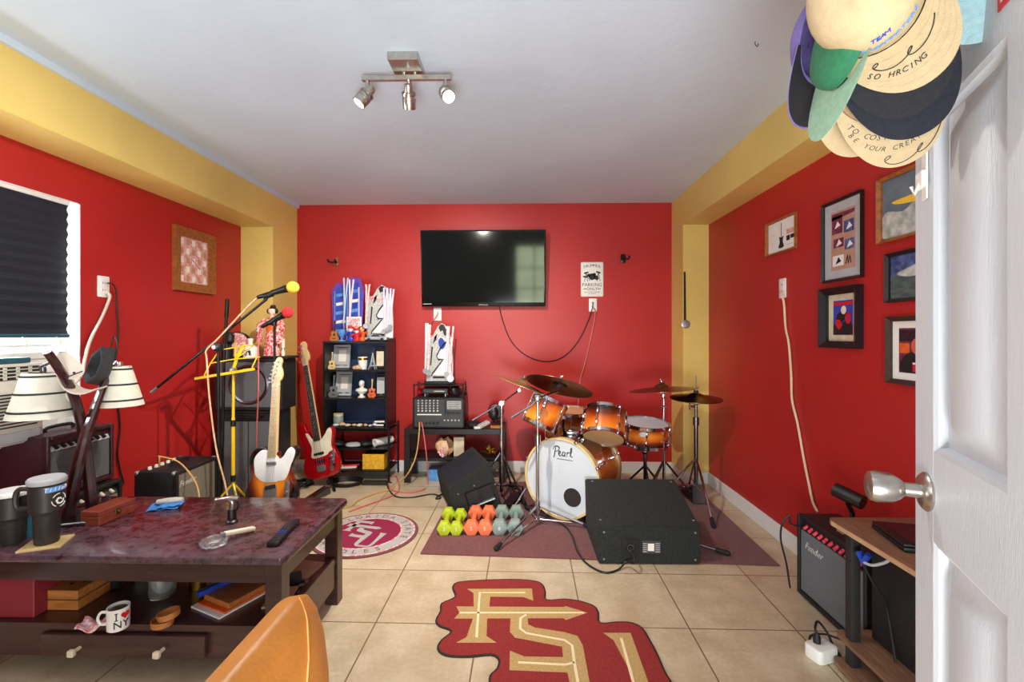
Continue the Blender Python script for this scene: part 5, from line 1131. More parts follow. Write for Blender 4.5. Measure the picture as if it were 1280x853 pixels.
for k, (x, za, zb_, c, dsc) in enumerate(((-.115, 404, 464, 'lilac', 'silver'), (-.09, 406, 466, 'pink_cloth', 'silver'), (.075, 408, 468, 'lilac', 'silver'), (.11, 408, 473, 'pink_cloth', 'pearl_white'))):
    medal(['leftmost medal, on a lilac ribbon, of the trophy above the mixer', 'medal on a pink ribbon at the left of the trophy above the mixer', 'medal on a lilac ribbon before the white figure above the mixer', 'medal with a large white disc on the trophy above the mixer'][k], (o[0], o[1]-.01*k, 0), x, zat(za, 4.0), zat(zb_, 4.0), c, dsc, .03 if k == 3 else .022, -.03 if k == 3 else .02)
# clutter right of the mixer
lump('black_cables', 592, 3.96, th, .07, .06, .03, 'ink', 'heap of black cables on the bench right of the mixer', 'cable heap', 12)
b = B(T(xat(606, 3.93), 3.93, th) @ RZ(35) @ RY(-20)); b.bb(-.05, .05, -.03, .03, .02, .045, .004); solo('grey_gadget', b, 'label_silver', 'tilted silver grey gadget on the black cable heap', 'gadget')
p = V((xat(620, 4.05), 4.05, th)); t = thing('desk_fan', 'small black clip fan at the right end of the bench', 'fan', p)
b = B(T(p)); b.lathe([(0, 0), (.04, 0), (.04, .012), (.012, .02), (.01, .07), (0, .07)], n=18); ob('base', b, 'black_plastic', t)
b = B(T(p+V((0, 0, .12))) @ RX(75)); b.lathe([(0, -.03), (.03, -.03), (.065, -.015), (.07, .01), (.06, .025), (0, .03)], n=24); ob('fan_head', b, 'black_plastic', t)
b = B(T(xat(622, 3.92), 3.92, th)); b.bb(-.06, .05, -.03, .03, 0, .02, .004); solo('wooden_block', b, 'cigar_wood', 'brown block at the right front corner of the bench', 'block')
b = B(T(xat(597, 3.9), 3.89, th) @ RZ(20)); b.bb(-.03, .03, -.02, .02, 0, .018, .003); solo('white_adapter', b, 'white_plastic', 'small white adapter at the front of the black cable heap', 'adapter')
# bench shelf
p = V((xat(556, 3.95), 3.96, lz)); b = B(T(p)); b.grid(lambda u, v: ((.03+.055*math.sin(PI*v))*math.cos(5.2*u), (.03+.04*math.sin(PI*v))*math.sin(5.2*u), .15*v+.012*math.sin(12*u)), 22, 8, .004); solo('conch_shell', b, 'shell_tan', 'large curled tan shell on the lower shelf of the bench', 'shell')
p = V((xat(553, 3.91), 3.905, lz)); b = B(T(p)); b.grid(lambda u, v: ((.06*u-.03)*1.6, .03*math.cos(6*u), .025+.05*v+.02*math.sin(8*u+3*v)), 14, 6, .01)
for v in b.bm.verts: v.co.z = max(v.co.z, lz)
solo('pink_coral', b, 'pink_cloth', 'knotted pale pink coral in front of the curled shell', 'coral')
x0, x1 = xat(567, 3.93), xat(580, 3.93); b = B(); b.bb(x0, x1, 3.93, 4.0, lz, zat(547, 3.93), .003); solo('white_box', b, 'ivory', 'upright white box on the lower shelf of the bench', 'box')
p = V((xat(612, 3.97), 3.97, lz)); b = B(T(p)); rnd = random.Random(4)
for k in range(40):
    a = rnd.uniform(0, 6.28); e = rnd.uniform(.2, 1.4); L = rnd.uniform(.05, .1); d = V((math.cos(a)*math.cos(e), math.sin(a)*math.cos(e), math.sin(e))); b.tube([V((0, 0, .012)), d*L*.6+V((0, 0, .012)), d*L+V((0, 0, .005))], [.004, .006, .001], 4)
solo('gold_tinsel', b, 'gold', 'spiky golden tinsel ornament at the right of the bench shelf', 'ornament')
b = B(T(xat(550, 3.98), 3.98, 0)); b.bb(-.1, .07, -.06, .1, 0, .09, .004); solo('plastic_bin', b, 'sky_blue', 'pale blue plastic bin on the floor under the bench', 'bin')
# cables plugged into the mixer
q = at(524, 528, 3.875); cable('mixer_cable', [q, at(524, 540, 3.82), at(520, 570, 3.79), at(510, 592, 3.74), fl(497, 606, .006), fl(489, 612, .006), fl(470, 617, .006), fl(448, 626, .006), fl(437, 634, .006), fl(400, 640, .006)], .006, 'cord_tan', 'tan cable running from the mixer to the floor and along to the coffee table')
q = at(527, 528, 3.875); cable('mixer_cable', [q, at(530, 545, 3.81), at(533, 570, 3.77), fl(535, 605, .006), fl(530, 612, .006), fl(515, 616, .006), fl(497, 615, .006), fl(487, 610, .006), fl(486, 598, .006), fl(495, 596, .006), fl(499, 610, .006), fl(494, 618, .006), fl(475, 626, .006), fl(455, 633, .006), fl(436, 640, .006)], .005, 'cord_pink', 'pink cable dropping from the mixer and looping on the floor')
cable('monitor_cable', [(at(575, 600, 3.35)*0)+fl(556, 617, .006), fl(548, 620, .006), fl(545, 624, .006), fl(551, 622, .006), fl(540, 618, .006), fl(515, 622, .006), fl(495, 621, .006), fl(486, 612, .006), fl(484, 604, .006), (rx1+.03, 3.85, .006)], .0055, 'cord_black', 'black cable on the floor running from the floor monitor to the rack')
# ================================================================ on the back wall
YW = YB
m = WB(((at(527, 300, 4.1).x+at(681.5, 300, 4.1).x)/2, YW-.07, (zat(288.5, 4.1)+zat(382.5, 4.1))/2)) @ RX(5.5); w = at(681.5, 300, 4.13).x-at(527, 300, 4.13).x; h = zat(288.5, 4.13)-zat(382.5, 4.13)
t = thing('television', 'large black flat television on the red back wall', 'television', m)
b = B(); b.prism(rrect(w, h, .008), -.005, .04, bev=.004); ob('bezel', b, 'screen_bezel', t, False)
b = B(); b.prism(rrect(w-.03, h-.05, .003, cy=.012), .0395, .0412); ob('screen', b, 'screen', t, False)
b = B(); b.bb(-w*.3, w*.3, -h*.3, h*.3, -.03, -.004, .004); ob('wall_bracket', b, 'black_metal', t, False)
b = B(); b.text('SAMSUNG', .018, T(0, -h/2+.014, .0405)); ob('lettering', b, 'paper_grey', t, False)
b = B(); b.bb(-w/2+.012, -w/2+.09, -h/2+.02, -h/2+.026, .0405, .042); ob('energy_label', b, 'paper_grey', t, False)
def hook(label, px, py, sgn):
    p = at(px, py, YW); t = thing('guitar_hanger', label, 'hook', p)
    b = B(); b.bb(p.x-.022, p.x+.022, YW-.02, YW-.001, p.z-.03, p.z+.05, .006, seg=2); ob('wall_plate', b, 'oak' if sgn < 0 else 'black_wood', t)
    b = B(); b.tube([(p.x, YW-.02, p.z), (p.x, YW-.06, p.z)], .009, 8)
    for s in (-1, 1): b.tube(cat([(p.x, YW-.06, p.z), (p.x+s*.028, YW-.075, p.z-.004), (p.x+s*.034, YW-.11, p.z), (p.x+s*.03, YW-.125, p.z+.014)], 4), .008, 8)
    ob('yoke', b, 'rubber', t)
hook('wood-backed guitar wall hanger left of the television', 421, 329, -1); hook('black guitar wall hanger right of the drum parking sign', 778.5, 325, 1)
p0, p1 = at(726, 328, YW), at(754, 371, YW); w, h = p1.x-p0.x, p0.z-p1.z; m = WB(((p0.x+p1.x)/2, YW, (p0.z+p1.z)/2))
t = thing('parking_sign', 'white drummer parking only sign with a drum kit picture', 'sign', m)
b = B(); b.prism(rrect(w, h, .012), .001, .005, bev=.001); pl = ob('sign_plate', b, 'paper', t, False)
b = B(); frame_ring(b, w-.012, h-.012, .002, .005, .0056); ob('border', b, 'paper_grey', t, False)
b = B()
for k, ch in enumerate('DRUMMER'): x = (k-3)*.022; b.text(ch, .034, T(x, h*.4-abs(k-3)**2*.0012, .0055) @ RZ(-(k-3)*4), .0004)
b.text('PARKING', .043, T(0, -h*.16, .0055), .0004); b.text('ONLY', .037, T(0, -h*.28, .0055), .0004); b.bb(-w*.38, -w*.25, -h*.285, -h*.265, .005, .006); b.bb(w*.25, w*.38, -h*.285, -h*.265, .005, .006)
b.text('ALL OTHERS WILL BE', .014, T(0, -h*.37, .0055), .0003); b.text('DRUMMED', .014, T(0, -h*.42, .0055), .0003); ob('lettering', b, 'ink', t, False)
b = B(); s = w
for x, y, r in ((0, .1, .15), (-.15, .16, .075), (.1, .2, .07), (.19, .06, .1)): b.lathe([(0, .005), (r*s, .005), (r*s, .0058), (0, .0058)], T(x*s, (y+.02)*s, 0), 20)
for x, y, a in ((-.26, .3, 14), (.28, .32, -16), (-.3, .12, -8)): b.bb(-.1*s, .1*s, -.008, .006, .005, .0058, m=T(x*s, y*s, 0) @ RZ(a))
for q in ((-.26, .3, -.2, -.1), (-.26, .3, -.34, -.1), (.28, .32, .22, -.08), (.28, .32, .36, -.08), (-.2, .1, -.1, -.06), (.3, .05, .2, -.06)): b.band([(q[0]*s, q[1]*s), (q[2]*s, q[3]*s)], .005, .005, .0057)
ob('drum_picture', b, 'ink', t, False)
o1 = at(547, 393, YW); outlet('white outlet under the left corner of the television', WB(o1)); o2 = at(741, 381.5, YW); outlet('white outlet under the drummer parking sign', WB(o2))
cable('television_cable', [at(624, 383, YW-.03), at(628, 400, YW-.012), at(638, 425, YW-.008), at(655, 443, YW-.008), at(680, 452, YW-.008), at(703, 447, YW-.008), at(722, 428, YW-.008), at(735, 402, YW-.012), at(740.5, 385, YW-.03), at(741, 378, YW-.012)], .0045, 'cord_black', 'black cord drooping from the television to the outlet under the sign', cat_='cable')
cable('power_cable', [at(742, 385, YW-.012), at(744, 389, YW-.03), at(743, 400, YW-.012), at(738, 425, YW-.01), at(731, 455, YW-.01), at(725, 478, YW-.01), at(722, 520, YW-.01), at(720, 560, YW-.02), (at(720, 560, YW).x, YW-.03, .01)], .0055, 'cord_pink', 'pale pink cord hanging from the outlet behind the drum kit', cat_='cable')
cable('power_cable', [at(547, 391, YW-.012), at(546, 395, YW-.03), at(538, 405, YW-.02), at(534, 416, YW-.015), at(533, 440, YW-.012), at(533, 480, YW-.012), at(535, 500, YW-.02), at(536, 536, YW-.03)], .0045, 'cord_pink', 'pale pink cord from the outlet below the television to the trophy shelf', cat_='cable')
# bottle opener hung on the right pillar
p = at(856, 340, 3.9); q = at(857, 401, 3.9); y = 3.905
t = thing('hanging_medallion', 'round silver medallion hanging on a dark strap on the right yellow pillar', 'medallion', V((q.x, y, q.z-.04)))
b = B(); b.hexa([(p.x-.008, y-.004, q.z), (p.x+.012, y-.004, q.z), (p.x+.012, y-.001, q.z), (p.x-.008, y-.001, q.z), (p.x-.008, y-.004, p.z), (p.x+.008, y-.004, p.z), (p.x+.008, y-.001, p.z), (p.x-.008, y-.001, p.z)]); ob('strap', b, 'dark_slot', t)
b = B(); b.lathe([(0, .001), (.034, .001), (.036, .004), (.03, .007), (0, .006)], WB((q.x+.002, y, q.z-.03)), 24); b.ring(.02, .024, .006, .009, WB((q.x+.002, y, q.z-.03)), 20); ob('medallion', b, 'silver', t)
# ================================================================ rugs
p = [fl(526, 694), fl(970, 704)]
b = B(); b.prism([(-.585, 2.605), (1.385, 2.515), (1.41, 3.88), (-.535, 3.9)], .0005, .008, bev=.002); solo('drum_rug', b, 'maroon_carpet', 'large rectangular maroon rug under the drum kit', 'rug')
def LG(u, v): q = fl(520+u*.265625, 690+v*.265625); return (q.x, q.y)
def lg(pts, n=0): q = [LG(*p) for p in pts]; return [(p.x, p.y) for p in cat([V((x, y, 0)) for x, y in q], n, True)] if n else q
out = [(172, 185), (172, 165), (200, 146), (300, 138), (450, 133), (560, 141), (598, 160), (612, 195), (616, 230), (700, 226), (780, 238), (840, 260), (862, 292), (868, 338), (950, 334), (1015, 338), (1068, 365), (1105, 425), (1140, 490), (1185, 590), (1250, 680), (1290, 790), (1230, 880), (1040, 930), (830, 925), (720, 880), (640, 800), (480, 760), (385, 710), (345, 650), (345, 590), (378, 555), (386, 515), (350, 493), (250, 502), (140, 496), (98, 462), (118, 420), (163, 380), (110, 358), (90, 330), (112, 285), (118, 248), (180, 218)]
t = thing('logo_mat', 'garnet cut-out mat with big gold letters and an arrow in the foreground', 'mat', V((LG(640, 450)[0], LG(640, 450)[1], 0)))
o2 = lg(out, 3); c0 = V((sum(p[0] for p in o2)/len(o2), sum(p[1] for p in o2)/len(o2)))
b = B(); b.prism(o2, .0005, .006, bev=.001); ob('dark_border', b, 'dark_carpet', t)
def inset(poly, d):
    r = []; n = len(poly); A = sum(poly[i][0]*poly[(i+1) % n][1]-poly[(i+1) % n][0]*poly[i][1] for i in range(n))
    for i in range(n):
        a, c = V(poly[i-1]), V(poly[(i+1) % n]); e = (c-a).normalized(); nn = V((-e.y, e.x))*(1 if A > 0 else -1); r.append((poly[i][0]+nn.x*d, poly[i][1]+nn.y*d))
    return r
b = B(); b.prism(inset(o2, .0085), .005, .0066); ob('garnet_field', b, 'garnet_carpet', t)
FSU = {'F': [(240, 182), (545, 180), (552, 238), (505, 220), (350, 218), (345, 264), (335, 320), (332, 405), (378, 436), (190, 436), (238, 410), (268, 322), (272, 264), (270, 200)],
       'arrow': [(190, 265), (345, 266), (695, 268), (705, 264), (806, 295), (705, 329), (695, 320), (180, 322), (205, 295)],
       'S': [(445, 310), (525, 310), (528, 350), (560, 365), (700, 387), (760, 405), (785, 450), (800, 530), (815, 614), (840, 740), (860, 800), (1060, 800), (1085, 770), (1060, 690), (1030, 614), (930, 425), (882, 390), (1010, 390), (1090, 614), (1140, 720), (1150, 800), (1100, 850), (860, 855), (780, 800), (745, 720), (712, 577), (440, 566), (442, 475), (510, 502), (692, 505), (688, 455), (560, 430), (465, 412), (442, 385)]}
for k, q in FSU.items(): b = B(); b.prism(lg(q), .0064, .0072+(.0003 if k == 'arrow' else 0)); ob('arrow' if k == 'arrow' else 'letter', b, 'gold_carpet', t)
LINES = [[(515, 200), (300, 200), (285, 412)], [(205, 295), (790, 295)], [(520, 304), (492, 320), (490, 370), (520, 392), (700, 425), (735, 450), (745, 530), (775, 700)], [(480, 530), (700, 541), (745, 530)], [(965, 415), (1020, 614), (1080, 760)]]
for q in LINES: b = B(); b.band(lg(q), .011, .0074, .0079); ob('cream_line', b, 'cream_carpet', t)
# round rug
ce = fl(457, 668); cr = .325; t = thing('round_rug', 'round plum rug with a grey lettered ring right of the coffee table', 'rug', V((ce.x, ce.y, 0)))
m = T(ce.x, ce.y, 0)
b = B(m); b.lathe([(0, .0005), (cr, .0005), (cr, .006), (cr-.004, .008), (0, .008)], n=64); ob('plum_border', b, 'maroon_carpet', t)
b = B(m); b.lathe([(0, .0075), (cr-.02, .0075), (cr-.02, .0088), (0, .0088)], n=64); ob('pink_edge', b, 'pink_cloth', t)
b = B(m); b.lathe([(0, .008), (cr-.03, .008), (cr-.03, .0094), (0, .0094)], n=64); ob('grey_band', b, 'grey_carpet', t)
b = B(m); b.ring(cr-.112, cr-.1, .009, .01, n=64); ob('inner_ring', b, 'pink_cloth', t)
b = B(m); b.lathe([(0, .009), (cr-.11, .009), (cr-.11, .01), (0, .01)], n=64); ob('plum_disc', b, 'plum_carpet', t)
b = B()
R0 = -24
for k, ch in enumerate('FLORIDA STATE'):
    a = R(90+R0+78-k*13); r = cr-.066; b.text(ch, .062, m @ T(r*math.cos(a), r*math.sin(a), .0095) @ RZ(math.degrees(a)-90), .0006)
for k, ch in enumerate('SEMINOLES'):
    a = R(270+R0-58+k*14.5); r = cr-.066; b.text(ch, .062, m @ T(r*math.cos(a), r*math.sin(a), .0095) @ RZ(math.degrees(a)+90), .0006)
ob('lettering', b, 'maroon_carpet', t)
fs = [q for k in FSU for q in FSU[k]]; cx_, cy_ = LG(640, 480)
for k, q in FSU.items():
    pts = [((x-cx_)*.42, (y-cy_)*.42) for x, y in lg(q)]; b = B(m @ RZ(-14) @ T(-.005, -.03, 0)); b.prism(pts, .0098, .0108); ob('arrow' if k == 'arrow' else 'letter', b, 'grey_carpet', t)
# ================================================================ drum kit
def drum_parts(t, m, r, L, shellm, top, bot, hoopm, nlug, lugs=True, hoopw=.016, inset_=0, a0=0):
    """drum centred at origin of m, axis z; batter head at +z"""
    b = B(m); b.lathe([(r-.012, -L/2+.012), (r, -L/2+.012), (r, L/2-.012), (r-.012, L/2-.012), (r-.012, -L/2+.012)], n=48); ob('shell', b, shellm, t)
    for s, mm, nm in ((1, top, 'batter_head'), (-1, bot, 'resonant_head')):
        b = B(m); b.lathe([(0, s*(L/2-.003)), (r-.004, s*(L/2-.003)), (r, s*(L/2-.012)), (0, s*(L/2-.006))], n=48); ob(nm, b, mm, t)
        b = B(m); z0, z1 = sorted((s*(L/2-hoopw), s*(L/2+.007))); b.ring(r-.002, r+.009, z0, z1, n=48); hp = ob('hoop', b, hoopm, t)
    for k in range(nlug):
        a = a0+2*PI*k/nlug; c, s_ = math.cos(a), math.sin(a); b = B(m)
        b.tube([(c*(r+.012), s_*(r+.012), -L/2+.0), (c*(r+.012), s_*(r+.012), L/2)], .003, 6)
        for z in (-L*.22, L*.22): b.box((r+.008, 0, z), (.018, .016, .036), MX.Rotation(a, 4, 'Z'), .005, 2)
        for z in (-L/2, L/2): b.box((r+.01, 0, z), (.014, .016, .016), MX.Rotation(a, 4, 'Z'), .003)
        ob('lug', b, 'chrome', t)
RZF = .008
# bass drum
fc = at(701.5, 599.5, 3.1); ax = V((math.sin(R(29)), math.cos(R(29)), 0)); L = .45; r = .268
cB = V((fc.x, fc.y, r+.009+RZF))+ax*L/2
t = thing('bass_drum', 'large sunburst bass drum with white front head and a round port hole', 'bass drum', V((cB.x, cB.y, RZF)))
m = FR(cB, ax.cross(V((0, 0, 1))), (0, 0, 1)) ; m = FR(cB, V((0, 0, 1)).cross(-ax), (0, 0, 1))   # local z toward the front head
zf = m.to_3x3() @ V((0, 0, 1))
b = B(m); b.lathe([(r-.012, -L/2+.02), (r-.008, -L/2+.02), (r-.008, L/2-.02), (r-.014, L/2-.02), (r-.012, -L/2+.02)], n=56); ob('shell', b, 'drum_burst', t)
for s in (1, -1):
    b = B(m); z0, z1 = sorted((s*(L/2-.03), s*(L/2+.008))); b.ring(r-.008, r+.006, z0, z1, n=56); ob('hoop', b, 'hoop_wood', t)
b = B(m); b.lathe([(0, L/2-.002), (r-.008, L/2-.002), (r-.008, L/2-.008), (0, L/2-.008)], n=56); hd = ob('front_head', b, 'drum_head', t)
b = B(m); b.lathe([(0, -L/2+.002), (r-.008, -L/2+.002), (r-.008, -L/2+.008), (0, -L/2+.008)], n=56); ob('batter_head', b, 'drum_head', t)
b = B(m); b.lathe([(0, L/2-.0015), (.062, L/2-.0015), (.062, L/2), (0, L/2)], T(.08, -.115, 0), 36); ob('port_hole', b, 'dark_slot', hd)
b = B(m)
def stroke(b, pts, w, z, ox, oy, k): 
    P = cat([V((ox+x*k, oy+y*k, z)) for x, y in pts], 5); b.tube(P, [w*(.7+.5*math.sin(PI*i/(len(P)-1))) for i in range(len(P))], 5)
K, ox, oy, zz = .06, -.052, .15, L/2-.001
for q in ([(.2, 1.), (.1, .5), (.0, -.1), (-.1, -.25)], [(-.15, .62), (.0, .95), (.35, 1.08), (.62, .9), (.5, .58), (.1, .45)],
          [(.55, .2), (.75, .35), (.72, .52), (.58, .45), (.55, .2), (.7, .02), (.95, .15)], [(1.3, .45), (1.08, .48), (1., .2), (1.12, .03), (1.3, .2), (1.34, .48), (1.3, .1), (1.42, .03)],
          [(1.55, .5), (1.56, .03)], [(1.56, .32), (1.7, .5), (1.85, .44)], [(1.9, .1), (2.1, .6), (2.12, 1.), (2.0, .9), (1.98, .3), (2.1, .03), (2.25, .12)]):
    stroke(b, q, .003, zz, ox, oy, K)
b.bb(ox+.02, ox+.135, oy-.022, oy-.019, zz-.001, zz+.001); ob('lettering', b, 'ink', hd)
for k in range(8):
    a = R(22.5+45*k); b = B(m); c, s_ = math.cos(a), math.sin(a)
    for s in (1, -1): b.box((r+.008, 0, s*(L/2-.008)), (.018, .022, .05), MX.Rotation(a, 4, 'Z'), .005, 2); b.box((r-.002, 0, s*(L/2-.14)), (.026, .02, .05), MX.Rotation(a, 4, 'Z'), .006, 2)
    b.tube([(c*(r+.012), s_*(r+.012), -L/2), (c*(r+.012), s_*(r+.012), -L/2+.14)], .003, 5); b.tube([(c*(r+.012), s_*(r+.012), L/2-.14), (c*(r+.012), s_*(r+.012), L/2)], .003, 5); ob('lug', b, 'chrome', t)
for s in (1, -1):
    q = m @ V((s*(r-.01), -.05, L*.28)); e = m @ V((s*(r+.09), -r-.006, L*.62)); e.z = RZF+.004; b = B(); b.tube([q, e], .007, 8); b.ball(q, .022, n=10); b.ball(e, .009, n=8); ob('spur', b, 'chrome', t)
tp = cB+V((0, 0, r-.012))-ax*.03
b = B(); b.box(tp+V((0, 0, .015)), (.09, .06, .03), None, .006, 2); ob('tom_mount', b, 'chrome', t)
# toms
def tom(name, label, c, axis, r, L, nl=6, bot='tan_head', a0=0, mount=None, catn='tom drum'):
    t = thing(name, label, catn, V(c)-V(axis).normalized()*L/2); m = axisM(c, V(c)+V(axis))
    drum_parts(t, m, r, L, 'drum_burst', 'drum_head', bot, 'chrome', nl, a0=a0)
    if mount: b = B(); b.tube(cat(mount, 4), .011, 8); b.ball(mount[0], .022, n=10); b.ball(mount[len(mount)//2], .02, n=10); ob('tom_arm', b, 'chrome', t)
    return t
c1 = at(681, 517, 3.2); a1 = V((.42, .22, .88)).normalized()
tom('rack_tom', 'sunburst rack tom tipped steeply, left one over the bass drum', c1, a1, .122, .19, 6, 'tan_head', .3, [c1+V((.13, .02, -.03)), at(706, 545, 3.3), tp+V((-.02, 0, .02))])
c2 = at(755.5, 531.5, 3.2); a2 = V((.17, .55, .8)).normalized()
tom('rack_tom', 'sunburst rack tom showing its tan underside, right one over the bass drum', c2, a2, .14, .19, 6, 'tan_head', .3, [c2+V((-.14, .03, -.0)), at(727, 538, 3.3), tp+V((.03, 0, .02))])
# snare on its stand
Yd = 3.45; c3 = at(806.5, 541, Yd); t = tom('snare_drum', 'shallow sunburst snare drum on a stand right of the rack toms', c3, V((.04, -.1, 1)), .165, .15, 8, 'tan_head', .2, None, 'snare drum')
b = B(); q = c3+V((-.06, -.165, .02)); b.lathe([(0, 0), (.022, 0), (.022, .003), (0, .003)], FR(q, (1, 0, 0), (0, .0, 1)), 24, 1.3, .8); ob('badge', b, 'label_silver', t)
b = B(); b.box(c3+V((.165, -.03, 0)), (.02, .03, .09), None, .005, 2); ob('strainer', b, 'chrome', t)
def stand_legs(t, x, y, zj, r, n, a0, zb=RZF, rad=.008, m='dark_chrome', zlow=None):
    for k in range(n):
        a = R(a0+360/n*k); e = V((x+r*math.cos(a), y+r*math.sin(a), zb+.012)); b = B(); b.tube([(x, y, zj), e], rad, 8)
        if zlow: b.tube([(x, y, zlow), V((x, y, zj))*.35+e*.65], rad*.7, 6)
        lg_ = ob('leg', b, m, t); d = (e-V((x, y, zj))).normalized(); b = B(); b.tube([e-d*.045, e], [.012, .013], 8); b.ball(e, (.014, .014, .012), n=8); ob('rubber_foot', b, 'rubber', lg_)
t = thing('snare_stand', 'chrome snare stand holding the shallow drum', 'drum stand', V((c3.x, c3.y+.01, RZF)))
b = B(); b.cyl((c3.x, c3.y, RZF+.06), (c3.x, c3.y, c3.z-.14), .014); b.ball((c3.x, c3.y, c3.z-.14), .026, n=10); ob('pole', b, 'dark_chrome', t)
for k in range(3):
    a = R(100+120*k); b = B(); b.tube([(c3.x, c3.y, c3.z-.14), (c3.x+.14*math.cos(a), c3.y+.14*math.sin(a), c3.z-.098), (c3.x+.185*math.cos(a), c3.y+.185*math.sin(a), c3.z-.07)], .007, 8); ob('basket_arm', b, 'chrome', t)
stand_legs(t, c3.x, c3.y, .28, .24, 3, 30, zlow=.1)
# floor tom at the back
c4 = at(706, 543, 3.8); c4 = V((c4.x+.03, 3.8, .46)); t = tom('floor_tom', 'floor tom with tan head behind the rack toms', c4, V((0, -.05, 1)), .18, .34, 6, 'drum_head', .1, None, 'floor tom')
for o in t.children:
    if o.name.startswith('batter_head'): o.data.materials[0] = M['tan_head']
for k in range(3):
    a = R(30+120*k); b = B(); x, y = c4.x+.2*math.cos(a), c4.y+.2*math.sin(a); b.tube([(x, y, .62), (x, y, .1), (x+.02*math.cos(a), y+.02*math.sin(a), RZF+.012)], .006, 8); b.box((c4.x+.19*math.cos(a), c4.y+.19*math.sin(a), .44), (.03, .03, .05), None, .006, 2); b.ball((x+.02*math.cos(a), y+.02*math.sin(a), RZF+.013), .012, n=8); ob('leg', b, 'chrome', t)
# cymbals
def cymbal(name, label, c, nrm, r, mm='cymbal_bronze', catn='cymbal', dbl=False):
    t = thing(name, label, catn, V(c)); m = axisM(c, V(c)+V(nrm))
    prof = [(.006, .03*r/.2), (.02, .03*r/.2), (.04, .022*r/.2), (.055, .012*r/.2), (.06, .009), (r*.6, .002), (r, -.012)]; b = B(m)
    b.lathe(prof+[(q[0], q[1]-.0025) for q in reversed(prof)]+[prof[0]], n=64); bo = ob('bronze_disc', b, mm, t)
    for g in range(0): pass
    if dbl: b = B(m @ T(0, 0, -.03) @ RX(180)); b.lathe(prof+[(q[0], q[1]-.0025) for q in reversed(prof)]+[prof[0]], n=64); ob('bottom_disc', b, mm, t)
    b = B(m); b.lathe([(0, .028), (.016, .028), (.017, .045), (0, .045)], n=14); b.mt(1); b.cyl((0, 0, .04), (0, 0, .07), .006); b.box((0, 0, .066), (.034, .012, .012), None, .004, 2); ob('wing_nut', b, ('felt_grey', 'chrome'), t)
    b = B(m); b.cyl((0, 0, -.02), (0, 0, .0), .015); ob('felt_washer', b, 'felt_grey', t); return t
Yc = 3.45; cA = at(652, 480, Yc); nA = V((.3, -.35, .9)).normalized(); nA = V((.36, .08, .93)).normalized()
cymbal('crash_cymbal', 'crash cymbal tilted on the boom stand, leftmost of the cymbals', cA, nA, .22, 'lit_bronze')
cR = at(699, 481.5, 3.3); nR = V((.26, .32, .91)).normalized(); cymbal('ride_cymbal', 'large dark cymbal seen from below above the bass drum', cR, nR, .245)
cC = at(827.5, 485.5, 3.5); nC = V((-.07, .06, 1)).normalized(); cymbal('crash_cymbal', 'nearly level cymbal with a chrome wing nut right of the snare drum', cC, nC, .245)
cH = at(870, 496, 3.45); cymbal('hi_hat', 'pair of hi-hat cymbals in front of the yellow pillar, rightmost of the cymbals', cH, (0, -.06, 1), .185, dbl=True, catn='hi-hat')
# left boom stand
Yc = 3.5; b0 = at(627, 504, Yc); x, y = b0.x, b0.y
t = thing('cymbal_stand', 'chrome boom stand carrying the leftmost crash cymbal', 'cymbal stand', V((x, y, RZF)))
b = B(); b.cyl((x, y, RZF+.05), (x, y, .4), .0135); b.cyl((x, y, .38), (x, y, .44), .02); b.cyl((x, y, .4), (x, y, b0.z), .0095); ob('pole', b, 'chrome', t)
b = B(); b.tube([at(590, 526, Yc-.1), b0, cA-nA*.05], .007, 8); b.tube([cA-nA*.05, cA+nA*.03], .006, 8); ob('boom_arm', b, 'chrome', t)
b = B(); b.cyl(b0+V((0, -.025, 0)), b0+V((0, .025, 0)), .02); ob('boom_clamp', b, 'dark_chrome', t); b = B(); b.cyl(cA-nA*.05+V((0, -.02, 0)), cA-nA*.05+V((0, .02, 0)), .012); ob('tilter', b, 'dark_chrome', t)
b = B(); b.ball(at(617, 517, Yc+.04), (.04, .03, .055), n=14); ob('counterweight', b, 'black_plastic', t)
stand_legs(t, x, y, .36, .26, 3, 75, zlow=.1)
# front stand
fs_ = fl(672, 646, .06); x, y = fs_.x, fs_.y; zt_ = at(671, 500, y).z
t = thing('cymbal_stand', 'chrome stand with spread tripod legs in front of the bass drum', 'cymbal stand', V((x, y, RZF)))
b = B(); b.cyl((x, y, RZF+.03), (x, y, at(672, 550, y).z), .0115); b.cyl((x, y, at(672, 556, y).z), (x, y, at(672, 544, y).z), .021); b.cyl((x, y, at(672, 550, y).z), (x, y, zt_), .008); ob('pole', b, 'chrome', t)
b = B(); b.box((x, y, zt_+.01), (.04, .04, .05), None, .01, 2); ob('tilter', b, 'chrome', t)
b = B(); b.tube([at(639, 522.5, y-.03), at(665, 507, y-.01), V((x, y, zt_+.01)), cR-nR*.05], .0075, 8); b.tube([cR-nR*.05, cR+nR*.03], .006, 8); ob('boom_arm', b, 'chrome', t)
hubz = at(672, 632, y).z
b = B(); b.cyl((x, y, hubz-.03), (x, y, hubz+.03), .019); ob('hub', b, 'chrome', t); b = B(); b.cyl((x, y, RZF+.02), (x, y, RZF+.05), .018); ob('collar', b, 'chrome', t)
for e, k in ((fl(620, 686, RZF+.014), 0), (fl(738, 659, RZF+.014), 1), (fl(655, 606, RZF+.014)*0+V((x-.07, y+.26, RZF+.014)), 2)):
    mid = V((x, y, RZF+.06))*.35+e*.65; b = B(); b.tube([(x, y, hubz), e], .008, 8); b.tube([(x, y, RZF+.035), mid], .006, 6); lg_ = ob('leg', b, 'chrome', t)
    d = (e-V((x, y, hubz))).normalized(); b = B(); b.tube([e-d*.05, e], [.012, .016], 8); b.ball(e, (.016, .016, .013), n=8); ob('rubber_foot', b, 'rubber', lg_)
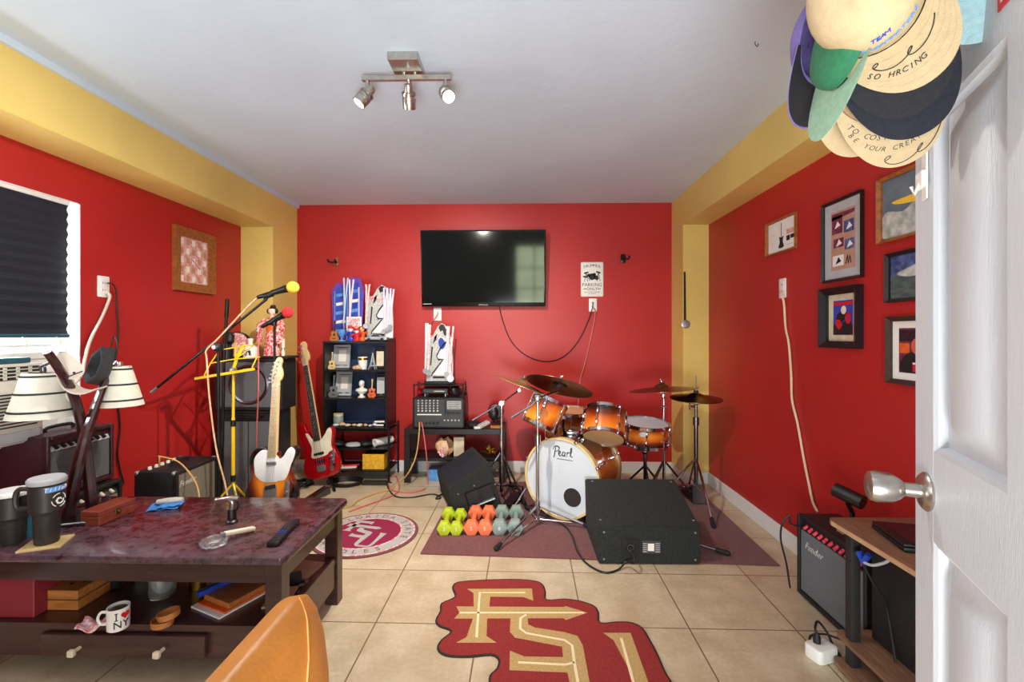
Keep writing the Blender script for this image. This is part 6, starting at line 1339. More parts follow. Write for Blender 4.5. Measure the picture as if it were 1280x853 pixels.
# stand of the level cymbal
x, y = cC.x+.02, cC.y+.02
t = thing('cymbal_stand', 'straight chrome stand carrying the level cymbal beside the snare', 'cymbal stand', V((x, y, RZF)))
b = B(); b.cyl((x, y, RZF+.04), (x, y, .5), .0125); b.cyl((x, y, .46), (x, y, .52), .019); b.cyl((x, y, .5), (x, y, cC.z-.03), .009); b.tube([(x, y, cC.z-.05), cC+nC*.03], .006); ob('pole', b, 'chrome', t)
b = B(); b.box((x, y, cC.z-.06), (.03, .03, .05), None, .008, 2); b.cyl((x-.04, y-.01, at(832, 508, y).z), (x+.02, y, at(832, 508, y).z), .008); ob('tilter', b, 'chrome', t)
stand_legs(t, x, y, .3, .24, 3, 100, zlow=.09)
# hi-hat stand
x, y = cH.x, cH.y; t = thing('hi_hat_stand', 'chrome hi-hat stand with tripod legs and foot pedal at the right of the kit', 'hi-hat stand', V((x, y, RZF)))
b = B(); b.cyl((x, y, RZF+.02), (x, y, .62), .015); b.cyl((x, y, .58), (x, y, .64), .022); b.cyl((x, y, .6), (x, y, cH.z-.05), .011); b.cyl((x, y, cH.z-.05), (x, y, cH.z-.035), .026); b.cyl((x, y, cH.z-.05), (x, y, at(870, 470, y).z), .0032); ob('pole', b, 'dark_chrome', t)
b = B(); b.cyl((x-.05, y-.01, .72), (x+.0, y, .72), .009); b.box((x-.05, y-.01, .72), (.012, .014, .05), None, .004); ob('clamp', b, 'chrome', t)
hj = .33
for k, e in enumerate((fl(892, 658, RZF+.014), V((x-.26, y-.02, RZF+.014)), V((x+.04, y+.27, RZF+.014)))):
    b = B(); b.tube(cat([V((x, y, hj)), V((x, y, hj))*.6+e*.4+V((0, 0, .02)), e], 4), .0085, 8); b.tube([V((x, y, .13)), V((x, y, hj))*.4+e*.6], .006, 6); lg_ = ob('leg', b, 'chrome', t); b = B(); d = (e-V((x, y, hj))).normalized(); b.tube([e-d*.06, e], [.013, .016], 8); b.ball(e, (.016, .016, .013), n=8); ob('rubber_foot', b, 'rubber', lg_)
b = B(); b.hexa([(x-.04, y-.05, RZF+.004), (x+.05, y-.05, RZF+.004), (x+.05, y+.22, RZF+.004), (x-.04, y+.22, RZF+.004), (x-.035, y-.03, RZF+.14), (x+.045, y-.03, RZF+.14), (x+.045, y+.22, RZF+.03), (x-.035, y+.22, RZF+.03)]); ob('foot_pedal', b, 'dark_chrome', t)
e = fl(910, 692, RZF+.014)
t = thing('stand_leg_brace', 'chrome stand leg with black foot poking out beside the big floor monitor', 'stand leg', e)
b = B(); b.tube([e+V((-.33, .15, .045)), e], .0085, 8); b.cyl(e+V((-.33, .15, -.012)), e+V((-.33, .15, .05)), .012); ob('leg_tube', b, 'dark_chrome', t)
b = B(); b.tube([e*.82+(e+V((-.33, .15, .045)))*.18, e], [.013, .016], 8); b.ball(e, (.016, .016, .013), n=8); ob('rubber_foot', b, 'rubber', t)
# bass drum pedal left behind the front stand
p = fl(640, 630, RZF); t = thing('foot_pedal', 'black foot pedal on the rug left of the bass drum', 'pedal', p)
b = B(T(p) @ RZ(-25)); b.bb(-.045, .045, -.1, .1, 0, .012, .003); b.hexa([(-.035, -.09, .012), (.035, -.09, .012), (.035, .09, .012), (-.035, .09, .012), (-.035, -.09, .02), (.035, -.09, .02), (.035, .09, .06), (-.035, .09, .06)]); ob('footboard', b, 'black_metal', t)
b = B(T(p) @ RZ(-25)); b.tube([(.05, .08, .01), (.05, .08, .11), (-.05, .08, .11), (-.05, .08, .01)], .007, 6); b.ball((.0, .06, .11), (.02, .02, .025), n=10); ob('pedal_frame', b, 'dark_chrome', t)
# cable in front of the kit into the big monitor
# ================================================================ floor monitors
def mon_screws(b, pts, n):
    for p in pts: b.cyl(V(p)-V(n)*.001, V(p)+V(n)*.004, .0055, n=8)
p0, p1 = fl(567, 645, RZF), fl(630, 640, RZF); u = (p1-p0).normalized(); w = (p1-p0).length; v = V((-u.y, u.x, 0)); v = (v+u*(-.12)).normalized()
hL, hR, D = (zat(613, p0.y)-RZF), (zat(577, p1.y)-RZF), .5
tR = p0+u*(w*.72)
t = thing('floor_monitor', 'black wedge floor monitor left of the bass drum, showing its side handle', 'floor monitor', p0+u*w/2+v*D/2)
a = p0-u*.035+V((0, 0, hL)); c_ = at(611, 577, p1.y+.02); c_ = V((c_.x, p0.y+(c_.x-p0.x)*u.y/u.x, c_.z))
prof = [p0, p1, c_+u*.012, c_, a]
b = B()
lo = [b.bm.verts.new(q) for q in prof]; hi = [b.bm.verts.new(q+v*D) for q in prof]; b.bm.faces.new(lo); b.bm.faces.new(hi[::-1])
for k in range(5): j = (k+1) % 5; b.bm.faces.new((lo[j], lo[k], hi[k], hi[j]))
bmesh.ops.bevel(b.bm, geom=b.bm.edges[:], offset=.006, segments=2, affect='EDGES'); ob('cabinet', b, 'carpet_black', t)
gn = ((c_-a).cross(v)).normalized(); gn = gn if gn.z > 0 else -gn
q = [a+(c_-a)*.05+v*.03, a+(c_-a)*.95+v*.03, a+(c_-a)*.95+v*(D-.03), a+(c_-a)*.05+v*(D-.03)]
b = B(); b.hexa([x_-gn*.004 for x_ in q]+[x_+gn*.005 for x_ in q]); ob('grille', b, 'grille_bluelit', t)
fm = FR(p0+u*(w*.52)+V((0, 0, hL*.72)), u+V((0, 0, .32)), V((0, 0, 1))); 
b = B(fm); frame_ring(b, .2, .115, .012, -.002, .006); hr = ob('handle_recess', b, 'black_plastic', t)
b = B(fm); b.bb(-.09, .09, -.05, .05, .0005, .002); ob('recess_back', b, 'ink', hr)
b = B(fm); b.bb(-.008, .008, -.05, .05, .002, .008); b.mt(1); b.tube([(-.09, -.056, .012), (.09, -.056, .012)], .005, 6); ob('handle_bar', b, ('black_plastic', 'label_silver'), hr)
b = B(); nn = -v
mon_screws(b, [p0+u*(.03)+V((0, 0, hL-.03)), p0+u*(w-.05)+V((0, 0, hR-.06)), p0+u*(w*.4)+V((0, 0, hL+.02)), p0+u*(w*.82)+V((0, 0, hL+.02)), p0+u*(w*.1)+V((0, 0, .03)), p0+u*(w*.9)+V((0, 0, .03))], nn); ob('screws', b, 'silver', t)
# big one
q0, q1 = fl(748, 706), fl(876, 707); fw = V(((q1-q0).x, (q1-q0).y, 0)); u = fw.normalized(); w = fw.length; v = V((-u.y, u.x, 0))
hz_ = zat(657, q0.y); D = .47; hb = .335
t = thing('floor_monitor', 'big black carpeted wedge floor monitor with a cable plugged into its rear', 'floor monitor', q0+u*w/2+v*D/2)
S_ = lambda x, y, z: q0+u*x+v*y+V((0, 0, z))
b = B(); b.hexa([S_(0, 0, .004), S_(w, 0, .004), S_(w, D, .004), S_(0, D, .004), S_(-.012, 0, hz_), S_(w+.0, 0, hz_), S_(w+.0, D*.92, hb), S_(-.012, D*.92, hb)])
bmesh.ops.bevel(b.bm, geom=b.bm.edges[:], offset=.007, segments=2, affect='EDGES'); ob('cabinet', b, 'carpet_black', t)
fm = FR(S_(w*.31, -.001, hz_*.47), u, V((0, 0, 1)))
b = B(fm); b.bb(-.045, .045, -.045, .045, -.002, .004, .001); jp = ob('jack_plate', b, 'black_plastic', t)
b = B(fm); b.ring(.012, .02, .003, .012, n=16); ob('jack', b, 'dark_chrome', jp)
b = B(fm @ T(.115, .0, 0)); b.bb(-.05, .05, -.034, .034, -.002, .003, .001); b.mt(1); b.bb(-.02, .014, -.02, .02, .003, .0036); lb = ob('rating_label', b, ('control_grey', 'paper'), t)
b = B(fm @ T(.115, .0, 0))
for k in range(5): b.bb(-.046, -.024, -.026+k*.011, -.022+k*.011, .003, .0035); b.bb(.02, .046, -.026+k*.011, -.022+k*.011, .003, .0035)
ob('fine_print', b, 'paper_grey', lb)
for (x, y_, z) in ((.03, 0, .03), (w-.03, 0, .03), (.03, 0, hz_-.03), (w-.03, 0, hz_-.03)):
    b = B(); mon_screws(b, [S_(x, y_, z)], -v); ob('screw', b, 'silver', t)
for (x, y_) in ((.02, .05), (w-.02, .05), (.03, D*.85), (w-.03, D*.85)):
    b = B(); z = hz_+(hb-hz_)*y_/(D*.92); b.lathe([(0, 0), (.007, 0), (.007, .003), (0, .003)], T(S_(x, y_, z)), 8); ob('screw', b, 'silver', t)
jk = S_(w*.31, -.012, hz_*.47)
cable('speaker_cable', [jk, jk-v*.05, jk-v*.085+V((0, 0, -.04)), fl(783, 703, .03), fl(772, 713, .006), fl(755, 716, .006), fl(735, 706, .006), fl(722, 690, RZF+.006), fl(714, 668, RZF+.006), fl(700, 654, RZF+.006), fl(668, 640, RZF+.006), fl(645, 622, RZF+.006), fl(640, 610, RZF+.006)], .0055, 'cord_black', 'black cable from the rear of the big floor monitor across the rug', 7)
cable('kit_cable', [fl(655, 640, RZF+.006), fl(640, 634, RZF+.006), fl(632, 626, RZF+.006), fl(626, 612, RZF+.006), fl(636, 606, RZF+.006), fl(650, 612, RZF+.006), fl(652, 622, RZF+.006)], .005, 'cord_black', 'short black cable curled on the rug behind the grey dumbbells')
# ================================================================ dumbbells
def dumbbell(label, px0, py0, px1, py1, r, m, wgt):
    q0 = fl(px0, py0, RZF); q1 = fl(px1, py1, RZF); d = (q1-q0).normalized(); L = (q1-q0).length
    t = thing('dumbbell', label, 'dumbbell', q0+d*L/2, 'pairs of dumbbells on the rug'); mm = FR(q0+V((0, 0, r*.866)), V((0, 0, 1)).cross(d), (0, 0, 1)); sg = 1 if (mm.to_3x3() @ V((0, 0, 1))).dot(d) > 0 else -1
    def hexp(rr): return [(rr*math.cos(R(60*k)), rr*math.sin(R(60*k))) for k in range(6)]
    for z, nm in ((0, 'near'), (L, 'far')):
        b = B(mm); b.prism(hexp(r), sg*z-.028, sg*z+.028, bev=.008); h = ob('weight_head', b, m, t)
        if nm == 'near': b = B(mm); b.text(wgt, .032, FR((0, 0, -sg*.0285), (-sg, 0, 0), (0, 1, 0)), .0006); ob('number', b, 'paper', h)
    b = B(mm); b.lathe([(.014, 0), (.0165, L*.35), (.0165, L*.65), (.014, L)], S3(1, 1, sg), 14); ob('handle', b, m, t); return t
DB = [(555.5, 668, 560.5, 650, .046, 'lime', '3', 'left lime green dumbbell of the lime pair'), (570.5, 668, 575.5, 651, .044, 'lime', '3', 'right lime green dumbbell of the lime pair'),
      (589.5, 668, 594.5, 649, .05, 'coral', '5', 'left coral dumbbell of the coral pair'), (606.5, 668, 611, 649, .05, 'coral', '5', 'right coral dumbbell of the coral pair'),
      (624.5, 668, 627.5, 649, .052, 'sage', '8', 'left grey green dumbbell of the grey green pair'), (644, 668, 645.5, 649, .052, 'sage', '8', 'right grey green dumbbell, partly behind the stand leg')]
for q in DB: dumbbell(q[7], *q[:7])
# ================================================================ right wall
def RW(name, label, px0, yt, yb, px1=None, w=None, **kw):
    a = wx(px0, yt, XR); c = wx(px0, yb, XR); y0 = a.y; y1 = wx(px1, yt, XR).y if px1 else y0-w; z0, z1 = c.z, a.z
    return picture(name, label, WR((XR, (y0+y1)/2, (z0+z1)/2)), y0-y1, z1-z0, **kw)
def art_guitar(b, w, h):
    b.mt(1); b.bb(-.02*w, .0*w, -.2*h, .42*h, .003, .0036); b.prism(spl([(-.01*w, -.4*h), (.09*w, -.36*h), (.05*w, -.2*h), (.07*w, -.02*h), (.0, -.06*h), (-.08*w, -.02*h), (-.06*w, -.2*h), (-.11*w, -.36*h)], 3), .003, .0038)
    b.mt(2); b.bb(.18*w, .44*w, -.02*h, .14*h, .003, .0036); b.mt(1); b.bb(.18*w, .3*w, -.22*h, -.06*h, .003, .0036); b.bb(.32*w, .45*w, -.18*h, -.06*h, .003, .0036)
    b.mt(3); b.bb(.2*w, .4*w, -.36*h, -.34*h, .003, .0034); b.bb(-.4*w, -.22*w, .1*h, .11*h, .003, .0034)
RW('framed_picture', 'small brown framed white print of a guitar farthest along the right red wall', 960, 281, 322, 997, bw=.012, fm='oak', depth=.02, mats=('paper', 'ink', 'photo_rose', 'paper_grey'), art=art_guitar)
def art_surf(b, w, h):
    for x, y, ww, hh, m_ in ((-.24, .27, .44, .3, 2), (.24, .2, .4, .2, 1), (-.18, -.04, .42, .15, 2), (.26, -.1, .38, .17, 1), (-.2, -.34, .46, .18, 3)):
        b.mt(m_); b.bb((x-ww/2)*w, (x+ww/2)*w, (y-hh/2)*h, (y+hh/2)*h, .003, .0036)
        b.mt(3 if m_ != 3 else 4); b.prism([((x-.1)*w, (y-.06)*h), ((x+.14)*w, (y-.02)*h), ((x+.02)*w, (y+.06)*h)], .0036, .0042)
    b.mt(2); b.prism([(-.48*w, .36*h), (.46*w, .4*h), (.46*w, .46*h), (-.48*w, .47*h)], .003, .0036)
    b.mt(4); b.tube([(.12*w, -.42*h, .004), (.2*w, -.28*h, .004), (.22*w, -.42*h, .004), (.3*w, -.3*h, .004), (.33*w, -.42*h, .004)], .0022, 4)
RW('framed_picture', 'tall thin black frame with five surf photos on tan', 1031, 258, 354.5, 1081, bw=.012, fm='black_wood', depth=.022, mats=('photo_tan', 'photo_blue', 'photo_plum', 'paper', 'ink'), matbw=.042, matm='paper_grey', art=art_surf)
def art_player(b, w, h):
    b.mt(1); b.bb(-w*.5, w*.5, -h*.5, -h*.2, .003, .0035); b.mt(2); b.bb(-w*.48, w*.48, h*.36, h*.46, .003, .0036)
    b.mt(3); b.prism(spl([(-.3*w, -.48*h), (.32*w, -.48*h), (.38*w, 0), (.22*w, .14*h), (-.2*w, .14*h), (-.36*w, -.05*h)], 3), .0035, .0041)
    b.mt(4); b.prism(circ(.13*w, 16, .04*w, .22*h, 1, 1.15), .004, .0046); b.mt(2); b.prism(spl([(-.36*w, -.2*h), (-.2*w, -.34*h), (-.04*w, -.22*h), (-.16*w, -.06*h), (-.34*w, -.06*h)], 3), .0041, .0048); b.mt(0); b.band([(-.1*w, -.18*h), (.36*w, .04*h)], .03*w, .0048, .0054)
    b.mt(2); b.prism(circ(.15*w, 14, .26*w, -.02*h, 1, 1.3), .0041, .0046)
RW('framed_picture', 'thick black frame with a small colour photo of a guitarist below the surf frame', 1032, 362.5, 434.5, 1080, bw=.034, fm='black_plastic', depth=.04, mats=('blue', 'photo_dark', 'bright_red', 'ink', 'skin_pale'), matbw=.03, matm='ivory', art=art_player)
def art_wave(b, w, h):
    b.mt(1); b.prism(spl([(-.48*w, -.48*h), (.48*w, -.48*h), (.48*w, .0), (.2*w, .08*h), (-.1*w, .02*h), (-.25*w, -.1*h), (-.47*w, -.05*h)], 4), .003, .0036)
    b.mt(2); b.prism(spl([(-.38*w, .1*h), (-.1*w, .12*h), (.15*w, .1*h), (.3*w, .02*h), (.1*w, -.02*h), (-.25*w, .02*h)], 4), .0036, .0044)
    b.mt(3); b.prism(spl([(-.02*w, .1*h), (.08*w, .1*h), (.1*w, .3*h), (.02*w, .32*h)], 3), .0036, .0046)
RW('framed_picture', 'large brown framed wave photo with a yellow surfboard beside the door', 1101, 226, 306, w=.46, bw=.014, fm='oak', depth=.022, mats=('photo_sky', 'photo_foam', 'foam_yellow', 'photo_dark'), art=art_wave)
def art_sea(b, w, h):
    b.mt(1); b.bb(-w*.5, w*.5, -h*.5, h*.05, .003, .0035); b.mt(2); b.prism(spl([(-.4*w, .08*h), (-.2*w, .2*h), (0, .3*h), (.2*w, .26*h), (.36*w, .1*h), (.1*w, .02*h), (-.2*w, -.02*h)], 4), .0035, .004)
RW('framed_picture', 'dark framed grey sea photo below the yellow surfboard picture', 1111, 318.5, 379, w=.36, bw=.014, fm='black_wood', depth=.022, mats=('photo_blue', 'photo_sea', 'photo_foam'), art=art_sea)
def art_person(b, w, h):
    b.mt(1); b.bb(-w*.48, w*.48, h*.2, h*.46, .003, .0036); b.mt(2); b.bb(-w*.48, -w*.2, -h*.06, h*.16, .003, .0036)
    b.mt(3); b.prism(spl([(-.42*w, -.48*h), (.42*w, -.48*h), (.4*w, -.2*h), (.18*w, -.04*h), (-.18*w, -.04*h), (-.4*w, -.2*h)], 3), .0036, .0042)
    b.mt(4); b.prism(circ(.14*w, 18, .0, .1*h, 1, 1.3), .0042, .005); b.mt(5); b.bb(-.1*w, .14*w, -.46*h, -.3*h, .0042, .005); b.mt(6); b.bb(-.1*w, .14*w, -.3*h, -.26*h, .0042, .005)
RW('framed_picture', 'brown framed portrait of a person in a dark shirt beside the door', 1113, 396.5, 478.5, w=.27, bw=.02, fm='rosewood', depth=.024, mats=('photo_plum', 'photo_dark', 'orange', 'ink', 'skin_red', 'bright_red', 'paper'), matbw=.028, matm='paper', art=art_person)
p = wx(979, 360.5, XR); outlet('white outlet on the right red wall below the guitar print', WR(p))
cable('power_cable', [wx(978, 364, XR-.012), wx(977, 369, XR-.03), wx(980, 380, XR-.014), wx(982, 410, XR-.01), wx(986, 430, XR-.01), wx(989, 470, XR-.01), wx(990, 500, XR-.01), wx(997, 530, XR-.01), wx(1004, 570, XR-.01), wx(1011, 605, XR-.012), wx(1016, 628, XR-.015), wx(1022, 640, XR-.012)], .0065, 'cord_cream', 'cream cord hanging down the right red wall to the amplifier', cat_='cable')
# amplifier, gadget
am = T(1.325, 2.262, 0) @ RZ(-90)
combo('guitar_amplifier', 'black amplifier with silver grille and red knobs against the right wall', am, .45, .2, .388, .05, 'grille_silver', 'black_vinyl', knobs=11, logo='Fender', corners=False, handle=False, km='led_red', pm='black_metal')
E2 = None
b = B(); b.bb(1.38, 1.47, 2.02, 2.06, .389, .394); solo('amp_strap', b, 'edge_tan', 'tan strip on top of the amplifier by the right wall', 'strap')
cable('guitar_cable', [V((1.335, 2.24, .33)), V((1.29, 2.25, .34)), at(987, 645, 2.25), at(978, 655, 2.26), at(976, 675, 2.27), at(983, 705, 2.27), at(987, 732, 2.28), V((1.31, 2.29, .012))], .0045, 'cord_black', 'black cable arcing from the far top corner of the right-wall amplifier to the floor')
p = at(1064, 641, 2.07); p.x = 1.455
t = thing('clip_light', 'black cylindrical clip light on the amplifier by the right wall', 'clip light', V((p.x, p.y, .389)))
b = B(); b.lathe([(0, 0), (.028, 0), (.028, .008), (.01, .012), (0, .012)], T(p.x, p.y, .389), 18); b.tube([(p.x, p.y, .395), (p.x, p.y, p.z), at(1060, 630, 2.05)], .01, 8); ob('stem', b, 'black_plastic', t)
b = B(); q0, q1 = at(1044, 612, 2.08), at(1079, 629, 1.98); b.tube([q0, q1], .03, 14); ob('light_head', b, 'black_plastic', t)
# shelf table against the right wall
DZ = .555
t = thing('side_table', 'brown wood side table with metal legs and lower boards by the door', 'side table', V((1.34, 1.2, 0)))
def board(x0, y1, z, th):
    b = B(); P = [(x0, .62), (1.545, .62), (1.545, y1), (x0+.03, y1)]+[(x0+.03-.03*math.sin(R(a)), y1-.03+.03*math.cos(R(a))) for a in (20, 45, 70)]+[(x0, y1-.03)]
    b.prism(P, z-th, z, bev=.002); return b
o = ob('tabletop', board(1.155, 1.785, DZ, .018), 'walnut_top', t); b = B(); b.bb(1.151, 1.156, .63, 1.75, DZ-.017, DZ-.001, .001); ob('edge_band', b, 'edge_tan', o)
ob('lower_board', board(1.185, 1.79, .125, .016), 'walnut_top', t); ob('bottom_board', board(1.165, 1.775, .03, .016), 'walnut_top', t)
for x in (1.218, 1.515):
    for y in (1.73, .67):
        b = B(); b.bb(x-.018, x+.018, y-.018, y+.018, 0, DZ-.018, .006, seg=2); ob('leg', b, 'dark_slot', t)
b = B(); b.bb(1.29, 1.54, 1.2, 1.74, .126, .5, .006); solo('subwoofer_box', b, 'black_vinyl', 'black box on the lower board of the side table', 'box')
b = B(); b.tube([at(1073, 690, 1.68), at(1080, 702, 1.66), at(1086, 694, 1.64)], [.012, .014, .01], 8); b.bm.transform(MX.Identity(4)); solo('blue_connector', b, 'blue', 'blue cable connector hanging under the edge of the side table top', 'connector')
cable('grey_cable', [at(1078, 702, 1.66), at(1090, 707, 1.62), at(1105, 704, 1.58), at(1112, 700, 1.56)], .005, 'paper_grey', 'short grey cable running back from the blue connector under the side table top')
cable('thin_cable', [at(1078, 704, 1.665), at(1092, 730, 1.66), at(1105, 750, 1.66), at(1110, 770, 1.66), V((1.27, 1.6, .13))], .004, 'cord_black', 'thin black cable drooping from the blue connector to the lower board')
p0, p1 = fl(1089, 660, DZ), fl(1123, 686, DZ)
m = FR(p0, p1-p0, V((0, 0, 1)).cross(p1-p0)); L = (p1-p0).length
t = thing('laptop', 'closed black laptop with a painted reddish sheen on the side table', 'laptop', m)
b = B(); b.bb(0, L+.03, 0, .24, 0, .016, .004, seg=2); ob('laptop_base', b, 'black_plastic', t, False)
b = B(); b.bb(0, L+.03, .0, .24, .017, .027, .004, seg=2); b.mt(1); b.bb(.015, L+.015, .03, .225, .0265, .028); ob('lid', b, ('black_plastic', 'black_redsheen'), t, False)  # inset on the lid paints in the reddish reflection
p = fl(1035, 832, 0); t = thing('power_adapter', 'white wall-wart power block on the floor beside the side table', 'power adapter', V((p.x, p.y+.03, 0)))
b = B(T(p.x, p.y+.04, 0) @ RZ(20)); b.prism(rrect(.1, .075, .018), 0, .052, bev=.006); ob('adapter_body', b, 'white_plastic', t)
b = B(T(p.x-.01, p.y+.05, .052)); b.lathe([(0, 0), (.013, 0), (.014, .02), (.01, .03), (.006, .04), (0, .04)], n=14); ob('plug', b, 'ink', t)
q = V((p.x-.01, p.y+.05, .09)); cable('plug_cable', [q, q+V((.0, .01, .015)), q+V((.03, .04, .02)), q+V((.06, .03, -.02)), q+V((.07, .0, -.06)), V((1.2, 1.66, .01))], .0048, 'cord_black', 'black cord rising from the plug in the white power block')
cable('loose_cable', [fl(1052, 800, .04), fl(1030, 793, .03), fl(1014, 795, .02), fl(1013, 803, .01), fl(1022, 811, .008), fl(1030, 812, .008)], .0045, 'cord_black', 'loop of black cable on the floor between the power block and the amplifier')
# ================================================================ open door
A0 = V((.741, .888, 0)); DD = V((-.4, -.916, 0)).normalized(); DN = V((DD.y, -DD.x, 0)); DN = DN if DN.dot(-A0) > 0 else -DN
DWd, DH, DT = .73, 2.03, .035
dm = FR(A0+V((0, 0, .012)), DD, (0, 0, 1))          # local x from free edge to hinge, y up; z?
sg = 1 if (dm.to_3x3() @ V((0, 0, 1))).dot(DN) > 0 else -1
d = thing('door_1', 'x', 'x', A0+DD*DWd/2+V((0, 0, .012))); del d['label']; del d['category']; d['kind'] = 'structure'
def db(x0, x1, y0, y1, z0, z1, bev=0.): b = B(dm); b.bb(x0, x1, y0, y1, sg*z0, sg*z1, bev); return b
cols = ((.085, .315), (.415, .645)); rows = ((.22, .882), (1.036, 1.62), (1.72, 1.92)); xs = [0, .085, .315, .415, .645, DWd]; b = B(dm)
b.bb(0, .085, 0, DH, -sg*DT, 0, .002); b.bb(.315, .415, 0, DH, -sg*DT, 0); b.bb(.645, DWd, 0, DH, -sg*DT, 0)
for x0, x1 in cols:
    for y0, y1 in ((0, .22), (.882, 1.036), (1.62, 1.72), (1.92, DH)): b.bb(x0, x1, y0, y1, -sg*DT, 0)
ob('door_slab', b, 'door_paint', d)
for x0, x1 in cols:
    for y0, y1 in rows:
        b = B(dm); w_, h_ = x1-x0, y1-y0; cx_, cy_ = (x0+x1)/2, (y0+y1)/2
        def rect(dx, z): return [(cx_-w_/2+dx, cy_-h_/2+dx, z*sg), (cx_+w_/2-dx, cy_-h_/2+dx, z*sg), (cx_+w_/2-dx, cy_+h_/2-dx, z*sg), (cx_-w_/2+dx, cy_+h_/2-dx, z*sg)]
        st = [(0, 0), (.008, -.004), (.012, -.016), (.026, -.016), (.058, -.003), (.06, -.002)]
        vs = [[b.bm.verts.new(q) for q in rect(a, z)] for a, z in st]
        for r0, r1 in zip(vs, vs[1:]):
            for k in range(4): b.bm.faces.new((r0[k], r0[(k+1) % 4], r1[(k+1) % 4], r1[k]))
        b.bm.faces.new(vs[-1]); bk = [b.bm.verts.new(q) for q in rect(0, -DT)]; b.bm.faces.new(bk)
        b._end([v for q in vs for v in q]+bk); ob('door_panel', b, 'door_paint', d)
kz = .972-.012
b = B(dm @ T(.06, kz, 0) @ S3(1, 1, sg)); b.lathe([(0, 0), (.033, 0), (.034, .004), (.028, .01), (.018, .012), (0, .012)], n=28); b.lathe([(0, .01), (.0125, .01), (.0125, .034), (.019, .04), (.026, .052), (.0285, .075), (.026, .084), (.02, .088), (0, .0885)], n=28); ob('door_knob', b, 'nickel', d)
b = B(dm @ T(.06, kz, -sg*DT) @ S3(1, 1, -sg)); b.lathe([(0, 0), (.033, 0), (.034, .004), (.028, .01), (.018, .012), (0, .012)], n=28); b.lathe([(0, .01), (.0125, .01), (.0125, .034), (.019, .04), (.026, .052), (.0285, .075), (.026, .084), (.02, .088), (0, .0885)], n=28); ob('door_knob', b, 'nickel', d)
b = B(dm); b.bb(-.001, .001, kz-.028, kz+.028, -sg*.03, -sg*.006); ob('latch_plate', b, 'nickel', d)
b = B(dm); b.bb(.3, .4, 1.665, 1.76, sg*.0005, sg*.0015); b.mt(1); b.bb(.3, .4, 1.66, 1.668, sg*.0006, sg*.002); b.bb(.296, .302, 1.66, 1.76, sg*.0006, sg*.002); solo('door_sticker', b, ('paper', 'bright_red'), 'white paper with red border stuck high on the door', 'paper')
# ================================================================ caps hanging on the door
RR, NN = V((CC, SS, 0)), V((SS, -CC, 0)); UU = V((0, 0, 1))
def capm(px, py, Dd, fwd, up, tau=.2):             # anchor: middle of the seam between crown and brim
    d = ray(px, py); dh = d.normalized(); P = V((0, 0, CZ))+d*Dd
    def im(a, b): q = RR*a+UU*b; return (q-dh*q.dot(dh)).normalized()
    f = im(*fwd)*math.cos(tau)-dh*math.sin(tau); q = math.hypot(up[0], up[1]); u = im(up[0], up[1])*q-dh*up[2]; u = (u-f*u.dot(f)).normalized(); x = f.cross(u)
    m = MX.Identity(4); m.col[0][:3] = x; m.col[1][:3] = f; m.col[2][:3] = u; m.col[3][:3] = P-f*.08; return m
def cap(label, m, cm, bm_, under=None, texts=(), logo=None):
    t = thing('baseball_cap', label, 'cap', m, 'caps hanging on the door')
    def crown(u, v):
        a = 2*PI*u; e = v*PI/2; k = math.cos(e)**.8 if e < PI/2-1e-4 else 0.; fr = .5+.5*math.sin(a); r_ = 1+.012*math.cos(6*a)*math.sin(2*e)
        return (.078*k*math.cos(a)*r_, (.092*k*math.sin(a)+.012*math.sin(e)*fr)*r_, (.105+.014*fr)*math.sin(e)**(.85))
    b = B(); b.grid(crown, 36, 14, .0022); ob('crown', b, cm, t, False)
    b = B(); b.ball((0, .01, .114), (.007, .007, .004), n=10); ob('button', b, cm, t, False)
    def brim(u, v):
        a = R(-72+144*u); x0, y0 = .079*math.sin(a), .093*math.cos(a); s_ = (1-abs(2*u-1)**2.4); x1, y1 = .086*math.sin(a)*1.04, .093*math.cos(a)+.088*s_**.6
        x = x0+(x1-x0)*v; y = y0+(y1-y0)*v; return (x, y, -.003-.014*(x/.085)**2+.006*v*s_)
    b = B(); b.grid(brim, 32, 8, .0028); br = ob('brim', b, bm_, t, False)
    b = B(); b.grid(lambda u, v: V(brim(u, .06+.9*v))-V((0, 0, .0034)), 32, 6, .0006); ob('brim_underside', b, under or bm_, br, False)
    for k in range(5):
        b = B(); b.tube([V(brim(.04+.92*i/24, .2+.16*k))+V((0, 0, .0006)) for i in range(25)], .0005, 4); ob('brim_stitching', b, bm_, br, False)
    def onbrim(x, v):
        u = .5+.5*x; p = V(brim(u, v)); dx = V(brim(u+.02, v))-p; dy = V(brim(u, v-.05 if v > .1 else 0))-V(brim(u, v+.05)); return p, dx, dy
    for (s, size, x0, v, mm_) in texts:
        b = B()
        if s == '~':                                # looping pen signature
            P = []
            for k in range(46):
                f_ = k/45; p, dx, dy = onbrim(2*(.5-(x0+.085*f_+.012*math.sin(14*f_+1))/.17)-1, v-.11*math.sin(14*f_)*(1-.5*f_)); P.append(p+V((0, 0, .0012)))
            b.tube(P, .0009, 5); s = ''
        for k, ch in enumerate(s):
            if ch == ' ': continue
            u = .5-(x0+k*size*.56)/.17; p, dx, dy = onbrim(2*u-1, v); b.text(ch, size, FR(p+V((0, 0, .0012)), -dx, dy), .0004, .2)
        ob('lettering', b, mm_, br, False)
    for (s, size, a0, e, mm_, tilt) in (logo or ()):
        b = B()
        for k, ch in enumerate(s):
            if ch == ' ': continue
            u = .25+(a0+k*size*.66)/(2*PI*.085); v = e+tilt*k; p = V(crown(u, v)); dx = V(crown(u+.01, v))-p; dy = V(crown(u, v+.02))-p; n = dx.cross(dy).normalized(); b.text(ch, size, FR(p+n*.0012, dx, dy), .0005, .25)
        ob('embroidery', b, mm_, t, False)
    return t
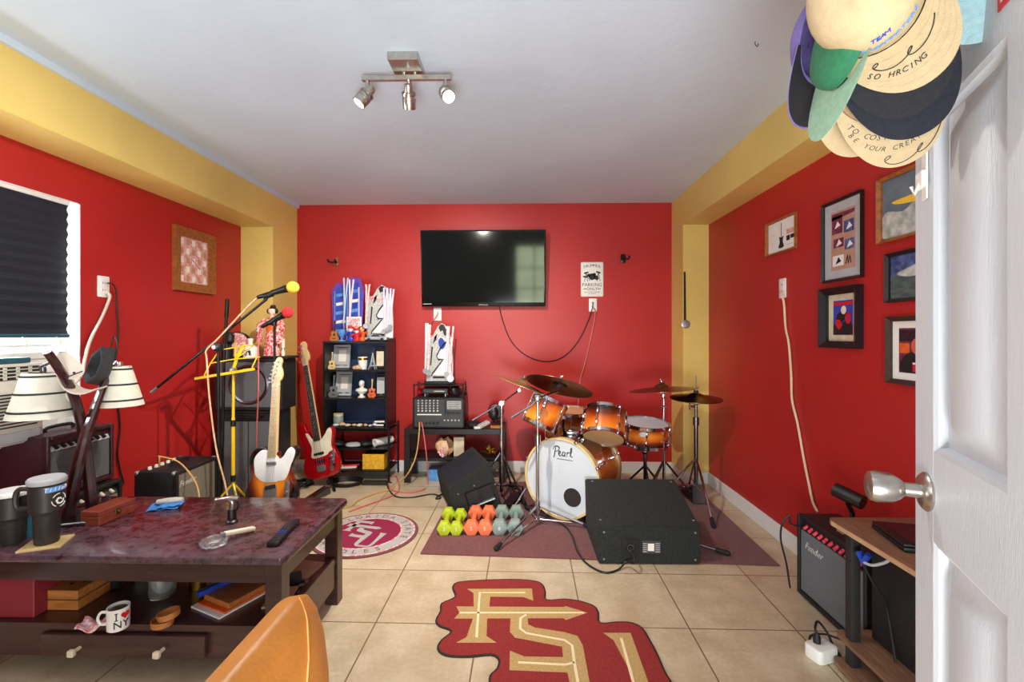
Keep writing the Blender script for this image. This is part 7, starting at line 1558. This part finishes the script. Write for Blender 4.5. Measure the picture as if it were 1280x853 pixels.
CAPS = [('tan cap with blue lettering and handwriting on the brim, frontmost on the door', (1124, 50, .665, (.68, -.73), (-.45, .45, .77), .22), .72, 'tan_cap', 'tan_cap', 'tan_cap_dark',
    (('~', .026, -.05, .32, 'ink'), ('SO HRCING', .0125, -.05, .55, 'ink')), (('TEAM', .013, -.03, .42, 'blue', 0), ('DREAMWATERS', .014, -.048, .26, 'sky_blue', 0))),
 ('black and navy cap directly behind the frontmost tan cap', (1122, 84, .70, (.42, -.9), (-.3, .35, .9), .1), .3, 'navy_cap', 'charcoal_cap', None, (), ()),
 ('second navy cap lower behind the black one, only its brim showing', (1130, 112, .715, (.38, -.92), (-.2, .3, .93), .08), .12, 'charcoal_cap', 'navy_cap', None, (), ()),
 ('tan cap with three lines of handwriting on its brim, lowest on the door', (1117, 150, .755, (.24, -.97), (-.1, .2, .97), .05), .12, 'tan_cap_dark', 'tan_cap', 'tan_cap_dark',
    (('TO COSTA RICA', .014, -.062, .32, 'ink'), ('BE YOUR CREATOR', .0125, -.062, .58, 'ink'), ('~', .016, -.03, .84, 'ink')), ()),
 ('plain tan cap brim peeking out at the left under the handwritten cap', (1073, 140, .82, (-.05, -1), (-.15, .2, .97), .05), .12, 'tan_cap_dark', 'tan_cap', 'tan_cap_dark', (), ()),
 ('green cap with mint brim between the purple and tan caps', (1037, 114, .75, (-.3, -.95), (-.85, .1, .36), 0), .35, 'green_cap', 'mint_cap', 'green_cap', (), ()),
 ('purple cap with black underside, leftmost on the door', (1024, 104, .83, (-.3, -.95), (-.62, .2, -.72), 0), .55, 'purple_cap', 'purple_cap', 'ink', (), ()),
 ('pale teal cap, rightmost of the caps against the door', (1222, -18, .635, (.45, -.9), (-.2, .4, .9), .3), .3, 'teal_cap', 'teal_cap', None, (), ())]
for lab, pos, sq, cm, bm_, un, tx, lg_ in CAPS: cap(lab, capm(*pos) @ S3(.86, .86, .86*sq), cm, bm_, un, tx, lg_)
t = thing('cap_rack', 'white strap with clips hanging on the door behind the caps', 'cap rack', dm.translation+DD*.06+DN*.004+V((0, 0, 1.5)))
b = B(dm); b.bb(.045, .065, 1.48, 2.03, sg*.001, sg*.004); b.bb(.04, .07, 2.03, 2.034, -sg*DT, sg*.004); b.bb(.04, .07, 1.98, 2.03, -sg*(DT+.003), -sg*DT); ob('strap', b, 'white_plastic', t)
for z in (1.5, 1.62, 1.74, 1.86):
    b = B(dm); b.bb(.04, .072, z, z+.03, sg*.004, sg*.012, .002); b.tube([(.056, z+.01, sg*.01), (.056, z-.01, sg*.018), (.056, z+.005, sg*.022)], .003, 6); ob('clip', b, 'paper', t)
# ================================================================ leather chair in the foreground
YA, YE = .33, .89
t = thing('leather_chair', 'tan leather armchair back in the left foreground before the coffee table', 'chair', V((-.72, .62, 0)))
def back(u, v):
    y = YA+(YE-YA)*u; e = 1-max(0, (u-.82)/.18)**2.4; e2 = 1-max(0, (.12-u)/.12)**2.4; k = math.sqrt(max(0, e*e2))
    a = -.55*PI+1.1*PI*v*1.0; zz = .775-.05*(1-k)
    pts = [(.362, .30), (.352, .5), (.355, .62), (.366, .70), (.386, .748), (.412, .772), (.442, .768), (.468, .74), (.48, .68), (.485, .55), (.485, .44)]
    f = v*(len(pts)-1); i = min(int(f), len(pts)-2); w = f-i; x = pts[i][0]*(1-w)+pts[i+1][0]*w; z = pts[i][1]*(1-w)+pts[i+1][1]*w
    xm = .42; x = xm+(x-xm)*(.25+.75*k); z = z-(1-k)*.05*max(0, (z-.5)/.27); return (-x, y, z)
b = B(); b.grid(back, 44, 40, 0)
for u in (0, 1):
    ring_ = [b.bm.verts.new(back(u, j/40)) for j in range(41)]; b.bm.faces.new(ring_)
ob('backrest', b, 'leather', t, ang=1.2)
b = B(); P = []
for i in range(21):
    f = i/20; P.append(V(back(.90-.30*f**1.3, .5-.44*f))+V((.0015, 0, 0)))
b.tube(P, .0016, 6); ob('seam', b, 'leather_seam', t)
b = B(); b.bb(-1.02, -.46, .36, .86, .3, .46, .04, seg=3); ob('seat', b, 'leather', t)
for y in (.36, .86):
    b = B(); b.bb(-1.0, -.44, y-.035, y+.035, .3, .54, .03, seg=3); ob('arm', b, 'leather', t)
for x in (-.98, -.42):
    for y in (.38, .84): b = B(); b.cyl((x, y, .32), (x, y, 0), .02, .013); ob('leg', b, 'rosewood', t)
